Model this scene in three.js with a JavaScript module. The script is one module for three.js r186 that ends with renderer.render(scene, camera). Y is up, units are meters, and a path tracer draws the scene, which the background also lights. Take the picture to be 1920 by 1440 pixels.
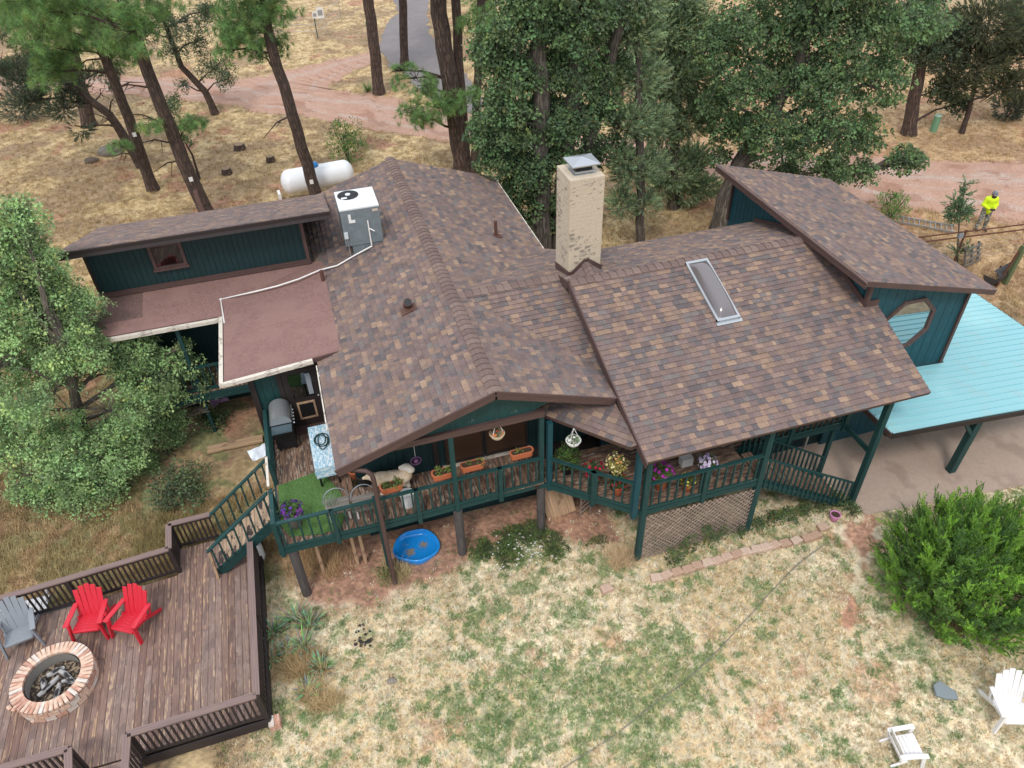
import * as THREE from 'three';
import { mergeGeometries } from 'three/addons/utils/BufferGeometryUtils.js';
import { MarchingCubes } from 'three/addons/objects/MarchingCubes.js';
import { RoundedBoxGeometry } from 'three/addons/geometries/RoundedBoxGeometry.js';

// ------------------------------------------------------------------ camera
const scene = new THREE.Scene();
const CAM_H = 15.5, FOCAL = 1400, PITCH = 39.6 * Math.PI / 180, ROLL = -1.9 * Math.PI / 180, YAW = 15.8 * Math.PI / 180;
const camera = new THREE.PerspectiveCamera(2 * Math.atan(720 / FOCAL) * 180 / Math.PI, 4 / 3, 0.1, 1500);
const V3 = (x, y, z) => new THREE.Vector3(x, y, z);
const rotW = (v) => V3(v.x * Math.cos(YAW) - v.z * Math.sin(YAW), v.y, v.x * Math.sin(YAW) + v.z * Math.cos(YAW));
const camX = V3(), camY = V3(), camZ = V3();
{
  const X = V3(1, 0, 0), Y = V3(0, Math.cos(PITCH), -Math.sin(PITCH)), Z = V3(0, Math.sin(PITCH), Math.cos(PITCH));
  const c = Math.cos(ROLL), s = Math.sin(ROLL);
  camX.copy(rotW(V3().addScaledVector(X, c).addScaledVector(Y, s)));
  camY.copy(rotW(V3().addScaledVector(X, -s).addScaledVector(Y, c)));
  camZ.copy(rotW(Z));
}
camera.position.set(0, CAM_H, 0);
camera.quaternion.setFromRotationMatrix(new THREE.Matrix4().makeBasis(camX, camY, camZ));
camera.updateMatrixWorld();
const CAM = camera.position.clone();
const rayOf = (px, py) => V3().addScaledVector(camX, (px - 960) / FOCAL).addScaledVector(camY, -(py - 720) / FOCAL).addScaledVector(camZ, -1).normalize();
const atY = (px, py, h = 0) => { const d = rayOf(px, py); return CAM.clone().addScaledVector(d, (h - CAM.y) / d.y); };
const atZ = (px, py, z) => { const d = rayOf(px, py); return CAM.clone().addScaledVector(d, (z - CAM.z) / d.z); };
const fwdH = V3(-camZ.x, 0, -camZ.z).normalize();
const atDepth = (px, py, base, off = 0) => { const d = rayOf(px, py); const t = (base.clone().sub(CAM).dot(fwdH) + off) / d.dot(fwdH); return CAM.clone().addScaledVector(d, t); };
const pxSize = (p) => p.clone().sub(CAM).dot(camZ.clone().negate()) / FOCAL;      // metres for one photograph pixel at p

// ------------------------------------------------------------------ sky, sun, exposure
{
  const w = 256, h = 128, d = new Float32Array(w * h * 4);
  for (let j = 0; j < h; j++) for (let i = 0; i < w; i++) {
    const el = (j + 0.5) / h * Math.PI - Math.PI / 2, k = (j * w + i) * 4;
    const up = Math.max(0, Math.sin(el));
    const b = 0.84 + 0.42 * up + 0.05 * Math.sin(i / w * Math.PI * 6 + el * 5);
    d[k] = b * 0.94; d[k + 1] = b * 0.985; d[k + 2] = b * 1.08; d[k + 3] = 1;
  }
  const t = new THREE.DataTexture(d, w, h, THREE.RGBAFormat, THREE.FloatType);
  t.mapping = THREE.EquirectangularReflectionMapping; t.magFilter = THREE.LinearFilter; t.needsUpdate = true;
  scene.background = t; scene.environment = t;
}
const sun = new THREE.DirectionalLight(0xfff9f2, 1.45);
sun.position.set(-14, 46, 10); sun.target.position.set(2, 0, -18);
sun.castShadow = true; sun.shadow.radius = 22; sun.shadow.mapSize.set(4096, 4096);
Object.assign(sun.shadow.camera, { left: -45, right: 45, top: 45, bottom: -45, near: 1, far: 140 });
scene.add(sun, sun.target);
const renderer = new THREE.WebGLRenderer({ antialias: true });
renderer.toneMapping = THREE.LinearToneMapping;
renderer.toneMappingExposure = 1.1;
renderer.shadowMap.enabled = true;

// ------------------------------------------------------------------ random, noise
let seed = 1234567;
const rnd = () => { seed = (seed + 0x6D2B79F5) | 0; let t = Math.imul(seed ^ (seed >>> 15), 1 | seed); t = (t + Math.imul(t ^ (t >>> 7), 61 | t)) ^ t; return ((t ^ (t >>> 14)) >>> 0) / 4294967296; };
const rr = (a, b) => a + (b - a) * rnd();
const pick = (a) => a[Math.floor(rnd() * a.length)];
const hsh = (x, y, z = 0) => { let n = Math.imul(x, 374761393) + Math.imul(y, 668265263) + Math.imul(z, 2147483647 ^ 0x5bd1e995); n = Math.imul(n ^ (n >>> 13), 1274126177); return ((n ^ (n >>> 16)) >>> 0) / 4294967296; };
const sm = (t) => t * t * (3 - 2 * t), lerp = (a, b, t) => a + (b - a) * t, clamp = (x, a = 0, b = 1) => Math.min(b, Math.max(a, x));
const sstep = (a, b, x) => sm(clamp((x - a) / (b - a)));
const RT = new Float32Array(65536), PM = new Uint8Array(65536); for (let i = 0; i < 65536; i++) { RT[i] = hsh(i, 77); PM[i] = 256 * hsh(i, 191); }
function noise2(x, y, p = 0, q = 0) {                          // value noise, optional period
  let x0 = Math.floor(x), y0 = Math.floor(y); let fx = x - x0, fy = y - y0; fx = fx * fx * (3 - 2 * fx); fy = fy * fy * (3 - 2 * fy);
  let x1 = x0 + 1, y1 = y0 + 1; if (p) { x0 = ((x0 % p) + p) % p; x1 = ((x1 % p) + p) % p; } if (q) { y0 = ((y0 % q) + q) % q; y1 = ((y1 % q) + q) % q; }
  const a = PM[x0 & 65535] << 8, b = PM[x1 & 65535] << 8, c = PM[(y0 & 32767) + 32768], d = PM[(y1 & 32767) + 32768];
  const v00 = RT[(a + c) & 65535], v10 = RT[(b + c) & 65535], v01 = RT[(a + d) & 65535], v11 = RT[(b + d) & 65535];
  const u = v00 + (v10 - v00) * fx, w = v01 + (v11 - v01) * fx; return u + (w - u) * fy;
}
const fbm = (x, y, o = 4, p = 0, q = 0) => { let s = 0, a = 0.5, n = 0; for (let i = 0; i < o; i++) { s += a * noise2(x + i * 17, y + i * 9, p, q); n += a; x *= 2; y *= 2; p *= 2; q *= 2; a *= 0.5; } return s / n; };
const noise3 = (x, y, z) => {
  const x0 = Math.floor(x), y0 = Math.floor(y), z0 = Math.floor(z), fx = sm(x - x0), fy = sm(y - y0), fz = sm(z - z0);
  const L = (k) => lerp(lerp(hsh(x0, y0, k), hsh(x0 + 1, y0, k), fx), lerp(hsh(x0, y0 + 1, k), hsh(x0 + 1, y0 + 1, k), fx), fy);
  return lerp(L(z0), L(z0 + 1), fz);
};

// ------------------------------------------------------------------ textures and materials
const TILE = (w, h, fn, rep = [1, 1], srgb = true) => {
  const d = new Uint8Array(w * h * 4);
  for (let j = 0; j < h; j++) for (let i = 0; i < w; i++) {
    const c = fn(i / w, j / h), k = (j * w + i) * 4;
    d[k] = clamp(c[0], 0, 255); d[k + 1] = clamp(c[1], 0, 255); d[k + 2] = clamp(c[2], 0, 255); d[k + 3] = 255;
  }
  const t = new THREE.DataTexture(d, w, h, THREE.RGBAFormat);
  t.wrapS = t.wrapT = THREE.RepeatWrapping; t.magFilter = THREE.LinearFilter; t.minFilter = THREE.LinearMipmapLinearFilter; t.generateMipmaps = true;
  t.repeat.set(rep[0], rep[1]); if (srgb) t.colorSpace = THREE.SRGBColorSpace; t.needsUpdate = true;
  return t;
};
const mixc = (a, b, t) => [lerp(a[0], b[0], t), lerp(a[1], b[1], t), lerp(a[2], b[2], t)];
const mulc = (a, k) => [a[0] * k, a[1] * k, a[2] * k];
const mat = (color, roughness = 0.8, extra = {}) => new THREE.MeshStandardMaterial({ color, roughness, metalness: 0, ...extra });
// painted wood: colour with faint streaks along v, scuffs
const paintTex = (c, worn, amt) => TILE(256, 512, (u, v) => {
  const st = fbm(u * 24, v * 5, 3, 24, 5), sp = fbm(u * 40, v * 30, 3, 40, 30), w = fbm(u * 9, v * 7, 4, 9, 7);
  let k = mulc(c, 0.86 + 0.28 * st);
  if (w + 0.35 * (sp - 0.5) > amt) k = mixc(k, worn, 0.75);
  return k;
});
const M = {};
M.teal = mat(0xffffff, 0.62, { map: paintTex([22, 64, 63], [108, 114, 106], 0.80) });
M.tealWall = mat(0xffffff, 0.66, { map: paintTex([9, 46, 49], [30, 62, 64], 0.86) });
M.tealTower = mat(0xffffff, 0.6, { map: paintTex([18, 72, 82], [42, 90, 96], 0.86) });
M.brownTrim = mat(0xffffff, 0.6, { map: paintTex([84, 64, 60], [112, 90, 82], 0.78) });
M.darkTrim = mat(0xffffff, 0.6, { map: paintTex([45, 37, 36], [70, 58, 54], 0.84) });
M.capWood = mat(0xffffff, 0.75, { map: TILE(256, 512, (u, v) => { const s = fbm(u * 30, v * 3, 4, 30, 3), w = fbm(u * 6, v * 8, 3, 6, 8); return mixc(mulc([128, 108, 103], 0.8 + 0.4 * s), [134, 112, 100], sstep(0.52, 0.72, w) * 0.7); }) });
// weathered brown deck stain, worn through in long streaks
const deckTex = (s0) => TILE(128, 1024, (u, v) => {
  const g = fbm(u * 16 + s0, v * 6, 4, 16, 6), worn = fbm(u * 14 + s0 * 3, v * 5, 4, 14, 5), fine = fbm(u * 34, v * 20 + s0, 3, 34, 20);
  let k = mulc([138, 115, 105], 0.82 + 0.3 * g);
  k = mixc(k, [152, 131, 120], sstep(0.42, 0.62, fbm(u * 3, v * 5 + s0, 3, 3, 5)) * 0.7);
  k = mixc(k, [196, 168, 136], sstep(0.56, 0.68, worn) * sstep(0.36, 0.6, fine) * 0.9);
  k = mixc(k, [108, 92, 88], sstep(0.62, 0.74, fbm(u * 5 + 9, v * 9 + s0, 3, 5, 9)) * 0.6);
  return k;
});
M.deck = [0, 5, 11, 17, 23].map((s, i) => mat([0xffffff, 0xeee6e2, 0xf6efea, 0xe2d8d4, 0xffffff][i], 0.78, { map: deckTex(s) }));
M.deckDark = mat(0xffffff, 0.7, { map: paintTex([52, 43, 42], [86, 72, 66], 0.8) });
// peeling upper-deck paint over bare wood
const peelTex = (s0) => TILE(256, 1024, (u, v) => {
  const p = fbm(u * 22 + s0, v * 4, 4, 22, 4), g = fbm(u * 60, v * 3 + s0, 3, 60, 3), q = fbm(u * 30, v * 7 + s0, 3, 30, 7);
  let k = mulc([132, 104, 84], 0.75 + 0.5 * g);
  k = mixc(k, [84, 70, 64], sstep(0.44, 0.56, p) * 0.8);
  k = mixc(k, [176, 160, 142], sstep(0.60, 0.66, q) * 0.7);
  return k;
});
M.peel = [0, 7, 13].map((s) => mat(0xffffff, 0.85, { map: peelTex(s) }));
M.rawWood = mat(0xffffff, 0.85, { map: TILE(128, 512, (u, v) => { const g = fbm(u * 20, v * 3, 4, 20, 3); return mixc(mulc([190, 158, 126], 0.75 + 0.45 * g), [120, 96, 78], sstep(0.6, 0.75, fbm(u * 4, v * 8, 3, 4, 8)) * 0.6); }) });
M.greyWood = mat(0xffffff, 0.88, { map: TILE(128, 512, (u, v) => mulc([128, 122, 114], 0.7 + 0.55 * fbm(u * 24, v * 3, 4, 24, 3))) });
M.latticeWood = mat(0xffffff, 0.85, { map: TILE(128, 512, (u, v) => mulc([150, 132, 120], 0.68 + 0.6 * fbm(u * 20, v * 5, 4, 20, 5))) });
const grain = TILE(256, 256, (u, v) => { const g = fbm(u * 90, v * 90, 2, 90, 90), q = fbm(u * 6, v * 6, 3, 6, 6); const k = 255 * clamp(0.76 + 0.3 * g + 0.16 * (q - 0.5)); return [k, k, k]; }, [1.1, 1.1]);
M.shingleV = mat(0xffffff, 0.9, { map: grain, vertexColors: true });
const SHC = [[0x836f69, 26], [0x7d6b67, 18], [0x6d6464, 14], [0x8b756b, 16], [0x9a806e, 11], [0xa48a75, 4], [0x7a706d, 13], [0x927b6d, 10]];
M.shingle = SHC.map(([c]) => mat(c, 0.9, { map: grain }));
const shPick = () => { let t = rnd() * 112; for (let i = 0; i < SHC.length; i++) { t -= SHC[i][1]; if (t < 0) return i; } return 0; };
M.ridgeCap = [mat(0x7d6963, 0.9, { map: grain }), mat(0x88736c, 0.9, { map: grain }), mat(0x826d66, 0.9, { map: grain }), mat(0x8f7a71, 0.9, { map: grain })];
M.felt = mat(0x3a3030, 0.95);
M.rollRoof = mat(0xffffff, 0.9, { map: TILE(512, 512, (u, v) => { const q = fbm(u * 7, v * 7, 4, 7, 7), f = fbm(u * 120, v * 120, 2, 120, 120); return mixc(mulc([134, 103, 96], 0.88 + 0.22 * f), [143, 112, 104], sstep(0.42, 0.66, q) * 0.6); }, [0.25, 0.25]) });
M.rollRoofDark = mat(0xffffff, 0.9, { map: TILE(256, 256, (u, v) => mulc([112, 88, 82], 0.8 + 0.35 * fbm(u * 60, v * 60, 3, 60, 60)), [0.5, 0.5]) });
M.concrete = mat(0xffffff, 0.9, { map: TILE(512, 512, (u, v) => { const q = fbm(u * 5, v * 5, 5, 5, 5), f = fbm(u * 140, v * 140, 2, 140, 140), s = fbm(u * 11, v * 11, 4, 11, 11); let k = mixc([168, 146, 131], [186, 166, 151], q); k = mulc(k, 0.96 + 0.08 * f); return mixc(k, [146, 124, 111], sstep(0.52, 0.72, s) * 0.5); }, [0.14, 0.14]) });
M.white = mat(0xe9e9e6, 0.45); M.pvc = mat(0xe6e3de, 0.4);
M.tankWhite = mat(0xffffff, 0.35, { map: TILE(512, 256, (u, v) => mixc([236, 238, 240], [170, 168, 160], sstep(0.6, 0.8, fbm(u * 12, v * 8, 4, 12, 8)) * 0.45)) });
M.steel = mat(0xb4b6b8, 0.3, { metalness: 0.6 }); M.galv = mat(0xb9bec2, 0.38, { metalness: 0.8 }); M.black = mat(0x17181a, 0.55); M.iron = mat(0x2c2c2e, 0.5, { metalness: 0.5 });
M.rust = mat(0xffffff, 0.8, { map: TILE(128, 256, (u, v) => mixc([74, 48, 40], [112, 66, 46], fbm(u * 14, v * 20, 4, 14, 20))) });
M.rustBrown = mat(0x5e4238, 0.6);
M.gutter = mat(0xffffff, 0.5, { map: TILE(128, 256, (u, v) => mixc([214, 206, 192], [150, 138, 124], sstep(0.55, 0.75, fbm(u * 8, v * 16, 4, 8, 16)) * 0.7)) });
M.glassDark = new THREE.MeshPhysicalMaterial({ color: 0x0b1413, roughness: 0.04, metalness: 0, clearcoat: 1, clearcoatRoughness: 0.03, ior: 1.6 });
M.glassMirror = new THREE.MeshPhysicalMaterial({ color: 0xb9c4c6, roughness: 0.03, metalness: 0.92 });
M.dome = new THREE.MeshPhysicalMaterial({ color: 0x6f696a, roughness: 0.2, metalness: 0.25, clearcoat: 1, clearcoatRoughness: 0.22 });
M.alu = mat(0xb7bcbe, 0.35, { metalness: 0.75 });
M.acGrey = mat(0xffffff, 0.5, { map: TILE(256, 256, (u, v) => mulc([116, 126, 130], 0.9 + 0.2 * fbm(u * 10, v * 10, 4, 10, 10))) });
M.acTop = mat(0xd9dedf, 0.5);
M.turq = mat(0xffffff, 0.42, { map: TILE(1024, 512, (u, v) => { const q = fbm(u * 3, v * 3, 5, 3, 3), s = fbm(u * 17, v * 23, 4, 17, 23); let k = mixc([136, 190, 196], [156, 205, 208], sstep(0.3, 0.7, q)); return mixc(k, [156, 178, 176], sstep(0.6, 0.8, s) * 0.25); }, [0.13, 0.13]) });
M.brick = [[206, 166, 142], [194, 148, 126], [214, 182, 160], [184, 140, 122], [212, 200, 188]].map((c, i) => mat(0xffffff, 0.9, { map: TILE(64, 64, (u, v) => mixc(mulc(c, 0.8 + 0.4 * fbm(u * 8, v * 8, 3, 8, 8)), [214, 200, 188], sstep(0.56, 0.72, fbm(u * 5 + i, v * 5, 3, 5, 5)) * 0.7), [4, 4]) }));
M.mortar = mat(0x9a9088, 0.95);
// painted chimney block with black weather staining
M.chim = [0, 3, 8, 14].map((s, i) => mat(0xffffff, 0.92, { map: TILE(128, 128, (u, v) => { const g = fbm(u * 40, v * 40, 2, 40, 40), st = fbm(u * 6 + s, v * 9 + s, 4, 6, 9); return mixc(mulc([200, 186, 164], 0.88 + 0.2 * g), [104, 98, 90], sstep([0.66, 0.54, 0.42, 0.32][i], [0.9, 0.8, 0.72, 0.66][i], st) * [0.35, 0.5, 0.6, 0.62][i]); }, [2, 2]) }));
M.chimJoint = mat(0xc2b49c, 0.95);
M.bark = mat(0xffffff, 0.95, { map: TILE(256, 512, (u, v) => { const r = Math.abs(fbm(u * 12, v * 6, 4, 12, 6) - 0.5) * 4; return mixc([58, 47, 42], [112, 92, 80], clamp(r)); }), bumpMap: TILE(256, 512, (u, v) => { const r = clamp(Math.abs(fbm(u * 12, v * 6, 4, 12, 6) - 0.5) * 4) * 255; return [r, r, r]; }, [1, 1], false), bumpScale: 0.03 });
M.barkGrey = mat(0xffffff, 0.95, { map: TILE(256, 512, (u, v) => { const r = Math.abs(fbm(u * 18, v * 5, 4, 18, 5) - 0.5) * 4; return mixc([66, 60, 54], [128, 118, 106], clamp(r)); }) });
M.ash = mat(0xffffff, 0.98, { map: TILE(256, 256, (u, v) => mixc([52, 44, 38], [150, 132, 108], sstep(0.42, 0.68, fbm(u * 26, v * 26, 4, 26, 26)))) });
M.char = mat(0xffffff, 0.95, { map: TILE(64, 256, (u, v) => mixc([40, 38, 38], [168, 166, 164], sstep(0.35, 0.6, fbm(u * 6, v * 10, 4, 6, 10)))) });
M.turfMat = mat(0x4d7a34, 0.95); M.terracotta = mat(0xb8653f, 0.75); M.soil = mat(0x4a382c, 1);
M.red = mat(0xffffff, 0.42, { map: TILE(128, 128, (u, v) => mixc([205, 38, 56], [222, 84, 92], sstep(0.55, 0.8, fbm(u * 9, v * 9, 4, 9, 9)) * 0.6)) });
M.greyPlastic = mat(0x8b9197, 0.5); M.whitePlastic = mat(0xffffff, 0.5, { map: TILE(128, 128, (u, v) => mixc([232, 230, 228], [196, 190, 184], sstep(0.5, 0.8, fbm(u * 8, v * 8, 4, 8, 8)) * 0.6)) });
M.poolBlue = new THREE.MeshPhysicalMaterial({ color: 0x1d8fe0, roughness: 0.3, clearcoat: 0.3 });
M.block = [0, 1, 2].map((i) => mat([0xd8b8a2, 0xcaa890, 0xdfc4ae][i], 0.92, { map: grain }));
M.stone = mat(0xffffff, 0.9, { map: TILE(256, 256, (u, v) => mixc([112, 104, 96], [158, 150, 140], fbm(u * 9, v * 9, 5, 9, 9))) });
// ------------------------------------------------------------------ naming, parts
const used = new Map();
const numbered = (n) => { const k = used.get(n) || 0; used.set(n, k + 1); return k ? n + '_' + String(k).padStart(3, '0') : n; };
function tag(o, label, category, group, kind) { if (label) o.userData.label = label; if (category) o.userData.category = category; if (group) o.userData.group = group; if (kind) o.userData.kind = kind; return o; }
function thing(name, label, category, group) { const g = new THREE.Group(); g.name = numbered(name); tag(g, label, category, group); scene.add(g); return g; }
function rebase(g, x, y, z) { const o = V3(x, y, z); for (const c of g.children) c.position.sub(o); g.position.copy(o); return g; }   // world-built thing gets its own base point
function part(name, geo, m, parent, p) { const o = new THREE.Mesh(geo, m); o.name = name; if (p) o.position.set(p[0], p[1], p[2]); o.castShadow = o.receiveShadow = true; parent.add(o); return o; }
function single(name, geo, m, label, category, group, p) { const o = part(numbered(name), geo, m, scene, p); tag(o, label, category, group); return o; }
function structure(name, geo, m) { const o = part(numbered(name), geo, m, scene); o.userData.kind = 'structure'; return o; }

// ------------------------------------------------------------------ geometry helpers
class GB {                                                     // flat-shaded triangle collector
  constructor() { this.p = []; this.u = []; this.c = []; this.hasC = false; }
  tri(a, b, c, ua, ub, uc, col) { for (const v of [a, b, c]) this.p.push(v.x, v.y, v.z); for (const w of [ua, ub, uc]) this.u.push(w ? w[0] : 0, w ? w[1] : 0); if (col) { this.hasC = true; for (let i = 0; i < 3; i++) this.c.push(col.r, col.g, col.b); } }
  quad(a, b, c, d, L = 1, W = 1, col) { this.tri(a, b, c, [0, 0], [W, 0], [W, L], col); this.tri(a, c, d, [0, 0], [W, L], [0, L], col); }
  geo() { const g = new THREE.BufferGeometry(); g.setAttribute('position', new THREE.Float32BufferAttribute(this.p, 3)); g.setAttribute('uv', new THREE.Float32BufferAttribute(this.u, 2)); if (this.hasC) g.setAttribute('color', new THREE.Float32BufferAttribute(this.c, 3)); g.computeVertexNormals(); return g; }
}
const boxCache = new Map();
function boxG(w, h, l, variant = 0) {                          // box with uv in metres, v along the longest side, shared
  const key = [w, h, l, variant].map((x) => x.toFixed(3)).join();
  if (boxCache.has(key)) return boxCache.get(key);
  const g = new THREE.BoxGeometry(w, h, l), P = g.attributes.position, N = g.attributes.normal, U = g.attributes.uv, d = [w, h, l];
  const long = d.indexOf(Math.max(w, h, l));
  for (let i = 0; i < P.count; i++) {
    const n = [Math.abs(N.getX(i)), Math.abs(N.getY(i)), Math.abs(N.getZ(i))], a = n.indexOf(Math.max(...n)), q = [P.getX(i), P.getY(i), P.getZ(i)];
    const o = [0, 1, 2].filter((k) => k !== a); let [s, t] = o; if (s === long) [s, t] = [t, s];
    U.setXY(i, q[s] * 2 + variant * 0.37, (q[t] + d[t] / 2) * 0.5 + variant * 0.231);
  }
  boxCache.set(key, g); return g;
}
const box = (name, w, h, l, m, parent, p, variant = 0) => part(name, boxG(w, h, l, variant), m, parent, p);
function beam(name, parent, a, b, w, h, m, variant = 0) {      // bar from a to b, w across, h upright
  const A = a.isVector3 ? a : V3(...a), B = b.isVector3 ? b : V3(...b), L = A.distanceTo(B), o = part(name, boxG(w, h, L, variant), m, parent);
  const z = B.clone().sub(A).normalize(), up = Math.abs(z.y) > 0.95 ? V3(0, 0, 1) : V3(0, 1, 0), x = up.cross(z).normalize(), y = z.clone().cross(x);
  o.quaternion.setFromRotationMatrix(new THREE.Matrix4().makeBasis(x, y, z)); o.position.copy(A).add(B).multiplyScalar(0.5); return o;
}
function clipPoly(sub, clip) {                                 // convex clip in the plane, both counter-clockwise
  let out = sub;
  for (let i = 0; i < clip.length && out.length; i++) {
    const a = clip[i], b = clip[(i + 1) % clip.length], inp = out; out = [];
    const side = (p) => (b[0] - a[0]) * (p[1] - a[1]) - (b[1] - a[1]) * (p[0] - a[0]);
    for (let j = 0; j < inp.length; j++) {
      const p = inp[j], q = inp[(j + 1) % inp.length], sp = side(p), sq = side(q);
      if (sp >= 0) out.push(p);
      if ((sp >= 0) !== (sq >= 0)) { const t = sp / (sp - sq); out.push([p[0] + (q[0] - p[0]) * t, p[1] + (q[1] - p[1]) * t]); }
    }
  }
  return out;
}
const area2 = (p) => { let s = 0; for (let i = 0; i < p.length; i++) { const a = p[i], b = p[(i + 1) % p.length]; s += a[0] * b[1] - a[1] * b[0]; } return s / 2; };
const ccw = (p) => (area2(p) < 0 ? p.slice().reverse() : p);
function frame(O, A, B) { const o = V3(...O), a = V3(...A).normalize(), n = a.clone().cross(V3(...B)).normalize(), b = n.clone().cross(a); return { o, a, b, n, at: (s, t, h = 0) => o.clone().addScaledVector(a, s).addScaledVector(b, t).addScaledVector(n, h), st: (p) => { const d = V3(...p).sub(o); return [d.dot(a), d.dot(b)]; } }; }
function prism(gb, F, poly, h0, h1, col, uvo = 0) {            // polygon in frame F from height h0 to h1 (numbers or functions of s, t)
  const f0 = typeof h0 === 'function' ? h0 : () => h0, f1 = typeof h1 === 'function' ? h1 : () => h1;
  const T = poly.map(([s, t]) => F.at(s, t, f1(s, t))), B = poly.map(([s, t]) => F.at(s, t, f0(s, t))), U = poly.map(([s, t]) => [s + uvo, t + uvo]);
  for (let i = 1; i < poly.length - 1; i++) { gb.tri(T[0], T[i], T[i + 1], U[0], U[i], U[i + 1], col); gb.tri(B[0], B[i + 1], B[i], U[0], U[i + 1], U[i], col); }
  for (let i = 0; i < poly.length; i++) { const j = (i + 1) % poly.length; gb.tri(B[i], B[j], T[j], U[i], U[j], [U[j][0], U[j][1] + 0.1], col); gb.tri(B[i], T[j], T[i], U[i], [U[j][0], U[j][1] + 0.1], [U[i][0], U[i][1] + 0.1], col); }
}
const slabGeo = (F, poly, h0, h1) => { const gb = new GB(); prism(gb, F, ccw(poly), h0, h1); return gb.geo(); };
function tube(pts, radii, seg = 8, uvk = 1) {                  // tapered tube through points
  const gbp = [], idx = [], uv = []; let len = 0, prevX = V3(1, 0, 0.3).normalize();
  pts.forEach((p, i) => {
    const d = (pts[i + 1] || p).clone().sub(pts[i - 1] || p).normalize(), x = prevX.clone().addScaledVector(d, -prevX.dot(d)).normalize(), y = d.clone().cross(x); prevX = x;
    if (i) len += p.distanceTo(pts[i - 1]);
    for (let k = 0; k <= seg; k++) { const a = k / seg * Math.PI * 2, r = radii[i]; gbp.push(p.x + (x.x * Math.cos(a) + y.x * Math.sin(a)) * r, p.y + (x.y * Math.cos(a) + y.y * Math.sin(a)) * r, p.z + (x.z * Math.cos(a) + y.z * Math.sin(a)) * r); uv.push(k / seg * uvk, len * 0.5); }
  });
  for (let i = 0; i < pts.length - 1; i++) for (let k = 0; k < seg; k++) { const a = i * (seg + 1) + k, b = a + seg + 1; idx.push(a, a + 1, b, b, a + 1, b + 1); }
  const g = new THREE.BufferGeometry(); g.setAttribute('position', new THREE.Float32BufferAttribute(gbp, 3)); g.setAttribute('uv', new THREE.Float32BufferAttribute(uv, 2)); g.setIndex(idx); g.computeVertexNormals(); return g;
}
const line = (a, b, n = 2) => Array.from({ length: n }, (_, i) => a.clone().lerp(b, i / (n - 1)));
const pipe = (name, parent, pts, r, m, seg = 8) => part(name, tube(pts.map((p) => (p.isVector3 ? p : V3(...p))), pts.map(() => r), seg), m, parent);
const merge = (list) => mergeGeometries(list.map((g) => { const q = g.index ? g.toNonIndexed() : g; for (const k of Object.keys(q.attributes)) if (!['position', 'normal', 'uv'].includes(k)) q.deleteAttribute(k); return q; }));
const xf = (g, p, r = [0, 0, 0], s = [1, 1, 1]) => { const q = g.clone(); q.applyMatrix4(new THREE.Matrix4().compose(V3(...p), new THREE.Quaternion().setFromEuler(new THREE.Euler(...r)), V3(...s))); return q; };

// ------------------------------------------------------------------ planked walls, shingled roofs, railings
function planks(parent, F, poly, width, gap, th, m, name = 'siding_plank', phase = 0) {
  poly = ccw(poly); const s0 = Math.min(...poly.map((p) => p[0])), s1 = Math.max(...poly.map((p) => p[0])), t0 = Math.min(...poly.map((p) => p[1])), t1 = Math.max(...poly.map((p) => p[1]));
  for (let s = s0 + phase; s < s1 - 1e-4; s += width) {
    const q = clipPoly([[s, t0], [Math.min(s1, s + width - gap), t0], [Math.min(s1, s + width - gap), t1], [s, t1]], poly);
    if (q.length < 3 || Math.abs(area2(q)) < 1e-3) continue;
    const gb = new GB(); prism(gb, F, q, 0, th, null, Math.floor(rnd() * 9) * 0.37); part(name, gb.geo(), m, parent);
  }
}
let shingleBudget = 300;
function shingles(parent, F, polys, own = 0, e = 0.143) {       // polys: convex (s, t); t up the slope; the first `own` courses are single meshes
  polys = polys.map(ccw); const all = polys.flat();
  const s0 = Math.min(...all.map((p) => p[0])), s1 = Math.max(...all.map((p) => p[0])), t0 = Math.min(...all.map((p) => p[1])), t1 = Math.max(...all.map((p) => p[1]));
  const gb = new GB(), cols = SHC.map(([c]) => new THREE.Color(c));
  for (let k = 0; t0 + k * e < t1; k++) {
    const ta = t0 + k * e, tb = ta + e + 0.012; let s = s0 - rnd() * 0.3;
    while (s < s1) {
      const w = rr(0.08, 0.26), se = s + w - 0.002, ci = shPick(), lift = rnd() < 0.5 ? 0.005 : 0;
      for (const P of polys) {
        const q = clipPoly([[s, ta], [se, ta], [se, tb], [s, tb]], P); if (q.length < 3 || Math.abs(area2(q)) < 2e-4) continue;
        const top = (a, t) => 0.004 + (0.016 + lift) * (1 - (t - ta) / (tb - ta)), T = q.map((p) => F.at(p[0], p[1], top(0, p[1]))), B = q.map((p) => F.at(p[0], p[1], 0));
        const ind = k < own && shingleBudget > 0, g = ind ? new GB() : gb, col = ind ? null : cols[ci].clone().multiplyScalar(rr(0.88, 1.1));
        const U = q.map((p) => [p[0], p[1]]);
        for (let i = 1; i < q.length - 1; i++) g.tri(T[0], T[i], T[i + 1], U[0], U[i], U[i + 1], col);
        for (let i = 0; i < q.length; i++) { const j = (i + 1) % q.length; if (Math.min(q[i][1], q[j][1]) > ta + e * 0.9) continue; g.tri(B[i], B[j], T[j], U[i], U[j], U[j], col); g.tri(B[i], T[j], T[i], U[i], U[j], U[i], col); }
        if (ind) { shingleBudget--; part('shingle', g.geo(), M.shingle[ci], parent); }
      }
      s += w;
    }
  }
  const o = part('shingle_courses', gb.geo(), M.shingleV, parent); o.userData.kind = 'stuff';
}
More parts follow.
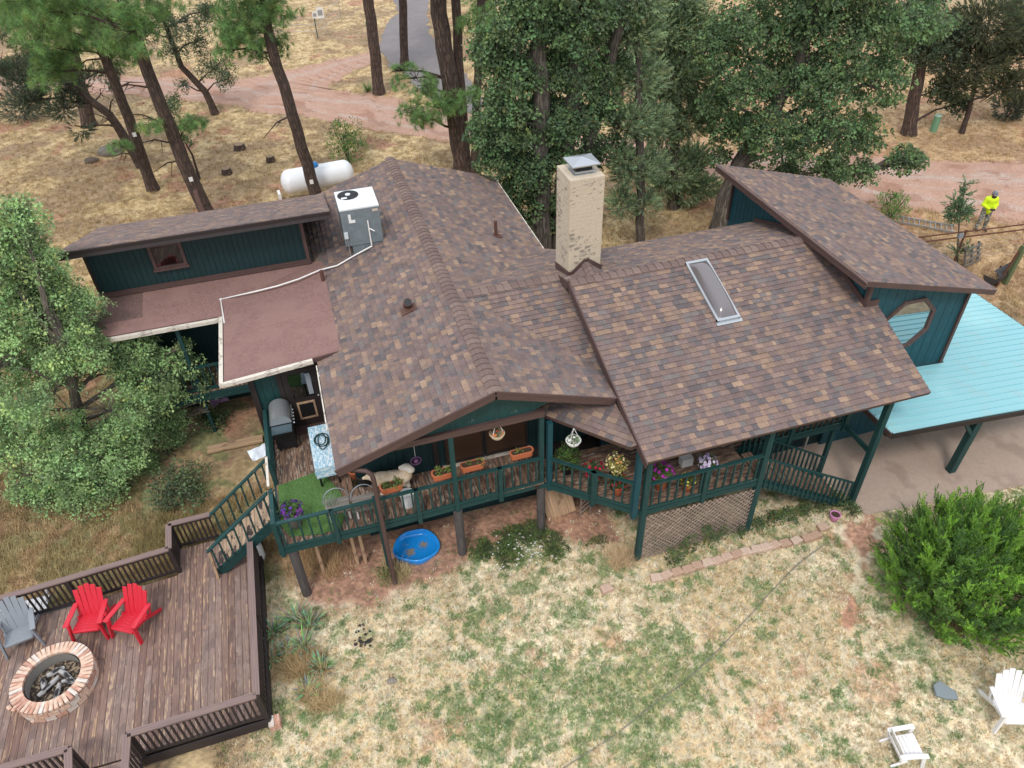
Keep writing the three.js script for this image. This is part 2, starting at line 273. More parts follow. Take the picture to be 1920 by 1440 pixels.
function ridgeCaps(parent, a, b, d1, d2, step = 0.2) {          // bent caps over a ridge a-b; d1, d2 = downhill directions of the two slopes
  const A = V3(...a), B = V3(...b), L = A.distanceTo(B), z = B.clone().sub(A).normalize(), D1 = V3(...d1).normalize(), D2 = V3(...d2).normalize(), w = 0.17, len = step + 0.09;
  const mk = (jit) => { const gb = new GB(), h = (t) => 0.055 - 0.036 * (t / len); const row = (t) => [D1.clone().multiplyScalar(w + jit), D1.clone().multiplyScalar(0.05).add(V3(0, 0.012, 0)), D2.clone().multiplyScalar(0.05).add(V3(0, 0.012, 0)), D2.clone().multiplyScalar(w - jit)].map((v) => v.addScaledVector(z, t).add(V3(0, h(t), 0)));
    const r0 = row(0), r1 = row(len); for (let i = 0; i < 3; i++) { gb.quad(r0[i], r0[i + 1], r1[i + 1], r1[i], 0.3, 0.2); const dn = V3(0, -0.04, 0); gb.quad(r0[i].clone().add(dn), r0[i + 1].clone().add(dn), r0[i + 1], r0[i]); } const dn = V3(0, -0.03, 0); gb.quad(r0[0].clone().add(dn), r0[0], r1[0], r1[0].clone().add(dn)); gb.quad(r0[3], r0[3].clone().add(dn), r1[3].clone().add(dn), r1[3]); return gb.geo(); };
  const gs = [mk(0), mk(0.008), mk(-0.008)];
  for (let s = 0; s < L - 0.05; s += step) { const p = A.clone().addScaledVector(z, s); part('ridge_cap', pick(gs), pick(M.ridgeCap), parent, [p.x, p.y, p.z]); }
}
function railing(parent, a, b, o = {}) {                        // a, b: points on the floor line at both ends
  const A = V3(...a), B = V3(...b), h = o.h || 0.9, lo = o.lo ?? 0.08, m = o.m || M.teal, cap = o.cap || m, dir = B.clone().sub(A), L = Math.hypot(dir.x, dir.z);
  const up = (p, y) => p.clone().add(V3(0, y, 0));
  beam('top_rail', parent, up(A, h - 0.02), up(B, h - 0.02), o.capW || 0.09, 0.04, cap, 1);
  if (o.sub) beam('sub_rail', parent, up(A, h - 0.1), up(B, h - 0.1), 0.04, 0.08, m);
  if (o.lower !== false) beam('bottom_rail', parent, up(A, lo), up(B, lo), 0.04, 0.08, m, 2);
  const n = Math.max(1, Math.round(L / (o.step || 0.15))), dn = o.down || 0, off = o.out ? V3(...o.out) : V3();
  const g = boxG(o.bw || 0.038, h - 0.04 - lo + dn, o.bw || 0.038), yaw = Math.atan2(dir.x, dir.z);
  for (let i = 0; i < n; i++) { const p = A.clone().lerp(B, (i + 0.5) / n).add(off); const q = part('baluster', g, m, parent, [p.x, p.y + (h - 0.04 + lo - dn) / 2, p.z]); q.rotation.y = yaw; }
}
// ------------------------------------------------------------------ ground
const gy = (x, z) => -0.15 * sstep(8.5, 11.5, x) * sstep(-20, -16.5, z);
const PIX = (list, h = 0) => list.map(([px, py]) => { const p = atY(px, py, h); return [p.x, p.z]; });
const inPoly = (x, z, poly) => { let c = false; for (let i = 0, j = poly.length - 1; i < poly.length; j = i++) { const [xi, zi] = poly[i], [xj, zj] = poly[j]; if ((zi > z) !== (zj > z) && x < (xj - xi) * (z - zi) / (zj - zi) + xi) c = !c; } return c; };
const rough = (poly, step, amp) => { const o = []; poly.forEach((a, i) => { const b = poly[(i + 1) % poly.length], L = Math.hypot(b[0] - a[0], b[1] - a[1]), n = Math.max(1, Math.round(L / step)); for (let k = 0; k < n; k++) { const t = k / n, x = lerp(a[0], b[0], t), z = lerp(a[1], b[1], t); o.push([x + (noise2(x * 1.3, z * 1.3 + 5) - 0.5) * amp + (noise2(x * 4, z * 4) - 0.5) * amp * 0.5, z + (noise2(x * 1.3 + 40, z * 1.3) - 0.5) * amp + (noise2(x * 4 + 9, z * 4) - 0.5) * amp * 0.5]); } }); return o; };
const roadUp = PIX([[-120, 128], [100, 138], [233, 143], [437, 152], [640, 172], [800, 196], [960, 232], [1160, 262], [1400, 285], [1660, 296], [1920, 306], [2150, 316]]), roadLo = PIX([[-120, 165], [100, 170], [233, 176], [430, 200], [640, 235], [844, 266], [960, 284], [1160, 308], [1400, 345], [1660, 386], [1920, 418], [2150, 450]]);
const forkUp = PIX([[430, 152], [520, 139], [610, 118], [702, 95]]), forkLo = PIX([[640, 178], [612, 160], [650, 139], [708, 115]]);
const dirtRoad = [...roadUp, ...roadLo.slice().reverse()], dirtFork = [...forkUp, ...forkLo.slice().reverse()];
const asphaltRoad = PIX([[722, -60], [738, 0], [746, 26], [716, 58], [711, 92], [728, 118], [765, 148], [800, 186], [830, 204], [905, 214], [905, 190], [872, 140], [826, 92], [806, 62], [799, 32], [806, 0], [812, -60]]);
const slabPoly = [[12.5, -9.9], [14.0, -9.75], [16.6, -9.5], [20.5, -9.1], [20.5, -18.8], [9.3, -18.8], [9.3, -11.4], [12.2, -11.4]];
const redPatch = PIX([[1560, 990], [1640, 950], [1655, 1010], [1625, 1060], [1612, 1130], [1600, 1190], [1575, 1180], [1598, 1100], [1610, 1040]]);
const dirtFoot = [[-2.2, -13.3], [5.9, -13.3], [5.9, -11.0], [4.8, -11.3], [4.2, -12.0], [3.2, -12.1], [2.2, -11.8], [1.4, -11.4], [0.6, -11.4], [-0.6, -11.1], [-2.0, -11.5]];
const segd = (x, z, a, b) => { const dx = b[0] - a[0], dz = b[1] - a[1], t = clamp(((x - a[0]) * dx + (z - a[1]) * dz) / (dx * dx + dz * dz)); return Math.hypot(x - a[0] - dx * t, z - a[1] - dz * t); };
const bb = (poly) => poly.bb || (poly.bb = [Math.min(...poly.map((p) => p[0])), Math.max(...poly.map((p) => p[0])), Math.min(...poly.map((p) => p[1])), Math.max(...poly.map((p) => p[1]))]);
const polyDist = (x, z, poly) => { const q = bb(poly); if (x < q[0] - 1.5 || x > q[1] + 1.5 || z < q[2] - 1.5 || z > q[3] + 1.5) return 9; let d = 1e9; for (let i = 0; i < poly.length; i++) d = Math.min(d, segd(x, z, poly[i], poly[(i + 1) % poly.length])); return inPoly(x, z, poly) ? -d : d; };
const spots = [[940, 1280, 1.5, 1.3], [1060, 1330, 1.6, 1.4], [1190, 1220, 1.0, 1.1], [1230, 1330, 1.4, 1.2], [1100, 1160, 0.8, 1.0], [960, 1030, 1.3, 1.2], [1000, 1100, 0.7, 0.8], [850, 1350, 1.0, 0.9], [560, 1390, 1.2, 1.1], [1400, 1150, 0.7, 0.7], [1350, 1300, 0.9, 0.8], [1780, 1130, 1.0, 0.9], [460, 1350, 0.8, 1.0], [1150, 1400, 1.6, 1.0], [720, 1260, 0.7, 0.6], [1500, 1180, 0.6, 0.6], [1290, 1110, 1.2, 0.9], [640, 1120, 0.6, 0.7]].map(([x, y, r, k]) => { const p = atY(x, y, 0); return [p.x, p.z, r, k]; });
const reds = [[1600, 1140, 0.5], [1500, 1250, 0.35], [1440, 1350, 0.5], [1010, 1240, 0.4], [1640, 1280, 0.5], [820, 1370, 0.4], [1150, 1200, 0.35], [1330, 1180, 0.4]].map(([x, y, r]) => { const p = atY(x, y, 0); return [p.x, p.z, r]; });
function greenness(x, z) { let g = 0.06; for (const [a, b, r, k] of spots) { const d = Math.hypot(x - a, z - b) / r; if (d < 2) g += 0.17 * k * Math.exp(-d * d * 0.9); } return g; }
const lawnMask = (x, z) => { if (z < -15 || x > 30) return 0; return sstep(-13.6, -12.2, z) * sstep(-4.5, -2.5, x + (noise2(x, z) - 0.5)) * (1 - sstep(17, 20, x)); };
const greenAt = (x, z) => { const g = greenness(x, z), gn = 0.4 * fbm(x * 1.6 + 50, z * 1.6, 3) + 0.6 * fbm(x * 5.5 + 20, z * 5.5, 3); return sstep(0.595 - g * 0.5, 0.69 - g * 0.5, gn); };
function yardColor(x, z) {
  const n1 = fbm(x * 0.55, z * 0.55, 4), n2 = fbm(x * 2.6 + 7, z * 2.6, 3), n3 = fbm(x * 11, z * 11 + 3, 2);
  // open field: straw, needle duff, red soil
  let f = mixc([164, 141, 104], [196, 172, 130], sstep(0.35, 0.65, n2));
  f = mixc(f, [130, 108, 86], sstep(0.5, 0.68, n1) * 0.6);
  f = mixc(f, [166, 120, 98], sstep(0.64, 0.75, fbm(x * 0.8 + 30, z * 0.8, 3)) * 0.7);
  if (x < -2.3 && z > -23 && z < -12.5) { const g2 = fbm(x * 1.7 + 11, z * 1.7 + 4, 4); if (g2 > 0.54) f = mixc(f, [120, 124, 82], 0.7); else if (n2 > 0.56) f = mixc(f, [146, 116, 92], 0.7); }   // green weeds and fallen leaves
  const m = lawnMask(x, z); let c = f;
  if (m > 0) {
    let l = mixc([208, 193, 160], [230, 217, 188], sstep(0.35, 0.65, n2)); l = mixc(l, [190, 166, 126], sstep(0.46, 0.66, n1 * 0.6 + n3 * 0.4) * 0.75);
        l = mixc(l, mixc([116, 126, 80], [142, 150, 104], n3), greenAt(x, z) * 0.42);
    for (const [a, b, r] of reds) { const d = Math.hypot(x - a, z - b) / r; if (d < 1.6) l = mixc(l, [188, 138, 112], sstep(1.2, 0.3, d + (n2 - 0.5) * 3 + (n3 - 0.5) * 1.2) * 0.5); }
    const dp = polyDist(x, z, redPatch); l = mixc(l, [186, 138, 114], sstep(0.1, -0.15, dp + (n2 - 0.5) * 0.8) * 0.85);
    c = mixc(f, l, m);
  }
  const df = polyDist(x, z, dirtFoot); if (df < 1) c = mixc(c, mixc([176, 134, 112], [152, 114, 94], n2), sstep(0.35, -0.2, df + (n2 - 0.5) * 0.7) * 0.92);
  if (x > 15 && z < -17) c = mixc(c, mixc([176, 130, 104], [196, 160, 120], n2), 0.4 * sstep(15, 20, x));
  return mulc(c, 0.78 + 0.44 * n3);
}
function sheet(name, x0, x1, z0, z1, W, Hh, lift, seg) {
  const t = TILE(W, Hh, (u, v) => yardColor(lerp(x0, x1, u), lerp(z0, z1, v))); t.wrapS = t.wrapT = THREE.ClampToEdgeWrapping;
  const g = new THREE.PlaneGeometry(x1 - x0, z1 - z0, seg, seg); g.rotateX(-Math.PI / 2); g.translate((x0 + x1) / 2, 0, (z0 + z1) / 2);
  const P = g.attributes.position, U = g.attributes.uv; for (let i = 0; i < P.count; i++) { const x = P.getX(i), z = P.getZ(i); P.setY(i, gy(x, z) + lift); U.setXY(i, (x - x0) / (x1 - x0), (z - z0) / (z1 - z0)); } g.computeVertexNormals();
  const bump = TILE(256, 256, (u, v) => { const k = 255 * fbm(u * 20, v * 20, 4, 20, 20); return [k, k, k]; }, [(x1 - x0) / 1.5, (z1 - z0) / 1.5], false);
  return structure(name, g, mat(0xffffff, 0.97, { map: t, bumpMap: bump, bumpScale: 0.03 }));
}
{
  const g = new THREE.PlaneGeometry(900, 900, 4, 4); g.rotateX(-Math.PI / 2); const U = g.attributes.uv; for (let i = 0; i < U.count; i++) U.setXY(i, U.getX(i) * 180, U.getY(i) * 180);
  structure('ground', g.translate(0, -0.2, -60), mat(0xffffff, 0.97, { map: TILE(512, 512, (u, v) => { const a = fbm(u * 9, v * 9, 4, 9, 9), b = fbm(u * 60, v * 60, 2, 60, 60); return mulc(mixc([156, 134, 102], [182, 160, 124], a), 0.84 + 0.3 * b); }) }));
}
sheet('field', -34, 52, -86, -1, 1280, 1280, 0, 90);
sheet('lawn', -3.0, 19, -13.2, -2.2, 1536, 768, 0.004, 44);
function flat(name, poly, lift, m, uvk = 1) {
  const sh = poly.map(([x, z]) => new THREE.Vector2(x, z)), tr = THREE.ShapeUtils.triangulateShape(sh, []), gb = new GB();
  const v = (i) => V3(poly[i][0], gy(poly[i][0], poly[i][1]) + lift, poly[i][1]), u = (i) => [poly[i][0] * uvk, poly[i][1] * uvk];
  for (const [a, b, c] of tr) { const A = v(a), B = v(b), C = v(c), up = B.clone().sub(A).cross(C.clone().sub(A)).y > 0; if (up) gb.tri(A, B, C, u(a), u(b), u(c)); else gb.tri(A, C, B, u(a), u(c), u(b)); }
  return structure(name, gb.geo(), m);
}
const dirtMat = mat(0xffffff, 0.97, { map: TILE(512, 1024, (u, v) => { const a = fbm(u * 8, v * 8, 5, 8, 8), b = fbm(u * 150, v * 150, 2, 150, 150), w = fbm(u * 3 + 5, v * 20, 4, 3, 20), rut = Math.max(Math.exp(-(((v - 0.24) / 0.09) ** 2)), Math.exp(-(((v - 0.66) / 0.1) ** 2))); let k = mixc([168, 130, 110], [188, 154, 135], a); k = mixc(k, [182, 164, 153], sstep(0.45, 0.85, w * 0.8 + rut * 0.3) * 0.85); k = mixc(k, [150, 110, 90], sstep(0.56, 0.74, fbm(u * 5 + 3, v * 9, 4, 5, 9)) * 0.6); return mulc(k, 0.84 + 0.3 * b); }) });
function strip(name, A, B, lift, m) {                          // road between two edges, both broken up by noise
  const at = (L, t) => { const f = t * (L.length - 1), i = Math.min(L.length - 2, Math.floor(f)), k = f - i; return [lerp(L[i][0], L[i + 1][0], k), lerp(L[i][1], L[i + 1][1], k)]; }, n = 150, gb = new GB(), w = (p, s) => [p[0] + (fbm(p[0] * 0.9 + s, p[1] * 0.9, 3) - 0.5) * 1.6, p[1] + (fbm(p[0] * 0.9, p[1] * 0.9 + s, 3) - 0.5) * 1.6], v = (p) => V3(p[0], gy(p[0], p[1]) + lift, p[1]);
  for (let i = 0; i < n; i++) { const a = w(at(A, i / n), 3), b = w(at(A, (i + 1) / n), 3), c = w(at(B, (i + 1) / n), 8), d = w(at(B, i / n), 8); const u0 = i / n * 16, u1 = (i + 1) / n * 16; gb.tri(v(d), v(c), v(b), [u0, 0], [u1, 0], [u1, 1]); gb.tri(v(d), v(b), v(a), [u0, 0], [u1, 1], [u0, 1]); }
  return structure(name, gb.geo(), m);
}
strip('dirt_road', roadUp, roadLo, 0.012, dirtMat); strip('dirt_track', forkUp, forkLo, 0.017, dirtMat);
flat('asphalt_road', rough(asphaltRoad, 0.8, 0.5), 0.02, mat(0xffffff, 0.93, { map: TILE(512, 512, (u, v) => mulc(mixc([118, 112, 112], [136, 130, 128], fbm(u * 6, v * 6, 4, 6, 6)), 0.88 + 0.22 * fbm(u * 120, v * 120, 2, 120, 120)), [0.2, 0.2]) }));
{ // carport slab with thickness
  const sh = new THREE.Shape(slabPoly.map(([x, z]) => new THREE.Vector2(x, -z))), g = new THREE.ExtrudeGeometry(sh, { depth: 0.1, bevelEnabled: false }); g.rotateX(-Math.PI / 2); structure('concrete_slab', g.translate(0, -0.225, 0), M.concrete);
}
// grass as real blades
function bladeGeo(n, h, r, w) { const gb = new GB(); for (let i = 0; i < n; i++) { const a = rr(0, 6.28), b = rr(0, 6.28), q = r * Math.sqrt(rnd()), o = V3(Math.cos(a) * q, -0.005, Math.sin(a) * q), t = o.clone().add(V3(Math.cos(b) * h * rr(0.2, 0.9), h * rr(0.5, 1), Math.sin(b) * h * rr(0.2, 0.9))), s = V3(Math.cos(b + 1.57) * w, 0, Math.sin(b + 1.57) * w); gb.tri(o.clone().sub(s), o.clone().add(s), t); } return gb.geo(); }
const bladeMat = new THREE.MeshStandardMaterial({ color: 0xffffff, roughness: 0.9, side: THREE.DoubleSide });
function scatter(name, label, geos, pts) {                      // pts: [x, z, scale, colour, y?]
  const g = new THREE.Group(); g.name = numbered(name); const per = geos.map(() => []); pts.forEach((p, i) => per[i % geos.length].push(p));
  let first = null; geos.forEach((geo, k) => { const im = new THREE.InstancedMesh(geo, bladeMat, per[k].length), d = new THREE.Object3D(), c = new THREE.Color(); per[k].forEach(([x, z, s, col, y], i) => { d.position.set(x, (y ?? gy(x, z)), z); d.rotation.set(rr(-0.15, 0.15), rr(0, 6.28), rr(-0.15, 0.15)); d.scale.set(s, s * rr(0.7, 1.3), s); d.updateMatrix(); im.setMatrixAt(i, d.matrix); im.setColorAt(i, c.setRGB(clamp(col[0], 0, 255) / 255, clamp(col[1], 0, 255) / 255, clamp(col[2], 0, 255) / 255, THREE.SRGBColorSpace)); }); im.name = numbered(name); im.castShadow = im.receiveShadow = true; tag(im, label, 'grass', null, 'stuff'); scene.add(im); });
}
const footprint = (x, z) => (x > -0.4 && x < 6.3 && z < -13.1 && z > -24.4) || (x > -6.2 && x < 0 && z < -15.9 && z > -24.4) || (x > 5.8 && x < 16.3 && z < -12.5 && z > -19.3) || inPoly(x, z, slabPoly) || (x < -3 && x > -10.5 && z > -13.4 && z < -8.8);
{
  const GREENS = [[114, 142, 78], [130, 154, 94], [100, 128, 70], [144, 162, 110], [124, 152, 106]], STRAWS = [[236, 224, 196], [218, 200, 162], [200, 172, 128], [230, 214, 178], [182, 156, 116], [240, 231, 206]]; const pts = []; while (pts.length < 60000) { const x = rr(-4.2, 18.5), z = rr(-13.0, -3.2); if (footprint(x, z)) continue; const dd = polyDist(x, z, dirtFoot), rp = polyDist(x, z, redPatch); if ((dd < 0 || rp < 0) && rnd() < 0.93) continue; const m = lawnMask(x, z), gr = rnd() < greenAt(x, z) * 0.75 + 0.08, c = rnd() < m ? (gr ? pick(GREENS) : pick(STRAWS)) : mulc(yardColor(x, z), rr(0.8, 1.2)); pts.push([x, z, gr ? rr(0.8, 1.5) : rr(0.7, 1.3), mulc(c, rr(0.85, 1.12))]); }
  scatter('lawn_grass', 'short straw coloured and green lawn grass in front of the house', [bladeGeo(10, 0.06, 0.05, 0.006), bladeGeo(10, 0.075, 0.055, 0.006)], pts);
  const fp = []; let guard = 0; while (fp.length < 68000 && guard++ < 400000) { const p = atY(rr(-150, 2100), rr(-120, 1130), 0); const { x, z } = p; if (z < -82 || x > 50 || x < -33 || footprint(x, z) || lawnMask(x, z) > 0.2 || inPoly(x, z, dirtFoot)) continue; if ((polyDist(x, z, dirtRoad) < -0.2 || inPoly(x, z, dirtFork) || polyDist(x, z, asphaltRoad) < -0.1)) continue; const c = yardColor(x, z); if (c[0] - c[1] > 46 && rnd() < 0.7) continue; fp.push([x, z, rr(0.6, 1.4), mulc(mixc(c, pick([[188, 162, 114], [206, 182, 136], [156, 130, 92], [180, 150, 100]]), 0.65), rr(0.85, 1.12))]); }
  scatter('field_grass', 'tall dry straw coloured grass growing wild around the yard', [bladeGeo(12, 0.17, 0.1, 0.006), bladeGeo(12, 0.13, 0.12, 0.006)], fp);
}
// ------------------------------------------------------------------ house
const house = thing('house', 'teal wooden house with brown shingled gable and shed roofs and tall chimney', 'house');
const T3 = 1 / 3, SM = 0.34;
const FR = (x0, y0, z0, A, B) => frame([x0, y0, z0], A, B);
const FZ = (z) => FR(0, 0, z, [1, 0, 0], [0, 1, 0]);                 // wall facing +z: s = x, t = y
const FX = (x) => FR(x, 0, 0, [0, 0, 1], [0, 1, 0]);                 // wall facing -x: s = z, t = y
const FXr = (x) => FR(x, 0, 0, [0, 0, -1], [0, 1, 0]);               // wall facing +x: s = -z, t = y
const FZb = (z) => FR(0, 0, z, [-1, 0, 0], [0, 1, 0]);               // wall facing -z: s = -x
const FLOORF = (y) => FR(0, y, 0, [1, 0, 0], [0, 0, -1]);            // floor: s = x, t = -z
const FLOORX = (y) => FR(0, y, 0, [0, 0, 1], [1, 0, 0]);             // floor: s = z, t = x
function wall(F, poly, m, pw = 0.2, skin = true) {
  const o = part('wall', slabGeo(F, poly, -0.14, 0), m, house);
  if (skin) planks(o, F, poly, pw, 0.012, 0.016, m);
  return o;
}
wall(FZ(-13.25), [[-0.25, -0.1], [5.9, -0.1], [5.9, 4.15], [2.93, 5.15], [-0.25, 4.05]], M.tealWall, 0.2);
wall(FX(-0.25), [[-24.2, -0.1], [-13.26, -0.1], [-13.26, 4.05], [-24.2, 4.05]], M.tealWall, 0.3, false);
wall(FXr(6.2), [[17.6, -0.1], [24.2, -0.1], [24.2, 4.1], [17.6, 4.1]], M.tealWall, 0.3, false);
wall(FZb(-24.2), [[-6.2, -0.1], [0.25, -0.1], [0.25, 4.05], [-2.93, 5.1], [-6.2, 4.05]], M.tealWall, 0.3, false);
wall(FZ(-20.23), [[-6.04, -0.1], [-0.4, -0.1], [-0.4, 5.74], [-6.04, 5.74]], M.tealWall, 0.15);
wall(FX(-6.04), [[-24.2, -0.1], [-20.24, -0.1], [-20.24, 5.74], [-24.2, 4.4]], M.tealWall, 0.3);
wall(FZb(-24.2), [[0.25, -0.1], [6.04, -0.1], [6.04, 4.4], [0.25, 4.4]], M.tealWall, 0.3, false);
wall(FZ(-15.95), [[-2.35, -0.1], [-0.4, -0.1], [-0.4, 4.08], [-2.35, 3.9]], M.teal, 0.24);
wall(FX(-2.35), [[-20.2, -0.1], [-15.96, -0.1], [-15.96, 3.9], [-20.2, 3.9]], M.tealWall, 0.24);
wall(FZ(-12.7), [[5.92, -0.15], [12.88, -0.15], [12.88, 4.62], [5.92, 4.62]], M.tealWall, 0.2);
wall(FZb(-17.4), [[-12.88, -0.15], [-6.35, -0.15], [-6.35, 4.5], [-12.88, 4.5]], M.tealWall, 0.3, false);
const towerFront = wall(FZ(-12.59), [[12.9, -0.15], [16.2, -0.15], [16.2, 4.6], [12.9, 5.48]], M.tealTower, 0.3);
wall(FX(12.9), [[-19.15, -0.15], [-12.74, -0.15], [-12.74, 5.48], [-19.15, 5.48]], M.tealTower, 0.2);
wall(FXr(16.2), [[12.74, -0.15], [19.15, -0.15], [19.15, 4.6], [12.74, 4.6]], M.tealTower, 0.3);
wall(FZb(-19.15), [[-16.06, -0.15], [-13.04, -0.15], [-13.04, 5.4], [-16.06, 4.6]], M.tealTower, 0.3, false);
// corner and base trim
beam('corner_board', house, [16.2, 0, -12.56], [16.2, 4.6, -12.56], 0.09, 0.09, M.brownTrim);
beam('corner_board', house, [12.87, 4.8, -12.55], [12.87, 5.42, -12.55], 0.1, 0.1, M.brownTrim);
beam('corner_board', house, [12.86, 4.0, -19.13], [12.86, 5.46, -19.13], 0.09, 0.09, M.brownTrim);
beam('corner_board', house, [-6.05, 4.3, -20.2], [-6.05, 5.72, -20.2], 0.08, 0.08, M.darkTrim);
beam('corner_board', house, [-0.36, 4.36, -20.19], [-0.36, 5.74, -20.19], 0.1, 0.08, M.brownTrim);
beam('flashing', house, [12.84, 5.6, -14.9], [12.84, 4.82, -12.5], 0.05, 0.16, M.brownTrim);
beam('flashing', house, [12.84, 5.6, -14.9], [12.84, 4.66, -17.7], 0.05, 0.16, M.brownTrim);
beam('flashing', house, [12.84, 4.85, -12.52], [13.22, 4.85, -12.52], 0.05, 0.16, M.brownTrim);
beam('flashing', house, [-6.1, 4.46, -20.17], [-0.3, 4.46, -20.17], 0.06, 0.14, M.brownTrim);
beam('corner_board', house, [-2.34, 1.9, -15.9], [-2.34, 3.9, -15.9], 0.14, 0.1, M.darkTrim);
beam('fascia', house, [-2.4, 3.86, -15.88], [-0.4, 4.0, -15.88], 0.08, 0.14, M.darkTrim);

function roof(F, polys, own = 0, h = 0.16, m = M.brownTrim) {
  const g = merge(polys.map((p) => slabGeo(F, p, -h, 0)));
  const o = part('roof', g, m, house); shingles(o, F, polys, own); return o;
}
// right wing, front slope: the eave faces the lawn
const FrF = FR(0, 3.92, -10.0, [1, 0, 0], [0, T3, -1]), kf = Math.hypot(1, T3);
const roofRW = roof(FrF, [[[5.79, 0], [12.9, 0], [12.9, 4.9 * kf], [5.79, 4.9 * kf]], [[12.9, 0], [13.04, 0], [13.22, 2.55 * kf], [12.9, 2.55 * kf]]], 9, 0.09);
const yR = 3.92 + 4.9 * T3, zR = -14.9;
ridgeCaps(roofRW, [5.8, yR, zR], [12.82, yR, zR], [0, -T3, 1], [0, -T3, -1], 0.21);
// back slope shared by the right wing and the low cross gable
const FrB = FR(0, yR - 4.2 * T3, zR - 4.2, [-1, 0, 0], [0, T3, 1]), tB = (z) => (z - (zR - 4.2)) * kf;
const zx = -15.65, yx = yR + (zx - zR) * T3;
const val = (z) => 2.93 + (5.37 - (yR + (z - zR) * T3)) / SM;            // x of the valley with the main slope
const roofBack = roof(FrB, [[[-12.88, tB(-17.7)], [-12.88, tB(zR) - 0.002], [-5.79, tB(zR) - 0.002], [-5.79, tB(-17.7)]], [[-5.79, tB(-17.7)], [-5.79, tB(zx)], [-val(zx) + 0.1, tB(zx)], [-val(-17.7) + 0.1, tB(-17.7)]], [[-7.4, tB(-17.7)], [-val(-17.7), tB(-17.7)], [-6.5, tB(-19.0)]]]);
ridgeCaps(roofBack, [val(zx) - 0.05, yx, zx], [5.78, yx, zx], [0, -T3, 1], [0, -T3, -1], 0.2);
// low cross gable, front slope, running in under the right wing
const FrC = FR(0, yx - 4.6 * T3, zx + 4.6, [1, 0, 0], [0, T3, -1]), tC = (z) => (zx + 4.6 - z) * kf;
const valC = (z) => 2.93 + (5.37 - (yx - (z - zx) * T3)) / SM;
roof(FrC, [[[valC(zx) - 0.12, tC(zx) - 0.002], [valC(-12.75) - 0.12, tC(-12.75)], [6.3, tC(-12.75)], [6.3, tC(zx) - 0.002]]]);
// main gable
const zb = -24.55, zf = -11.64, km = Math.hypot(1, SM), yE = 5.37 - SM * 3.55;
const FmL = FR(-0.62, yE, 0, [0, 0, 1], [1, SM, 0]);
const roofL = roof(FmL, [[[zb, 0], [zf, 0], [zf, 3.55 * km - 0.002], [zb, 3.55 * km - 0.002]]]);
const FmR = FR(6.5, 5.37 - SM * 3.57, 0, [0, 0, -1], [-1, SM, 0]), tm = (x) => (6.5 - x) * km;
roof(FmR, [[[-zx, tm(val(zx) + 0.12)], [-zx, 3.57 * km - 0.002], [-zb, 3.57 * km - 0.002], [-zb, 0], [19.05, 0]], [[-zf, tm(5.75)], [-zf, 3.57 * km - 0.002], [-zx, 3.57 * km - 0.002], [-zx, tm(valC(zx) + 0.1)], [12.75, tm(valC(-12.75) + 0.08)]]]);
ridgeCaps(roofL, [2.93, 5.37, zf + 0.02], [2.93, 5.37, zb], [-1, -SM, 0], [1, -SM, 0], 0.2);
beam('drip_edge', house, [6.53, 4.15, zb], [6.53, 4.15, -18.95], 0.03, 0.07, M.gutter);
// clerestory shed roof on the left block
const FcL = FR(0, 4.62, -24.23, [-1, 0, 0], [0, T3, 1]);
const roofCl = roof(FcL, [[[-0.49, 0], [6.5, 0], [6.5, 4.5 * kf], [-0.49, 4.5 * kf]]], 0, 0.2, M.darkTrim);
beam('fascia', house, [-6.5, 6.02, -19.71], [0.49, 6.02, -19.71], 0.03, 0.2, M.darkTrim);
// tower shed roof on the right
const FtR = FR(16.72, 4.62, 0, [0, 0, -1], [-1, 0.267, 0]), kt = Math.hypot(1, 0.267);
roof(FtR, [[[12.24, 0], [19.5, 0], [19.5, 4.32 * kt], [12.24, 4.32 * kt]]], 0, 0.14, M.brownTrim);
beam('fascia', house, [12.37, 5.68, -19.5], [12.37, 5.68, -12.22], 0.035, 0.2, M.brownTrim);
beam('drip_edge', house, [12.345, 5.775, -19.5], [12.345, 5.775, -12.2], 0.02, 0.05, M.capWood);
// little porch roof across the angled corner of the deck
const FpR = FR(3.93, 3.98, -12.36, [0.665, 0, 0.746], [0.746, 0.25, -0.665]);
const ppts = [[3.93, -12.36], [5.6, -10.487], [5.755, -10.487], [5.755, -12.36]].map(([x, z]) => { const y = 3.98 + ((x - 3.93) * 0.746 - (z + 12.36) * 0.665) * 0.25 / 0.999; return FpR.st([x, y, z]); });
roof(FpR, [ppts], 0, 0.12);
beam('fascia', house, [3.91, 3.96, -12.34], [5.75, 4.3, -12.34], 0.03, 0.16, M.brownTrim);

// flat roofs with seams and pale gutters
const FfA = FR(0, 4.05, -18.7, [1, 0, 0], [0, 0.32, -1.53]);
const flatA = part('flat_roof', slabGeo(FfA, [[-6.1, 0], [0.02, 0], [0.02, 1.56], [-6.1, 1.56]], -0.14, 0), M.rollRoof, house);
for (const [x0, x1, t0, t1, v] of [[-6.08, -5.0, 0.5, 1.55, 1], [-4.98, -2.92, 0.75, 1.55, 0]]) part('roofing_sheet', slabGeo(FfA, [[x0, t0], [x1, t0], [x1, t1], [x0, t1]], 0, 0.006), v ? M.rollRoofDark : M.rollRoof, flatA);
const FfB = FR(0.02, 4.38, 0, [0, 0, -1], [-1, -0.095, 0]), FfB2 = FR(-2.88, 4.12, 0, [0, 0, 1], [1, 0.09, 0]);
const flatB = part('flat_roof', slabGeo(FfB2, [[-20.2, 0], [-15.58, 0], [-15.58, 2.9], [-20.2, 2.9]], -0.13, 0.004), M.rollRoof, house);
for (const z of [-19.3, -17.45]) part('roofing_sheet', slabGeo(FfB2, [[z, 0.01], [z + 1.8, 0.01], [z + 1.8, 2.89], [z, 2.89]], 0.004, 0.009), M.rollRoof, flatB);
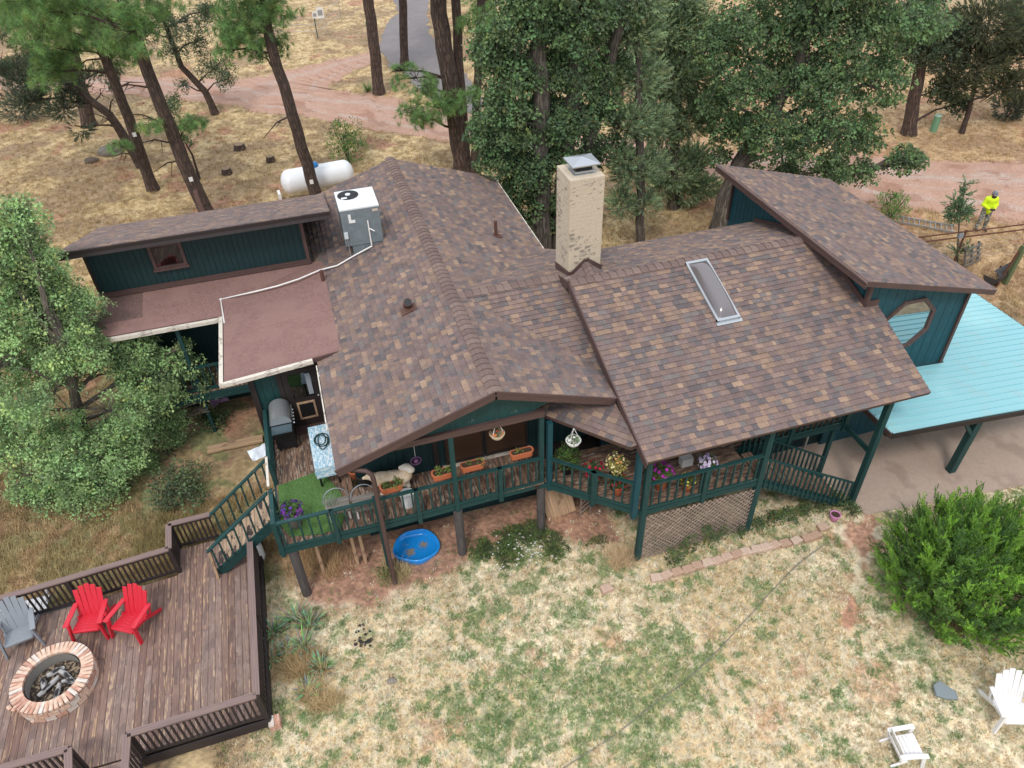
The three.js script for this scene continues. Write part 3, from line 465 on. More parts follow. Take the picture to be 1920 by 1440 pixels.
part('roofing_sheet', slabGeo(FfB2, [[-20.15, 1.2], [-19.32, 1.2], [-19.32, 2.89], [-20.15, 2.89]], 0.004, 0.009), M.rollRoof, flatB);
beam('gutter', house, [-6.1, 3.98, -18.62], [-2.95, 3.98, -18.62], 0.11, 0.1, M.gutter);
beam('gutter', house, [-2.96, 4.05, -18.6], [-2.96, 4.05, -15.5], 0.1, 0.1, M.gutter);
beam('gutter', house, [-2.9, 4.08, -15.5], [-0.72, 4.27, -15.5], 0.11, 0.1, M.gutter);
beam('fascia', house, [-0.7, 4.24, -15.56], [0.0, 4.33, -15.56], 0.03, 0.1, M.brownTrim);
beam('gutter', house, [-0.66, 4.13, -15.45], [-0.66, 4.13, -13.0], 0.03, 0.06, M.gutter);
// gable panel above the deck
const gp = part('gable_panel', slabGeo(FZ(-11.95), [[0.55, 4.28], [3.78, 4.28], [4.5, 4.6], [4.5, 4.68], [2.93, 5.22], [0.55, 4.42]], -0.06, 0), M.teal, house);
beam('gable_beam', house, [0.1, 4.22, -11.93], [4.1, 4.22, -11.93], 0.14, 0.16, M.brownTrim);
// rake boards along the front gable
beam('rake_board', house, [-0.62, yE - 0.08, zf + 0.015], [2.93, 5.29, zf + 0.015], 0.03, 0.2, M.brownTrim);
beam('rake_board', house, [2.93, 5.29, zf + 0.015], [5.64, 5.29 - SM * 2.71, zf + 0.015], 0.03, 0.2, M.brownTrim);
beam('rake_board', house, [5.77, 3.83, -9.98], [5.77, yR - 0.09, zR], 0.03, 0.2, M.brownTrim);
beam('rake_board', house, [5.77, yR - 0.09, zR], [5.77, yx - 0.06, zx], 0.03, 0.2, M.brownTrim);

// chimney of painted block
{
  const x0 = 6.0, x1 = 6.87, z0 = -16.48, z1 = -15.55, yt = 7.86;
  const ch = part('chimney', boxG(x1 - x0 + 0.01, yt - 4.4, z1 - z0 + 0.01), M.chimJoint, house, [(x0 + x1) / 2, (yt + 4.4) / 2, (z0 + z1) / 2]);
  const bh = 0.102, put = (w, d, x, y, z) => { const v = Math.floor(rnd() * 4); part('brick', boxG(w - 0.005, bh - 0.005, d - 0.005, v), M.chim[clamp(Math.floor((noise3(x * 2.2 + z * 2, y * 1.9, z * 2.2) - 0.3) * 7 + rr(-0.8, 0.8)), 0, 3)], ch, [x - (x0 + x1) / 2, y - (yt + 4.4) / 2, z - (z0 + z1) / 2]); };
  for (let k = 0; k < 26; k++) {
    const y = 7.8 - k * bh, odd = k % 2, cut = (a, b) => { const r = []; let s = a + (odd ? 0.145 : 0.29); r.push([a, s]); while (s < b - 0.16) { const e = Math.min(b, s + 0.29); r.push([s, e]); s = e; } if (s < b - 0.01) r.push([s, b]); return r; };
    for (const [a, b] of cut(x0, x1)) put(b - a, 0.1, (a + b) / 2, y, z1 - 0.04 + rr(-0.002, 0.003));
    for (const [a, b] of cut(z0, z1 - 0.095)) put(0.1, b - a, x0 + 0.04 + rr(-0.003, 0.002), y, (a + b) / 2);
    if (k < 22) { put(0.1, z1 - z0 - 0.1, x1 - 0.04, y, (z0 + z1 - 0.095) / 2); }
  }
  part('chimney_crown', boxG(x1 - x0 + 0.02, 0.07, z1 - z0 + 0.02), M.chim[0], ch, [0, (yt - 4.4) / 2 + 0.03, 0]);
  const cx = (x0 + x1) / 2 + 0.02, cz = (z0 + z1) / 2;
  const cap = part('chimney_cap', merge([xf(boxG(0.5, 0.05, 0.46), [0, 0.1, 0]), xf(boxG(0.56, 0.03, 0.52), [0, 0.05, 0])]), M.galv, house, [cx, 7.88, cz]);
  part('spark_screen', boxG(0.4, 0.16, 0.36), M.black, cap, [0, 0.2, 0]);
  const lid = new GB(), a = 0.36, b = 0.33, y = 0.3, t = V3(0, 0.4, 0), c4 = [V3(-a, y, b), V3(a, y, b), V3(a, y, -b), V3(-a, y, -b)]; for (let i = 0; i < 4; i++) { lid.tri(c4[i], c4[(i + 1) % 4], t); lid.quad(c4[i].clone().add(V3(0, -0.03, 0)), c4[(i + 1) % 4].clone().add(V3(0, -0.03, 0)), c4[(i + 1) % 4], c4[i]); } lid.tri(c4[0].clone().setY(0.27), c4[2].clone().setY(0.27), c4[1].clone().setY(0.27)); lid.tri(c4[0].clone().setY(0.27), c4[3].clone().setY(0.27), c4[2].clone().setY(0.27));
  part('lid', lid.geo(), M.galv, cap);
  // brown flashing and the small saddle roof between chimney and ridge
  beam('flashing', house, [5.97, 5.17, -16.4], [5.97, 5.38, -15.52], 0.03, 0.2, M.brownTrim);
  beam('flashing', house, [5.96, 5.38, -15.52], [6.1, 5.36, -15.52], 0.03, 0.16, M.brownTrim);
  beam('flashing', house, [6.1, 5.38, -15.525], [6.47, 5.72, -15.525], 0.04, 0.12, M.brownTrim);
  beam('flashing', house, [6.47, 5.72, -15.525], [6.9, 5.42, -15.525], 0.04, 0.12, M.brownTrim);
  const sd = new GB(), pk = V3(6.47, 5.68, -15.53), bk = V3(6.47, 5.54, -14.98), l = V3(6.1, 5.36, -15.53), r = V3(6.9, 5.36, -15.53); sd.tri(l, bk, pk); sd.tri(pk, bk, r);
  const sdl = part('saddle_roof', sd.geo(), M.shingle[1], house); ridgeCaps(sdl, [6.47, 5.545, -15.02], [6.47, 5.67, -15.5], [-1, -0.8, 0], [1, -0.8, 0], 0.16);
}
// skylight
{
  const s0 = 8.9, s1 = 9.53, t0 = FrF.st([9, 4.9, -12.94])[1], t1 = FrF.st([9, 5.51, -14.8])[1];
  const fr = part('skylight', merge([slabGeo(FrF, [[s0, t0], [s1, t0], [s1, t0 + 0.07], [s0, t0 + 0.07]], 0.0, 0.085), slabGeo(FrF, [[s0, t1 - 0.07], [s1, t1 - 0.07], [s1, t1], [s0, t1]], 0.0, 0.085), slabGeo(FrF, [[s0, t0], [s0 + 0.06, t0], [s0 + 0.06, t1], [s0, t1]], 0.0, 0.082), slabGeo(FrF, [[s1 - 0.06, t0], [s1, t0], [s1, t1], [s1 - 0.06, t1]], 0.0, 0.082)]), M.alu, house);
  const n = 16, k = 10, g = new THREE.BufferGeometry(), p = [], ix = [];
  for (let j = 0; j <= n; j++) for (let i = 0; i <= k; i++) { const u = i / k, v = j / n, b = Math.pow(1 - Math.pow(Math.abs(2 * u - 1), 2.6), 0.6) * Math.pow(1 - Math.pow(Math.abs(2 * v - 1), 5), 0.6); const q = FrF.at(lerp(s0 + 0.05, s1 - 0.05, u), lerp(t0 + 0.06, t1 - 0.06, v), 0.07 + 0.2 * b); p.push(q.x, q.y, q.z); }
  for (let j = 0; j < n; j++) for (let i = 0; i < k; i++) { const a = j * (k + 1) + i; ix.push(a, a + 1, a + k + 1, a + 1, a + k + 2, a + k + 1); }
  g.setAttribute('position', new THREE.Float32BufferAttribute(p, 3)); g.setIndex(ix); g.computeVertexNormals(); part('dome', g, M.dome, fr);
  part('flashing_apron', slabGeo(FrF, [[s0 - 0.03, t0 - 0.1], [s1 + 0.03, t0 - 0.1], [s1 + 0.03, t0], [s0 - 0.03, t0]], 0.0, 0.035), M.alu, fr);
}
// vents and pipes through the roof
const cyl = (r, h, n = 14, r2 = r) => new THREE.CylinderGeometry(r2, r, h, n);
part('vent_pipe', merge([xf(cyl(0.05, 0.52), [0, 0.24, 0]), xf(cyl(0.14, 0.03), [0.05, 0.0, 0], [0, 0, -0.33])]), M.rustBrown, house, [5.17, 4.62, -19.49]);
part('vent_pipe', cyl(0.055, 0.42), M.rustBrown, house, [-0.07, 4.5, -19.06]);
part('roof_vent', merge([xf(cyl(0.11, 0.3), [0, 0.12, 0.02], [0.75, 0, 0]), xf(boxG(0.42, 0.02, 0.3), [0, 0, 0.1], [0, 0, 0.33])]), M.rustBrown, house, [1.84, 5.04, -15.93]);
part('vent_mouth', cyl(0.095, 0.02), M.black, house, [1.84, 5.262, -15.805]).rotation.x = 0.75;
beam('flue_pipe', house, [-3.4, 4.4, -24.6], [-3.5, 5.1, -24.9], 0.1, 0.1, M.rustBrown);

// windows and doors
function windowUnit(name, F, poly, fw, m, glass, proud = 0.05) {
  poly = ccw(poly); const c = [poly.reduce((s, p) => s + p[0], 0) / poly.length, poly.reduce((s, p) => s + p[1], 0) / poly.length];
  const inn = poly.map((p) => { const d = Math.hypot(p[0] - c[0], p[1] - c[1]); return [c[0] + (p[0] - c[0]) * (1 - fw / d * 1.15), c[1] + (p[1] - c[1]) * (1 - fw / d * 1.15)]; });
  const gb = new GB(); for (let i = 0; i < poly.length; i++) { const j = (i + 1) % poly.length; prism(gb, F, [poly[i], poly[j], inn[j], inn[i]], 0, proud); }
  const o = part(name, gb.geo(), m, house); const pg = new GB(); prism(pg, F, inn, 0.016, 0.024); part('pane', pg.geo(), glass, o); return o;
}
const oct = Array.from({ length: 8 }, (_, i) => { const a = (i + 0.5) / 8 * Math.PI * 2; return [14.45 + 0.86 * Math.cos(a), 3.84 + 0.86 * Math.sin(a)]; });
windowUnit('window', FZ(-12.59), oct, 0.09, M.brownTrim, M.glassMirror, 0.07);
const wl = windowUnit('window', FZ(-20.23), [[-4.48, 4.98], [-3.6, 4.98], [-3.6, 5.72], [-4.48, 5.72]], 0.09, M.brownTrim, M.glassDark, 0.06);
part('sill', boxG(0.95, 0.06, 0.1), M.brownTrim, wl, [-4.04, 4.96, -20.17]);
// glazed back door with a pet flap
{
  const d = part('door', slabGeo(FZ(-15.95), [[-1.6, 1.95], [-0.72, 1.95], [-0.72, 3.82], [-1.6, 3.82]], 0.016, 0.07), M.darkTrim, house);
  const F = FZ(-15.95), pl = (nm, a, h, m) => part(nm, slabGeo(F, [[a[0], a[1]], [a[2], a[1]], [a[2], a[3]], [a[0], a[3]]], 0.07, h), m, d);
  pl('pane', [-1.45, 2.92, -0.88, 3.7], 0.078, M.glassDark); pl('curtain', [-1.02, 2.98, -0.9, 3.66], 0.081, mat(0x9aa0a8, 0.9));
  part('pet_flap_frame', merge([[-1.4, 2.2, -0.93, 2.25], [-1.4, 2.72, -0.93, 2.77], [-1.4, 2.25, -1.35, 2.72], [-0.98, 2.25, -0.93, 2.72]].map((a) => slabGeo(F, [[a[0], a[1]], [a[2], a[1]], [a[2], a[3]], [a[0], a[3]]], 0.07, 0.1))), M.rawWood, d);
  pl('pet_flap', [-1.35, 2.25, -0.98, 2.72], 0.08, M.black);
  part('handle', new THREE.SphereGeometry(0.03, 10, 8), M.steel, d, [-0.8, 2.9, -15.86]);
  beam('door_frame', house, [-1.67, 1.9, -15.9], [-1.67, 3.88, -15.9], 0.12, 0.06, M.darkTrim); beam('door_frame', house, [-0.66, 1.9, -15.9], [-0.66, 3.9, -15.9], 0.1, 0.06, M.darkTrim); beam('door_frame', house, [-1.72, 3.87, -15.9], [-0.62, 3.9, -15.9], 0.06, 0.1, M.darkTrim);
  box('threshold', 1.1, 0.05, 0.3, M.brownTrim, house, [-1.16, 1.93, -15.76]);
}
// sliding glass doors onto the deck and dark windows under the porches
const slideWood = mat(0x4c382c, 0.25);
for (const [x0, x1] of [[1.95, 2.95], [2.98, 4.1]]) { const o = windowUnit('glass_door', FZ(-13.25), [[x0, 1.95], [x1, 1.95], [x1, 3.85], [x0, 3.85]], 0.08, M.darkTrim, slideWood, 0.05); o.userData.label = 'brown framed sliding glass door'; }
box('door_track', 2.3, 0.05, 0.1, M.gutter, house, [3.0, 1.93, -13.18]);
beam('door_frame', house, [1.72, 1.9, -13.2], [1.72, 4.0, -13.2], 0.12, 0.06, M.darkTrim);
windowUnit('window', FZ(-12.7), [[7.0, 2.5], [8.4, 2.5], [8.4, 3.7], [7.0, 3.7]], 0.07, M.darkTrim, M.glassDark);
windowUnit('window', FZ(-20.23), [[-4.6, 3.0], [-2.9, 3.0], [-2.9, 3.8], [-4.6, 3.8]], 0.07, M.darkTrim, M.glassDark);
// brown downspout at the gable corner
pipe('downspout', house, [[-0.5, 3.98, -11.86], [-0.25, 4.0, -11.72], [-0.02, 3.98, -11.62], [0.08, 3.86, -11.6], [0.1, 3.7, -11.6], [0.09, 0.25, -11.62], [0.1, 0.06, -11.5]], 0.055, M.brownTrim);
part('door_lamp', merge([xf(cyl(0.03, 0.12, 10), [0, 0, 0]), xf(new THREE.SphereGeometry(0.04, 10, 8), [0, -0.08, 0])]), M.white, house, [-0.62, 4.02, -15.3]);
rebase(house, 3, 0, -17);

// porch floor and rail in the recess on the left
{
  const g = thing('recessed_porch', 'shaded teal back porch with railing under the flat roof', 'porch');
  planks(g, FLOORF(1.55), [[-6.0, 18.75], [-2.42, 18.75], [-2.42, 20.1], [-6.0, 20.1]], 0.14, 0.008, 0.04, M.peel[0], 'floor_board');
  beam('rim_beam', g, [-6.0, 1.42, -18.72], [-2.4, 1.42, -18.72], 0.05, 0.25, M.teal);
  railing(g, [-6.0, 1.59, -18.78], [-2.45, 1.59, -18.78], { step: 0.2 });
  for (const x of [-5.95, -4.2, -2.5]) beam('post', g, [x, -0.05, -18.8], [x, 3.9, -18.8], 0.1, 0.1, M.teal);
  box('landing', 1.6, 0.06, 0.3, M.rawWood, g, [-3.6, 0.08, -17.9]); rebase(g, -4.2, 0, -19.4);
}
// ------------------------------------------------------------------ upper deck
const UD = 1.9;
const deck = thing('upper_deck', 'raised teal railed wooden deck wrapping the front of the house', 'deck');
{
  const fl = part('floor', merge([slabGeo(FLOORF(1.7), [[-2.22, 11.95], [4.1, 11.95], [4.1, 13.22], [-2.22, 13.22]], 0.0, 0.16), slabGeo(FLOORF(1.7), [[-2.22, 13.22], [-0.4, 13.22], [-0.4, 15.9], [-2.22, 15.9]], 0.0, 0.16), slabGeo(FLOORF(1.7), [[4.1, 12.05], [5.95, 10.45], [9.1, 10.45], [9.1, 12.68], [5.9, 12.68], [5.9, 13.22], [4.1, 13.22]].slice(0, 5).concat([[4.1, 12.68]]), 0, 0.16), slabGeo(FLOORF(1.7), [[4.1, 12.68], [5.9, 12.68], [5.9, 13.22], [4.1, 13.22]], 0, 0.16), slabGeo(FLOORF(1.7), [[9.1, 11.5], [12.35, 11.5], [12.35, 12.68], [9.1, 12.68]], 0, 0.16)]), M.darkTrim, deck);
  const pm = () => pick(M.peel);
  const put = (F, poly, ph = 0) => { poly = ccw(poly); const s0 = Math.min(...poly.map((p) => p[0])), s1 = Math.max(...poly.map((p) => p[0])); for (let s = s0; s < s1; s += 0.14) { const q = clipPoly([[s, -30], [Math.min(s1, s + 0.132), -30], [Math.min(s1, s + 0.132), 30], [s, 30]], poly); if (q.length > 2 && Math.abs(area2(q)) > 0.01) { const gb = new GB(); prism(gb, F, q, 0, 0.036 + rr(0, 0.004), null, rr(0, 3)); part('floor_board', gb.geo(), pm(), fl); } } };
  put(FLOORF(1.862), [[-2.22, 11.93], [-0.42, 11.93], [-0.42, 15.9], [-2.22, 15.9]]);
  put(FLOORF(1.862), [[-0.42, 11.93], [4.1, 11.93], [4.1, 13.22], [-0.42, 13.22]]);
  put(FLOORX(1.862), [[-12.68, 4.1], [-12.68, 9.1], [-10.43, 9.1], [-10.43, 5.95], [-12.02, 4.1]]);
  put(FLOORX(1.862), [[-12.68, 9.1], [-12.68, 12.35], [-11.5, 12.35], [-11.5, 9.1]]);
  // rim beams
  const rim = (a, b) => beam('rim_beam', deck, [a[0], 1.79, a[1]], [b[0], 1.79, b[1]], 0.05, 0.15, M.teal);
  rim([-2.3, -11.88], [0.05, -11.88]); rim([0.05, -11.88], [4.08, -11.98]); rim([4.08, -11.98], [5.95, -10.39]); rim([5.95, -10.37], [9.15, -10.37]); rim([-2.25, -15.9], [-2.25, -11.9]); rim([9.15, -11.47], [12.4, -11.47]); rim([12.38, -11.5], [12.36, -10.4]);
  // railings, one bay after another
  const R = (a, b, o = {}) => railing(deck, [a[0], UD, a[1]], [b[0], UD, b[1]], { h: 0.88, lo: 0.04, step: 0.2, ...o });
  R([-2.2, -11.87], [-0.95, -11.87]); R([-0.95, -11.87], [0.0, -11.87]);
  R([0.12, -11.87], [0.98, -11.88]); R([0.98, -11.88], [1.86, -11.9]);
  R([1.97, -11.9], [3.0, -11.93]); R([3.0, -11.93], [4.02, -11.95]);
  R([4.28, -11.82], [5.05, -11.12]); R([5.05, -11.12], [5.86, -10.46]);
  R([6.12, -10.36], [7.6, -10.36]); R([7.6, -10.36], [9.08, -10.36]);
  R([-2.22, -11.9], [-2.22, -12.85]); R([-2.22, -14.0], [-2.22, -15.88]);
  R([9.2, -11.45], [10.7, -11.45], { step: 0.17 }); R([10.7, -11.45], [12.33, -11.45], { step: 0.17 });
  const P = (x, z, y0, y1, w = 0.1, m = M.teal) => beam('post', deck, [x, y0, z], [x, y1, z], w, w, m);
  P(-2.22, -11.88, 1.65, 2.82); P(-0.95, -11.86, 1.65, 2.78); P(0.05, -11.9, -0.05, 2.82, 0.12); P(0.98, -11.87, 1.65, 2.78); P(1.91, -11.92, 1.62, 4.18, 0.11); P(3.0, -11.92, 1.65, 2.78); P(4.06, -12.0, 1.62, 4.2, 0.11);
  P(4.24, -11.92, 1.62, 3.88, 0.12, M.tealTower); P(5.05, -11.1, 1.65, 2.78, 0.11); P(5.85, -10.45, 1.62, 3.9, 0.13, M.tealTower); P(6.06, -10.38, -0.1, 3.75, 0.13); P(7.6, -10.36, 1.65, 2.78); P(9.14, -10.38, -0.1, 3.75, 0.14); P(12.34, -10.36, -0.16, 3.72, 0.14); P(12.05, -11.45, -0.16, 1.7, 0.1); P(-2.22, -12.87, 1.65, 2.8); P(-2.22, -13.98, 1.65, 2.8); P(10.7, -11.45, 1.65, 2.78); P(12.36, -11.45, 1.65, 3.9, 0.12);
  const rp = (x, z, r) => part('round_post', cyl(r, 1.72, 16), M.greyPost, deck, [x, 0.82, z]);
  M.greyPost = mat(0xffffff, 0.85, { map: TILE(128, 256, (u, v) => mulc([86, 80, 78], 0.75 + 0.5 * fbm(u * 16, v * 6, 4, 16, 6))) });
  rp(1.91, -11.95, 0.115); rp(4.06, -12.02, 0.11); const lp = atY(576, 1113, 0); rp(lp.x, lp.z, 0.115);
  for (const [a, b] of [[-1.55, 0], [-0.7, 0.0], [-0.5, 0.1]]) beam('brace_post', deck, [a, -0.03, -12.4], [a, 1.7, -12.4], 0.08, 0.06, M.rawWood);
  beam('rail_cap_board', deck, [-2.25, 2.83, -14.0], [-2.25, 2.83, -13.0], 0.06, 0.03, M.gutter);
  rebase(deck, 2, 0, -12);
}
// lattice skirt
{
  const g = thing('lattice_screen', 'weathered diagonal lattice screen closing the space beneath the deck', 'lattice'), z = -10.34;
  const F1 = FR(0, 0, z, [1, 1, 0], [-1, 1, 0]), F2 = FR(0, 0, z + 0.009, [1, -1, 0], [1, 1, 0]);
  const poly = [[6.14, 0.02], [9.06, 0.06], [9.06, 1.62], [6.14, 1.66]];
  const q1 = poly.map(([x, y]) => F1.st([x, y, z])), q2 = poly.map(([x, y]) => F2.st([x, y, z]));
  const lat = (F, q) => { q = ccw(q); const s0 = Math.min(...q.map((p) => p[0])), s1 = Math.max(...q.map((p) => p[0])); for (let s = s0; s < s1; s += 0.1) { const c = clipPoly([[s, -30], [s + 0.036, -30], [s + 0.036, 30], [s, 30]], q); if (c.length > 2 && area2(c) > 0.001) { const gb = new GB(); prism(gb, F, c, 0, 0.008, null, rr(0, 2)); part('slat', gb.geo(), M.latticeWood, g); } } };
  lat(F1, q1); lat(F2, q2); rebase(g, 7.6, 0, z);
}
// soil and board under the deck, small lattice scrap
{
  const g = thing('skirting_board', 'pale plywood board leaning under the deck corner', 'board'); const b = beam('panel', g, [4.75, 0.02, -12.3], [4.45, 1.6, -12.5], 0.8, 0.03, M.rawWood); rebase(g, 4.7, 0, -12.3);
  const l = thing('lattice_scrap', 'narrow strip of dark lattice beside plywood board under the deck', 'lattice');
  for (let i = 0; i < 7; i++) beam('slat', l, [5.2, 0.15 + i * 0.18, -12.1], [5.5, 0.38 + i * 0.18, -12.15], 0.02, 0.04, M.latticeWood);
  beam('slat', l, [5.2, 0, -12.11], [5.2, 1.6, -12.11], 0.04, 0.02, M.latticeWood); beam('slat', l, [5.5, 0.0, -12.16], [5.5, 1.65, -12.16], 0.04, 0.02, M.latticeWood); rebase(l, 5.35, 0, -12.1);
}
// stairs
function stairs(name, label, x0, y0, x1, y1, za, zb, n, tm) {
  const g = thing(name, label, 'stairs'), dx = (x1 - x0) / n, dy = (y0 - y1) / n;
  for (const z of [za, zb]) beam('stringer', g, [x0, y0 - 0.16, z], [x1, y1 + 0.04, z], 0.05, 0.26, M.teal);
  for (let i = 0; i < n; i++) { const x = x0 + dx * (i + 0.5), y = y0 - dy * (i + 1); for (const k of [-0.25, 0.25]) box('tread_board', Math.abs(dx) * 0.5 - 0.006, 0.035, Math.abs(zb - za) - 0.03, pick(tm), g, [x + dx * k, y + 0.01 + dy * 0.5, (za + zb) / 2], i % 3); }
  return g;
}
M.stairWorn = [1, 4, 9].map((s) => mat(0xffffff, 0.85, { map: TILE(256, 512, (u, v) => { const g = fbm(u * 22, v * 3 + s, 3, 22, 3), p = fbm(u * 6 + s, v * 9, 4, 6, 9); return mixc(mulc([186, 160, 134], 0.78 + 0.4 * g), [72, 62, 58], sstep(0.56, 0.62, p)); }) }));
{
  const g = stairs('deck_stairs', 'worn stairs with teal rails stepping down to the brown deck', -2.28, 1.9, -3.98, 0.35, -13.92, -12.92, 7, M.stairWorn);
  railing(g, [-2.3, 1.9, -13.98], [-3.95, 0.5, -13.98], { h: 0.88, lo: 0.06, step: 0.22, lower: false, capW: 0.1 });
  railing(g, [-2.3, 1.9, -12.87], [-4.02, 0.44, -12.87], { h: 0.88, lo: 0.06, step: 0.22, lower: false, capW: 0.1 });
  beam('newel', g, [-4.02, 0.34, -12.8], [-4.0, 1.3, -12.98], 0.06, 0.09, M.rawWood); rebase(g, -3.1, 0.35, -13.4);
  const r = stairs('entry_stairs', 'long teal entry staircase with balusters beside the carport slab', 9.2, 1.9, 12.1, -0.12, -11.36, -10.4, 10, M.peel);
  railing(r, [9.22, 1.72, -10.36], [12.2, -0.12, -10.36], { h: 0.88, lo: 0.02, step: 0.155, capW: 0.05, out: [0, 0, 0.03], down: 0.12 });
  railing(r, [9.22, 1.72, -11.4], [12.0, -0.1, -11.4], { h: 0.88, lo: 0.02, step: 0.155, capW: 0.05 }); rebase(r, 10.6, -0.12, -10.9);
}
// ------------------------------------------------------------------ lower deck
{
  const LD = 0.35, g = thing('lower_deck', 'low brown board deck with dark railings around the fire pit', 'deck');
  const fr = part('joists', merge([slabGeo(FLOORF(0.1), [[-4.93, 8.9], [-3.08, 8.9], [-3.08, 14.05], [-4.93, 14.05]], 0, 0.2), slabGeo(FLOORF(0.1), [[-10.5, 8.9], [-4.93, 8.9], [-4.93, 13.15], [-10.5, 13.15]], 0, 0.2)]), M.black, g);
  for (let x = -3.06, i = 0; x > -10.4; x -= 0.148, i++) {
    const zb = x > -4.9 ? -14.05 : -13.2 + (x + 4.9) * -0.06, zf0 = -8.86, cut = rnd() < 0.6 ? null : rr(-12.3, -9.8);
    const segs = cut ? [[zb, cut - 0.004], [cut + 0.004, zf0]] : [[zb, zf0]];
    for (const [a, b] of segs) box('deck_board', 0.139, 0.036, b - a, pick(M.deck), g, [x - 0.07, LD - 0.018 + rr(-0.003, 0.003), (a + b) / 2], i % 4);
  }
  const R = (a, b) => railing(g, [a[0], LD, a[1]], [b[0], LD, b[1]], { h: 0.92, lo: 0.07, step: 0.115, m: M.deckDark, cap: M.capWood, capW: 0.14, bw: 0.036, sub: true });
  const P = (x, z, y0 = 0.05) => beam('post', g, [x, y0, z], [x, LD + 0.9, z], 0.09, 0.09, M.deckDark);
  R([-3.05, -8.85], [-3.05, -11.0]); R([-3.05, -11.0], [-3.05, -13.1]); R([-3.05, -8.85], [-5.48, -8.8]);
  R([-4.93, -13.3], [-7.2, -13.12]); R([-7.2, -13.12], [-9.2, -12.98]); R([-4.93, -13.3], [-4.97, -14.1]); R([-4.97, -14.1], [-3.98, -14.12]);
  R([-6.55, -8.85], [-8.6, -8.85]); R([-8.6, -8.85], [-10.4, -8.85]); R([-5.48, -8.8], [-5.44, -6.9]); R([-6.55, -8.85], [-6.35, -7.6]);
  for (const [x, z] of [[-3.05, -8.85], [-3.05, -11], [-3.05, -13.08], [-5.48, -8.8], [-4.93, -13.3], [-7.2, -13.12], [-4.97, -14.1], [-6.55, -8.85], [-9.2, -12.98], [-5.44, -6.95], [-8.6, -8.85]]) P(x, z);
  for (const [a, b] of [[[-3.0, -8.82], [-3.0, -13.9]], [[-3.0, -8.8], [-5.5, -8.75]], [[-6.5, -8.8], [-10.4, -8.8]]]) beam('rim_beam', g, [a[0], 0.2, a[1]], [b[0], 0.2, b[1]], 0.05, 0.24, M.deckDark);
  for (let i = 0; i < 3; i++) box('step_tread', 1.0, 0.04, 0.28, pick(M.deck), g, [-6.0, 0.33 - i * 0.11, -8.68 + i * 0.3], i);
  for (let k = 0; k < 4; k++) for (const s of [-1, 1]) part('pier_brick', boxG(k % 2 ? 0.11 : 0.22, 0.07, k % 2 ? 0.22 : 0.11, k), pick(M.brick), g, [-2.93 + (k % 2 ? s * 0.06 : 0), 0.03 + k * 0.072 - 0.03, -8.8 + (k % 2 ? 0 : s * 0.06)]);
  rebase(g, -6, 0, -11);
}
// ------------------------------------------------------------------ carport
{
  const g = thing('carport', 'open carport with turquoise ribbed metal roof on slanting teal posts', 'carport');
  const F = FR(12.7, 2.46, 0, [0, 0, 1], [1, -0.088, 0]);
  const rf = part('metal_roof', merge([slabGeo(F, [[-12.5, 0], [-10.3, 0], [-10.2, 7.6], [-12.5, 7.6]], -0.012, 0), slabGeo(F, [[-15.6, 3.62], [-12.5, 3.62], [-12.5, 7.6], [-15.6, 7.6]], -0.012, 0), slabGeo(F, [[-18.6, 3.62], [-15.6, 3.62], [-15.6, 7.6], [-18.6, 7.6]], -0.012, 0)]), M.turq, g);
  for (let z = -18.5; z < -10.25; z += 0.228) part('roof_rib', slabGeo(F, [[z, z < -12.55 ? 3.62 : 0.02], [z + 0.035, z < -12.55 ? 3.62 : 0.02], [z + 0.035, 7.59], [z, 7.59]], 0, 0.022), M.turq, rf);
  beam('fascia', g, [12.7, 2.37, -10.26], [20.3, 1.7, -10.17], 0.04, 0.15, M.darkTrim); beam('fascia', g, [12.68, 2.38, -12.5], [12.68, 2.38, -10.26], 0.04, 0.15, M.brownTrim); beam('fascia', g, [20.3, 1.7, -18.6], [20.3, 1.7, -10.2], 0.04, 0.15, M.darkTrim);
  beam('header_beam', g, [12.75, 2.26, -10.5], [17.0, 1.89, -10.45], 0.1, 0.18, M.teal); beam('header_beam', g, [17.0, 1.89, -10.45], [20.2, 1.6, -10.45], 0.1, 0.18, M.teal);
  const pb = atY(1781, 884, -0.15); beam('post', g, [pb.x, -0.16, pb.z], [15.75, 1.98, -10.46], 0.2, 0.18, M.teal);
  beam('brace', g, [15.72, 1.35, -10.44], [15.2, 2.02, -10.44], 0.09, 0.09, M.teal); beam('brace', g, [15.8, 1.8, -10.6], [16.6, 2.0, -10.35], 0.1, 0.14, M.teal);
  beam('post', g, [20.1, -0.16, -10.5], [20.1, 1.6, -10.5], 0.15, 0.15, M.teal); beam('post', g, [20.1, -0.16, -18.2], [20.1, 1.6, -18.2], 0.15, 0.15, M.teal);
  beam('conduit', g, [12.3, -0.15, -12.5], [12.3, 1.8, -12.5], 0.06, 0.06, M.galv); rebase(g, 16, -0.15, -12);
}
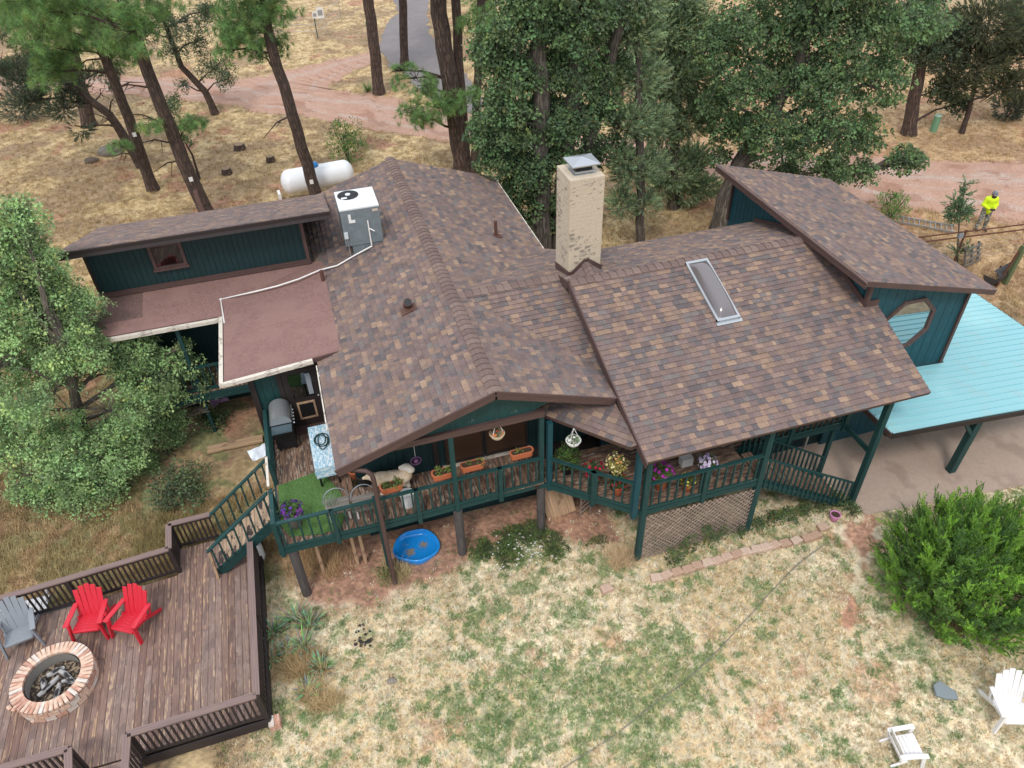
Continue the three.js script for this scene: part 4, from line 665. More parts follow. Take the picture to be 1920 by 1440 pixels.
// ------------------------------------------------------------------ trees
const leafMat = new THREE.MeshPhysicalMaterial({ color: 0xffffff, roughness: 0.9, transmission: 0.4, thickness: 0, side: THREE.DoubleSide });
function leafClump(n, R, L, W) { const gb = new GB(); for (let i = 0; i < n; i++) { const d = V3(rr(-1, 1), rr(-0.4, 1), rr(-1, 1)).normalize(), o = d.clone().multiplyScalar(R * rr(0.15, 0.75)), s = V3(rr(-1, 1), rr(-0.6, 0.6), rr(-1, 1)).cross(d).normalize().multiplyScalar(W * rr(0.7, 1.2)), l = L * rr(0.7, 1.25), m = o.clone().addScaledVector(d, l * 0.55), t = o.clone().addScaledVector(d, l).add(V3(0, -l * 0.25, 0)); gb.tri(o, m.clone().add(s), t); gb.tri(o, t, m.clone().sub(s)); } return gb.geo(); }
function needleTuft(n, L, W) { const gb = new GB(); for (let i = 0; i < n; i++) { const d = V3(rr(-1, 1), rr(-0.35, 1), rr(-1, 1)).normalize(), s = V3(rr(-1, 1), rr(-1, 1), rr(-1, 1)).cross(d).normalize().multiplyScalar(W), l = L * rr(0.7, 1.15); const o = d.clone().multiplyScalar(0.01); gb.tri(o.clone().add(s), o.clone().sub(s), d.clone().multiplyScalar(l)); } return gb.geo(); }
function spray(n, L, W) { const gb = new GB(); for (let i = 0; i < n; i++) { const t = i / n, o = V3(Math.sin(t * 2) * 0.05, t * L, 0), d = V3(rr(-1, 1), rr(0.7, 1.7), rr(-1, 1)).normalize(), s = V3(rr(-1, 1), rr(-1, 1), rr(-1, 1)).cross(d).normalize().multiplyScalar(W), l = L * rr(0.28, 0.5) * (1.1 - 0.6 * t); gb.tri(o.clone().add(s), o.clone().sub(s), o.clone().addScaledVector(d, l)); gb.tri(o.clone().sub(s), o.clone().add(s), o.clone().addScaledVector(d, -l * 0.1).add(s)); } return gb.geo(); }
const KIND = {
  oak: { g: [leafClump(12, 0.2, 0.1, 0.03), leafClump(12, 0.22, 0.09, 0.032)], col: [96, 124, 82], vary: 0.3, step: 0.17, up: 0.7, d: 7 },
  cotton: { g: [leafClump(11, 0.24, 0.13, 0.045), leafClump(11, 0.22, 0.12, 0.05)], col: [96, 126, 78], vary: 0.3, step: 0.2, up: 0.6, d: 8 },
  fineoak: { g: [leafClump(16, 0.19, 0.085, 0.026), leafClump(16, 0.21, 0.08, 0.028), leafClump(14, 0.16, 0.07, 0.024)], col: [96, 124, 82], vary: 0.34, step: 0.15, up: 0.9, d: 8 },
  pine: { g: [needleTuft(34, 0.24, 0.0075), needleTuft(30, 0.27, 0.007)], col: [118, 156, 88], vary: 0.24, step: 0.17, up: 0.5, d: 5 },
  juniper: { g: [spray(16, 0.28, 0.016), spray(14, 0.32, 0.016)], col: [146, 168, 126], vary: 0.24, step: 0.15, up: 0.4, d: 14 },
};
function crownMesh(parent, kind, blobs, dens = 1, col, name = 'crown', clump = 0.9, thr = 0.4) {
  const K = KIND[kind], pts = [];
  for (const [c, r, sy] of blobs) { const n = Math.round(dens * K.d * r * r / (K.step * K.step)); for (let i = 0, g = 0; i < n && g < n * 5; g++) { const d = V3(rr(-1, 1), rr(-1, 1), rr(-1, 1)); if (d.lengthSq() > 1) continue; d.normalize().multiplyScalar(r * Math.pow(rnd(), 0.5)); d.y *= sy || 0.75; const p = c.clone().add(d); if (noise3(p.x * clump + 9, p.y * clump * 1.3, p.z * clump) * 0.65 + noise3(p.x * 2.7, p.y * 2.7, p.z * 2.7 + 4) * 0.35 < thr) continue; i++; pts.push([p, d]); } }
  K.g.forEach((geo, k) => {
    const mine = pts.filter((_, i) => i % K.g.length === k), im = new THREE.InstancedMesh(geo, leafMat, mine.length), o = new THREE.Object3D(), cc = new THREE.Color(), base = col || K.col;
    mine.forEach(([p, d], i) => { o.position.copy(p); const q = d.clone().normalize().add(V3(0, K.up, 0)).normalize(); o.quaternion.setFromUnitVectors(V3(0, 1, 0), q); o.rotateY(rr(0, 6.28)); const s = rr(0.75, 1.25); o.scale.setScalar(s); o.updateMatrix(); im.setMatrixAt(i, o.matrix); const b = 1 + (rnd() - 0.5) * 2 * K.vary, w = rr(-8, 12) + (rnd() < 0.05 ? 24 : 0); im.setColorAt(i, cc.setRGB(clamp((base[0] * b + w) / 255), clamp(base[1] * b / 255 + w * 0.3 / 255), clamp((base[2] * b - w * 0.2) / 255), THREE.SRGBColorSpace)); });
    im.name = name; im.castShadow = im.receiveShadow = true; im.userData.kind = 'stuff'; parent.add(im);
  });
}
function tree(name, label, category, group, s) {
  // s: base [px, py], r trunk radius, path of trunk [px, py] upwards, kind, blobs [px, py, radius px, depth offset, squash], extra top blobs in metres
  const B = s.at ? V3(...s.at) : atY(s.base[0], s.base[1], 0), g = thing(name, label, category, group), bark = s.bark || M.bark;
  const path = [V3(B.x, gy(B.x, B.z) - 0.1, B.z), ...(s.path || []).map(([x, y, o]) => atDepth(x, y, B, o || 0))];
  const H = s.h || 0; if (H) { const l = path[path.length - 1], q = path[path.length - 2], d = l.clone().sub(q).normalize(); if (l.y < H) path.push(l.clone().addScaledVector(d, (H - l.y) / Math.max(0.5, d.y))); }
  const fine = []; for (let i = 0; i < path.length - 1; i++) { const n = Math.max(2, Math.ceil(path[i].distanceTo(path[i + 1]) / 0.8)); for (let k = 0; k < n; k++) { const p = path[i].clone().lerp(path[i + 1], k / n); if (i || k) p.add(V3(rr(-1, 1), 0, rr(-1, 1)).multiplyScalar(s.r * 0.14)); fine.push(p); } } fine.push(path[path.length - 1]);
  const hs = fine.map((_, i) => i / (fine.length - 1));
  part('trunk', tube(fine, hs.map((t) => s.r * (t < 0.02 ? 1.35 : 1.1 - (s.taper ?? 0.6) * t)), 12, 3), bark, g);
  const blobs = [], br = [], mpp = pxSize(B.clone().add(V3(0, 3, 0)));
  for (const [x, y, r, o, sq] of s.blobs || []) blobs.push([atDepth(x, y, B, o || 0), r * mpp, sq]);
  for (const [dx, y, dz, r, sq] of s.more || []) blobs.push([V3(B.x + dx, y, B.z + dz), r, sq]);
  const attach = (c) => { let best = fine[Math.floor(fine.length * 0.3)], bd = 1e9; for (const p of fine) { if (p.y > c.y + 0.2) continue; const d = p.distanceTo(c) + Math.abs(c.y - p.y - p.distanceTo(c) * 0.35); if (d < bd) { bd = d; best = p; } } return best; };
  for (const [c, r] of blobs) {
    const a = attach(c), mid = a.clone().lerp(c, 0.55).add(V3(rr(-0.2, 0.2), a.distanceTo(c) * 0.06, rr(-0.2, 0.2))), br0 = Math.min(s.r * 0.42, 0.03 + a.distanceTo(c) * 0.016);
    br.push(tube([a, a.clone().lerp(mid, 0.5).add(V3(rr(-0.1, 0.1), rr(-0.1, 0.1), rr(-0.1, 0.1))), mid, c], [br0, br0 * 0.85, br0 * 0.65, br0 * 0.35], 6));
    const tw = s.twigs ?? 7; for (let i = 0; i < tw; i++) { const d = V3(rr(-1, 1), rr(-0.5, 1), rr(-1, 1)).normalize().multiplyScalar(r * rr(0.6, 0.98)); d.y *= 0.75; const e = c.clone().add(d), m2 = c.clone().lerp(e, 0.5).add(V3(rr(-0.12, 0.12), rr(-0.05, 0.15), rr(-0.12, 0.12))); br.push(tube([mid.clone().lerp(c, 0.7), m2, e], [br0 * 0.38, br0 * 0.26, 0.006], 5)); }
  }
  for (const [t, dir, len] of s.dead || []) { const a = fine[Math.floor(t * (fine.length - 1))], e = a.clone().addScaledVector(V3(...dir).normalize(), len), m = a.clone().lerp(e, 0.5).add(V3(0, len * 0.12, 0)); br.push(tube([a, m, e], [0.045, 0.03, 0.01], 6)); br.push(tube([m, m.clone().add(V3(rr(-0.4, 0.4), rr(-0.5, 0.1), rr(-0.3, 0.3)))], [0.02, 0.006], 5)); br.push(tube([a.clone().lerp(m, 0.7), m.clone().add(V3(rr(-0.5, 0.5), rr(-0.7, -0.1), rr(-0.3, 0.3)))], [0.02, 0.006], 5)); }
  if (br.length) part('branches', merge(br), bark, g);
  if (blobs.length) crownMesh(g, s.kind, blobs, s.dens || 1, s.col, 'crown', s.clump || 0.9, s.thr ?? 0.4);
  if (s.tag) { const p = fine[Math.floor(fine.length * s.tag)], n = CAM.clone().sub(p).setY(0).normalize(); const t = part('tree_tag', boxG(0.16, 0.2, 0.01), M.white, g, [p.x + n.x * s.r * 1.02, p.y, p.z + n.z * s.r * 1.02]); t.rotation.y = Math.atan2(n.x, n.z); }
  rebase(g, B.x, gy(B.x, B.z), B.z); return g;
}
const pineTop = (x, z, h, r, n = 7) => Array.from({ length: n }, (_, i) => [rr(-r, r) * 0.7 + x, h + i * 1.1, rr(-r, r) * 0.7 + z, r * (1 - i / n * 0.6)]);
const PG = 'tall pines behind the house', LP = 'tall bare-trunked pine', near = V3;
tree('pine_tree', 'tall pine whose tagged trunk rises just behind the left shed roof', 'tree', PG, { base: [393, 412], r: 0.3, path: [[330, 270], [290, 165], [226, -10]], h: 13, kind: 'pine', thr: 0.47, dens: 0.8, tag: 0.16, blobs: [[355, 236, 36, 0.5, 0.5], [285, 236, 26, -0.4, 0.5], [250, 60, 60, -1], [200, 40, 60, 0], [300, -30, 60, 0]], more: pineTop(-3, 0, 9, 1.8, 5), dead: [[0.3, [-1, 0.2, 0.2], 1.6], [0.36, [-1, 0.3, -0.2], 2.0], [0.45, [-1, 0.1, 0.2], 1.8], [0.26, [-0.8, -0.1, 0.3], 1.3]] });
tree('pine_tree', 'slender pine with white tag standing near the pale boulder', 'tree', PG, { base: [288, 356], r: 0.25, path: [[240, 220], [185, 80], [150, -10]], h: 12, kind: 'pine', thr: 0.47, dens: 0.8, tag: 0.24, blobs: [[130, 95, 62, 0], [195, 60, 62, 1], [90, 60, 60, -1], [160, 15, 66, 0], [95, 135, 44, -1], [230, 95, 38, 1], [225, 275, 22, -1, 0.4], [60, 15, 60, 0]], more: pineTop(-3, 0, 9, 1.8, 4), dead: [[0.4, [1, 0.1, 0], 1.2], [0.5, [-1, -0.2, 0.2], 1.5]] });
tree('pine_tree', 'pine with reddish bark standing in front of the propane tank', 'tree', PG, { base: [600, 388], r: 0.26, path: [[548, 215], [513, 100], [486, -10]], h: 14, kind: 'pine', thr: 0.47, dens: 0.8, tag: 0.14, taper: 0.5, blobs: [[470, 62, 52, 0], [430, 55, 36, -0.5], [512, 82, 38, 0.8], [450, 15, 50, 0], [505, 20, 44, 0], [430, 95, 26, -0.4], [480, 100, 24, 0.5]], more: pineTop(-1.5, 0, 9, 1.9, 6), dead: [[0.34, [-1, -0.5, 0.3], 1.6]] });
tree('pine_tree', 'thick pine behind the main ridge with low green boughs', 'tree', PG, { base: [868, 322], r: 0.4, path: [[846, 180], [819, -10]], h: 15, kind: 'pine', thr: 0.47, dens: 0.8, taper: 0.4, blobs: [[768, 148, 36, -0.6], [805, 200, 46, -0.8], [775, 218, 34, -0.6], [845, 195, 30, -0.8], [790, 160, 34, -0.4], [742, 132, 16, -0.4, 0.4], [880, 175, 24, -0.6, 0.5]], more: pineTop(0, 0, 10, 2, 6) });
tree('pine_tree', 'pine trunk leaning close against the thick pine behind the ridge', 'tree', PG, { base: [874, 316], r: 0.22, path: [[864, 170], [853, -10]], h: 14, kind: 'pine', thr: 0.47, dens: 0.8, taper: 0.3, more: pineTop(0.6, -0.6, 10, 1.8, 5) });
tree('pine_tree', 'thin pine with white tag right of the paired trunks', 'tree', PG, { base: [889, 325], r: 0.19, path: [[896, 140], [903, -10]], h: 14, kind: 'pine', thr: 0.47, dens: 0.8, taper: 0.3, tag: 0.2, blobs: [[905, 30, 26, 0], [880, 45, 24, 0]], more: pineTop(0.8, 0, 10, 1.7, 5) });
tree('pine_tree', 'pine beside the spiky yucca at the road junction', 'tree', PG, { base: [711, 176], r: 0.32, path: [[700, 80], [689, -10]], h: 15, kind: 'pine', thr: 0.47, dens: 0.8, taper: 0.3, more: pineTop(-0.4, 0, 10.5, 2, 5) });
tree('pine_tree', 'narrow pine trunk standing alone by the asphalt drive', 'tree', PG, { base: [758, 124], r: 0.26, path: [[757, 60], [754, -10]], h: 15, kind: 'pine', thr: 0.47, dens: 0.8, taper: 0.3, more: pineTop(0, 0, 10.5, 2, 5) });
tree('pine_tree', 'pine trunk beyond the bend of the asphalt drive', 'tree', PG, { base: [918, 112], r: 0.32, path: [[914, 50], [910, -10]], h: 15, kind: 'pine', thr: 0.47, dens: 0.8, taper: 0.3, blobs: [[895, 15, 40, 0]], more: pineTop(0, 0, 10.5, 2, 5) });
tree('pine_tree', 'stout pine at the left edge of the dry field', 'tree', PG, { base: [168, 236], r: 0.36, path: [[150, 160], [120, 40], [100, -20]], h: 12, kind: 'pine', thr: 0.47, dens: 0.8, col: [70, 92, 54], blobs: [[60, 110, 46, 0], [30, 45, 56, 0], [130, 170, 34, 0.4], [200, 130, 34, 0.6], [5, 120, 50, 0], [100, 0, 50, 0]], more: pineTop(-2, 0, 9, 1.8, 4) });
tree('oak_tree', 'leaning dark oak beside the pale boulder in the dry field', 'tree', 'oaks around the house', { base: [268, 312], r: 0.24, path: [[236, 262], [205, 215], [150, 172], [70, 120]], kind: 'juniper', col: [72, 88, 62], blobs: [[150, 160, 40, 0.6], [90, 140, 44, 0], [40, 150, 44, 0], [120, 205, 28, -0.6], [190, 175, 26, 0.8], [60, 190, 28, 0], [150, 240, 20, -0.8]], dens: 0.7, dead: [[0.35, [-0.5, 0.6, 0.3], 1.4], [0.5, [0.4, 0.6, 0.4], 1.4], [0.2, [-0.8, 0.2, 0.6], 1.2]] });
tree('oak_tree', 'open leaning oak with sparse crown beside the dirt road', 'tree', 'oaks around the house', { base: [404, 214], r: 0.2, path: [[385, 172], [340, 125], [318, 70], [300, 10]], kind: 'oak', col: [78, 100, 68], bark: M.bark, blobs: [[350, 40, 46, 0], [405, 128, 40, 0.5], [328, 92, 34, -0.5], [300, 15, 44, 0], [372, 78, 30, 0.5], [420, 150, 24, -0.4], [345, 160, 18, 0.4], [390, 20, 36, 0.5], [270, 60, 34, -0.5]], dens: 0.5, thr: 0.46, twigs: 10 });
const bush = (name, label, px, py, rpx, kind, col, dens = 1, h = 0.7, grp) => { const B = atY(px, py, 0), g = thing(name, label, 'shrub', grp), m = pxSize(B), R = rpx * m, st = []; for (let i = 0; i < 6; i++) { const a = rr(0, 6.28); st.push(tube([V3(B.x, -0.05, B.z), V3(B.x + Math.cos(a) * R * 0.4, R * h, B.z + Math.sin(a) * R * 0.4), V3(B.x + Math.cos(a) * R * 0.7, R * h * 1.7, B.z + Math.sin(a) * R * 0.7)], [0.025, 0.018, 0.006], 5)); } part('stems', merge(st), M.barkGrey, g); crownMesh(g, kind, [[V3(B.x, R * h, B.z), R, h]], dens, col, 'foliage', 2.2, 0.38); return rebase(g, B.x, gy(B.x, B.z), B.z); };
bush('shrub', 'grey green shrub at the left side of the dry field', 50, 225, 42, 'juniper', [100, 112, 92], 0.6);
bush('shrub', 'bright green sapling beside the white propane tank', 655, 305, 40, 'oak', [104, 140, 66], 0.6, 1.1);
bush('shrub', 'round grey green bush beyond the dirt road', 1886, 222, 27, 'juniper', [88, 100, 80], 1.6, 0.9);
bush('shrub', 'low green bush behind the metal ladder', 1668, 408, 30, 'oak', [112, 146, 74], 0.7, 0.9);
bush('shrub', 'pale green low shrub between the lower deck stairs and oak', 345, 930, 62, 'oak', [96, 116, 76], 0.9, 0.45);
bush('shrub', 'leafy green weeds below the shaded porch', 400, 800, 34, 'oak', [70, 98, 52], 0.7, 0.4);
{ const B = atY(690, 172, 0), g = thing('yucca', 'spiky green yucca at the foot of a pine by the junction', 'plant'), gb = new GB(); for (let i = 0; i < 90; i++) { const d = V3(rr(-1, 1), rr(0.15, 1.2), rr(-1, 1)).normalize(), s = d.clone().cross(V3(0, 1, 0)).normalize().multiplyScalar(0.02); gb.tri(B.clone().add(s), B.clone().sub(s), B.clone().addScaledVector(d, rr(0.6, 0.95))); } part('leaves', gb.geo(), mat(0x6d8a4e, 0.7, { side: THREE.DoubleSide }), g); rebase(g, B.x, 0, B.z); }
// broadleaf trees between the house and the road
const CW = 'broadleaf trees behind the chimney';
tree('cottonwood_tree', 'tall dense dark green tree standing left of the chimney', 'tree', CW, { base: [1018, 505], r: 0.36, path: [[1015, 380], [1012, 150], [1005, -20]], h: 12, kind: 'cotton', dens: 1.3, bark: M.barkGrey, taper: 0.5, blobs: [[920, 90, 44, 0], [905, 250, 34, -0.3], [960, 360, 40, 0.2], [1010, 420, 30, 0.3], [960, 50, 56, 0], [1030, 40, 62, 0.5], [955, 140, 54, 0], [1020, 130, 60, 0.8], [965, 235, 58, -0.3], [1030, 225, 56, 0.4], [930, 305, 36, -0.3], [985, 320, 52, 0], [990, 388, 38, 0.2], [925, 200, 40, -0.4], [1000, -20, 60, 0], [945, 275, 40, 0]], thr: 0.36 });
tree('cottonwood_tree', 'dark green tree with grey trunk partly behind the chimney', 'tree', CW, { base: [1050, 500], r: 0.3, path: [[1052, 380], [1075, 180], [1095, -20]], h: 12, kind: 'cotton', dens: 1.3, bark: M.barkGrey, taper: 0.5, blobs: [[1035, 400, 30, 0.3], [1090, 60, 56, 0], [1080, 140, 62, 0.4], [1075, 230, 52, 0], [1062, 310, 46, 0], [1055, 370, 36, 0], [1120, 190, 44, 0.6], [1080, -10, 60, 0], [1040, 290, 50, 0.3]], thr: 0.36 });
tree('cottonwood_tree', 'leaning dark tree reaching over the road behind the chimney', 'tree', CW, { base: [1080, 480], r: 0.26, path: [[1090, 330], [1130, 170], [1180, -20]], h: 12, kind: 'cotton', bark: M.barkGrey, taper: 0.5, blobs: [[1150, 40, 52, 0], [1140, 120, 46, 0.6], [1130, 265, 34, -0.3], [1110, 300, 26, 0.5], [1155, 270, 18, 0.5], [1195, 20, 50, 1]], thr: 0.42 });
const JU = 'junipers between the chimney and the oak';
tree('juniper_tree', 'slim grey green juniper right of the chimney', 'tree', JU, { base: [1200, 468], r: 0.17, path: [[1202, 330], [1196, 150], [1194, -20]], h: 11, kind: 'juniper', bark: M.barkGrey, taper: 0.5, blobs: [[1190, 60, 44, 0], [1200, 140, 46, 0.5], [1180, 225, 40, 0], [1215, 225, 40, 0.5], [1190, 320, 40, 0.2], [1165, 380, 26, 0], [1210, 385, 26, 0], [1170, 300, 30, 0], [1225, 310, 30, 0.4], [1200, -10, 50, 0], [1155, 240, 24, 0]], dens: 1.35, thr: 0.33, twigs: 9, dead: [[0.2, [-1, 0.2, 0.3], 1.2], [0.35, [1, 0.3, 0.3], 1.4]] });
tree('juniper_tree', 'bushy juniper standing beside the big oak', 'tree', JU, { base: [1262, 390], r: 0.22, path: [[1266, 260], [1274, 120], [1280, -20]], h: 11, kind: 'juniper', bark: M.barkGrey, taper: 0.5, blobs: [[1255, 50, 52, 0], [1300, 55, 46, 0.4], [1262, 130, 50, 0], [1305, 140, 40, 0.4], [1290, 220, 48, 0], [1245, 250, 36, 0], [1265, 320, 44, 0], [1300, 300, 34, 0.2], [1240, 350, 26, 0], [1235, 180, 40, 0], [1225, 100, 40, 0], [1320, 200, 36, 0], [1325, 350, 26, 0.2], [1290, 360, 30, 0.2], [1280, -15, 50, 0]], dens: 1.4, thr: 0.33, twigs: 9 });
tree('juniper_tree', 'dark trunked tree far beyond the junipers', 'tree', JU, { base: [1158, 184], r: 0.3, path: [[1157, 100], [1155, -10]], h: 12, kind: 'juniper', col: [74, 96, 62], blobs: [[1150, 60, 40, 0], [1175, 20, 40, 0]] });
tree('oak_tree', 'huge spreading dark green oak behind the tower roof', 'tree', 'oaks around the house', { base: [1352, 432], r: 0.42, path: [[1362, 370], [1385, 310], [1440, 230], [1500, 120], [1530, 20]], kind: 'cotton', col: [98, 128, 80], bark: M.barkGrey, taper: 0.75, blobs: [[1390, 55, 62, 0], [1480, 40, 72, 0.6], [1580, 45, 74, 0], [1670, 45, 60, 0], [1390, 155, 54, -0.4], [1470, 145, 70, 0.5], [1560, 150, 72, -0.5], [1645, 150, 58, 0], [1375, 245, 44, 0], [1440, 250, 60, -0.6], [1530, 250, 66, -0.8], [1610, 250, 52, -0.3], [1688, 300, 34, 0], [1560, 318, 42, -0.6], [1620, 322, 28, 0], [1345, 190, 36, 0], [1340, 90, 44, 0], [1730, 35, 52, 0.4], [1500, -40, 80, 0], [1620, -40, 70, 0], [1400, 330, 30, 0.2], [1480, 320, 40, 0.2], [1345, 290, 24, 0.2], [1715, 300, 22, 0]], thr: 0.36, twigs: 9 });
tree('oak_tree', 'thick trunked tree on the far side of the dirt road', 'tree', 'trees beyond the dirt road', { base: [1704, 252], r: 0.33, path: [[1712, 190], [1728, 110], [1745, -10]], h: 9, kind: 'cotton', col: [70, 90, 58], blobs: [[1755, 95, 50, 0], [1735, 35, 54, 0], [1790, 60, 50, 0.6], [1770, 170, 34, 0.4], [1690, 90, 40, 0], [1800, 195, 24, 0.5]], thr: 0.42 });
tree('oak_tree', 'olive leaved tree with thin leaning trunk across the road', 'tree', 'trees beyond the dirt road', { base: [1803, 250], r: 0.13, path: [[1815, 215], [1835, 130], [1855, 40]], kind: 'juniper', col: [84, 96, 60], bark: M.bark, blobs: [[1830, 115, 50, 0], [1850, 40, 60, 0], [1885, 110, 48, 0.6], [1900, 45, 60, 0.4], [1800, 160, 34, 0], [1870, 165, 30, 0.4], [1915, 160, 36, 0.4], [1780, 115, 36, 0.2], [1960, 90, 70, 0]], dens: 0.8 });
tree('juniper_sapling', 'small young juniper tree next to the person in yellow', 'tree', null, { base: [1796, 492], r: 0.035, path: [[1798, 420], [1808, 355]], kind: 'juniper', col: [92, 128, 86], bark: M.barkGrey, blobs: [[1798, 395, 16, 0, 1], [1804, 366, 9, 0, 1], [1812, 345, 4, 0, 1.2], [1790, 376, 7, 0], [1812, 402, 9, 0], [1786, 408, 9, 0], [1796, 470, 8, 0], [1812, 462, 5, 0]], dens: 1.5, thr: 0.2, twigs: 5 });
tree('oak_tree', 'large pale green oak spreading over the left of the flat roof', 'tree', 'oaks around the house', { base: [170, 860], r: 0.2, path: [[150, 790, 0], [135, 720, -0.3], [120, 650, -0.5]], kind: 'fineoak', col: [148, 178, 120], bark: M.barkGrey, taper: 0.7, blobs: [[30, 400, 36, 0.5], [70, 500, 46, 0.3], [115, 560, 46, 0.5], [165, 615, 44, 0.6], [100, 660, 70, 0], [60, 820, 60, -0.8], [0, 840, 50, -0.8], [0, 480, 60, 0.2], [0, 680, 70, -0.4], [150, 600, 60, 0.3], [60, 580, 70, 0], [280, 740, 60, 0.3], [380, 770, 26, 1.0], [60, 900, 50, -1.4], [150, 980, 44, -1.8], [340, 905, 40, 0], [290, 970, 40, -1], [50, 462, 36, 0.6], [88, 522, 36, 0.7], [140, 568, 32, 0.8], [180, 605, 36, 0.8], [260, 655, 40, 0.9], [360, 690, 26, 1.2], [385, 745, 20, 1.2], [345, 790, 34, 0.9], [330, 850, 40, 0.2], [320, 930, 34, -0.6], [230, 985, 36, -1.4], [35, 430, 48, 0.5], [20, 520, 60, 0], [60, 545, 54, 0.4], [120, 590, 40, 0.6], [60, 640, 76, -0.4], [160, 650, 64, 0], [235, 690, 54, 0.6], [310, 680, 34, 1.0], [330, 740, 46, 1.0], [380, 718, 20, 1.2, 0.5], [100, 740, 84, -0.8], [210, 770, 72, -0.6], [300, 800, 52, 0.4], [130, 840, 78, -1.2], [230, 850, 70, -1], [300, 880, 48, -0.4], [180, 920, 66, -1.6], [260, 940, 50, -1.2], [110, 920, 50, -1.6], [0, 760, 60, -0.4], [15, 600, 60, -0.4], [215, 630, 30, 0.8], [345, 650, 16, 1.2], [40, 850, 30, -1]], dens: 1.15, thr: 0.45, twigs: 12, clump: 0.9 });
tree('oak_tree', 'slim young oak stems behind the left shed roof', 'tree', 'oaks around the house', { base: [374, 336], r: 0.06, path: [[360, 290], [348, 268]], kind: 'oak', blobs: [[345, 262, 16, 0], [310, 205, 24, -1], [320, 190, 20, 0]], dens: 0.6 });
// the big feathery juniper beside the carport
{
  const B = atY(1812, 1105, 0), g = thing('juniper_bush', 'big bright green feathery juniper bush in front of the carport', 'shrub');
  const geos = [spray(20, 0.2, 0.008), spray(18, 0.17, 0.009)], pts = [], core = [];
  const R = 2.15;
  for (let i = 0; i < 460; i++) {
    const a = rr(0, 6.28), e = Math.asin(Math.pow(rnd(), 0.75)), dir = V3(Math.cos(a) * Math.cos(e), Math.sin(e) * 0.8, Math.sin(a) * Math.cos(e));
    const rad = R * (0.66 + 0.24 * noise2(Math.cos(a) * 3 + 7, Math.sin(a) * 3 + e * 3)), tip = B.clone().add(V3(dir.x * rad * 1.05, 0.15 + dir.y * rad * 0.92, dir.z * rad * 0.9));
    const grow = dir.clone().multiplyScalar(0.85).add(V3(rr(-0.3, 0.4), 0.8, rr(-0.35, 0.35))).normalize(), len = rr(0.8, 1.5), n = 27, tone = rr(0.72, 1.3);
    for (let k = 0; k < n; k++) { const t = k / n, w = 0.15 * (1 - t) + 0.015; pts.push([tip.clone().addScaledVector(grow, (t - 0.35) * len).add(V3(rr(-w, w), rr(-w, w), rr(-w, w))), grow.clone().add(V3(rr(-0.6, 0.6), rr(-0.2, 0.5), rr(-0.6, 0.6))).normalize(), tone]); }
    if (i % 9 === 0) core.push(tube([B.clone(), B.clone().lerp(tip, 0.5).add(V3(0, 0.1, 0)), tip], [0.03, 0.02, 0.006], 5));
  }
  part('branches', merge(core), M.barkGrey, g);
  geos.forEach((geo, k) => { const mine = pts.filter((_, i) => i % 2 === k), im = new THREE.InstancedMesh(geo, leafMat, mine.length), o = new THREE.Object3D(), c = new THREE.Color(); mine.forEach(([p, d, tn], i) => { o.position.copy(p); o.quaternion.setFromUnitVectors(V3(0, 1, 0), d); o.rotateY(rr(0, 6.28)); o.scale.setScalar(rr(0.7, 1.25)); o.updateMatrix(); im.setMatrixAt(i, o.matrix); const b = rr(0.85, 1.15) * tn; im.setColorAt(i, c.setRGB(clamp((106 * b + (tn - 1) * 34) / 255), clamp(150 * b / 255), clamp(44 * b / 255), THREE.SRGBColorSpace)); }); im.name = 'foliage'; im.castShadow = im.receiveShadow = true; im.userData.kind = 'stuff'; g.add(im); });
  rebase(g, B.x, gy(B.x, B.z), B.z);
}
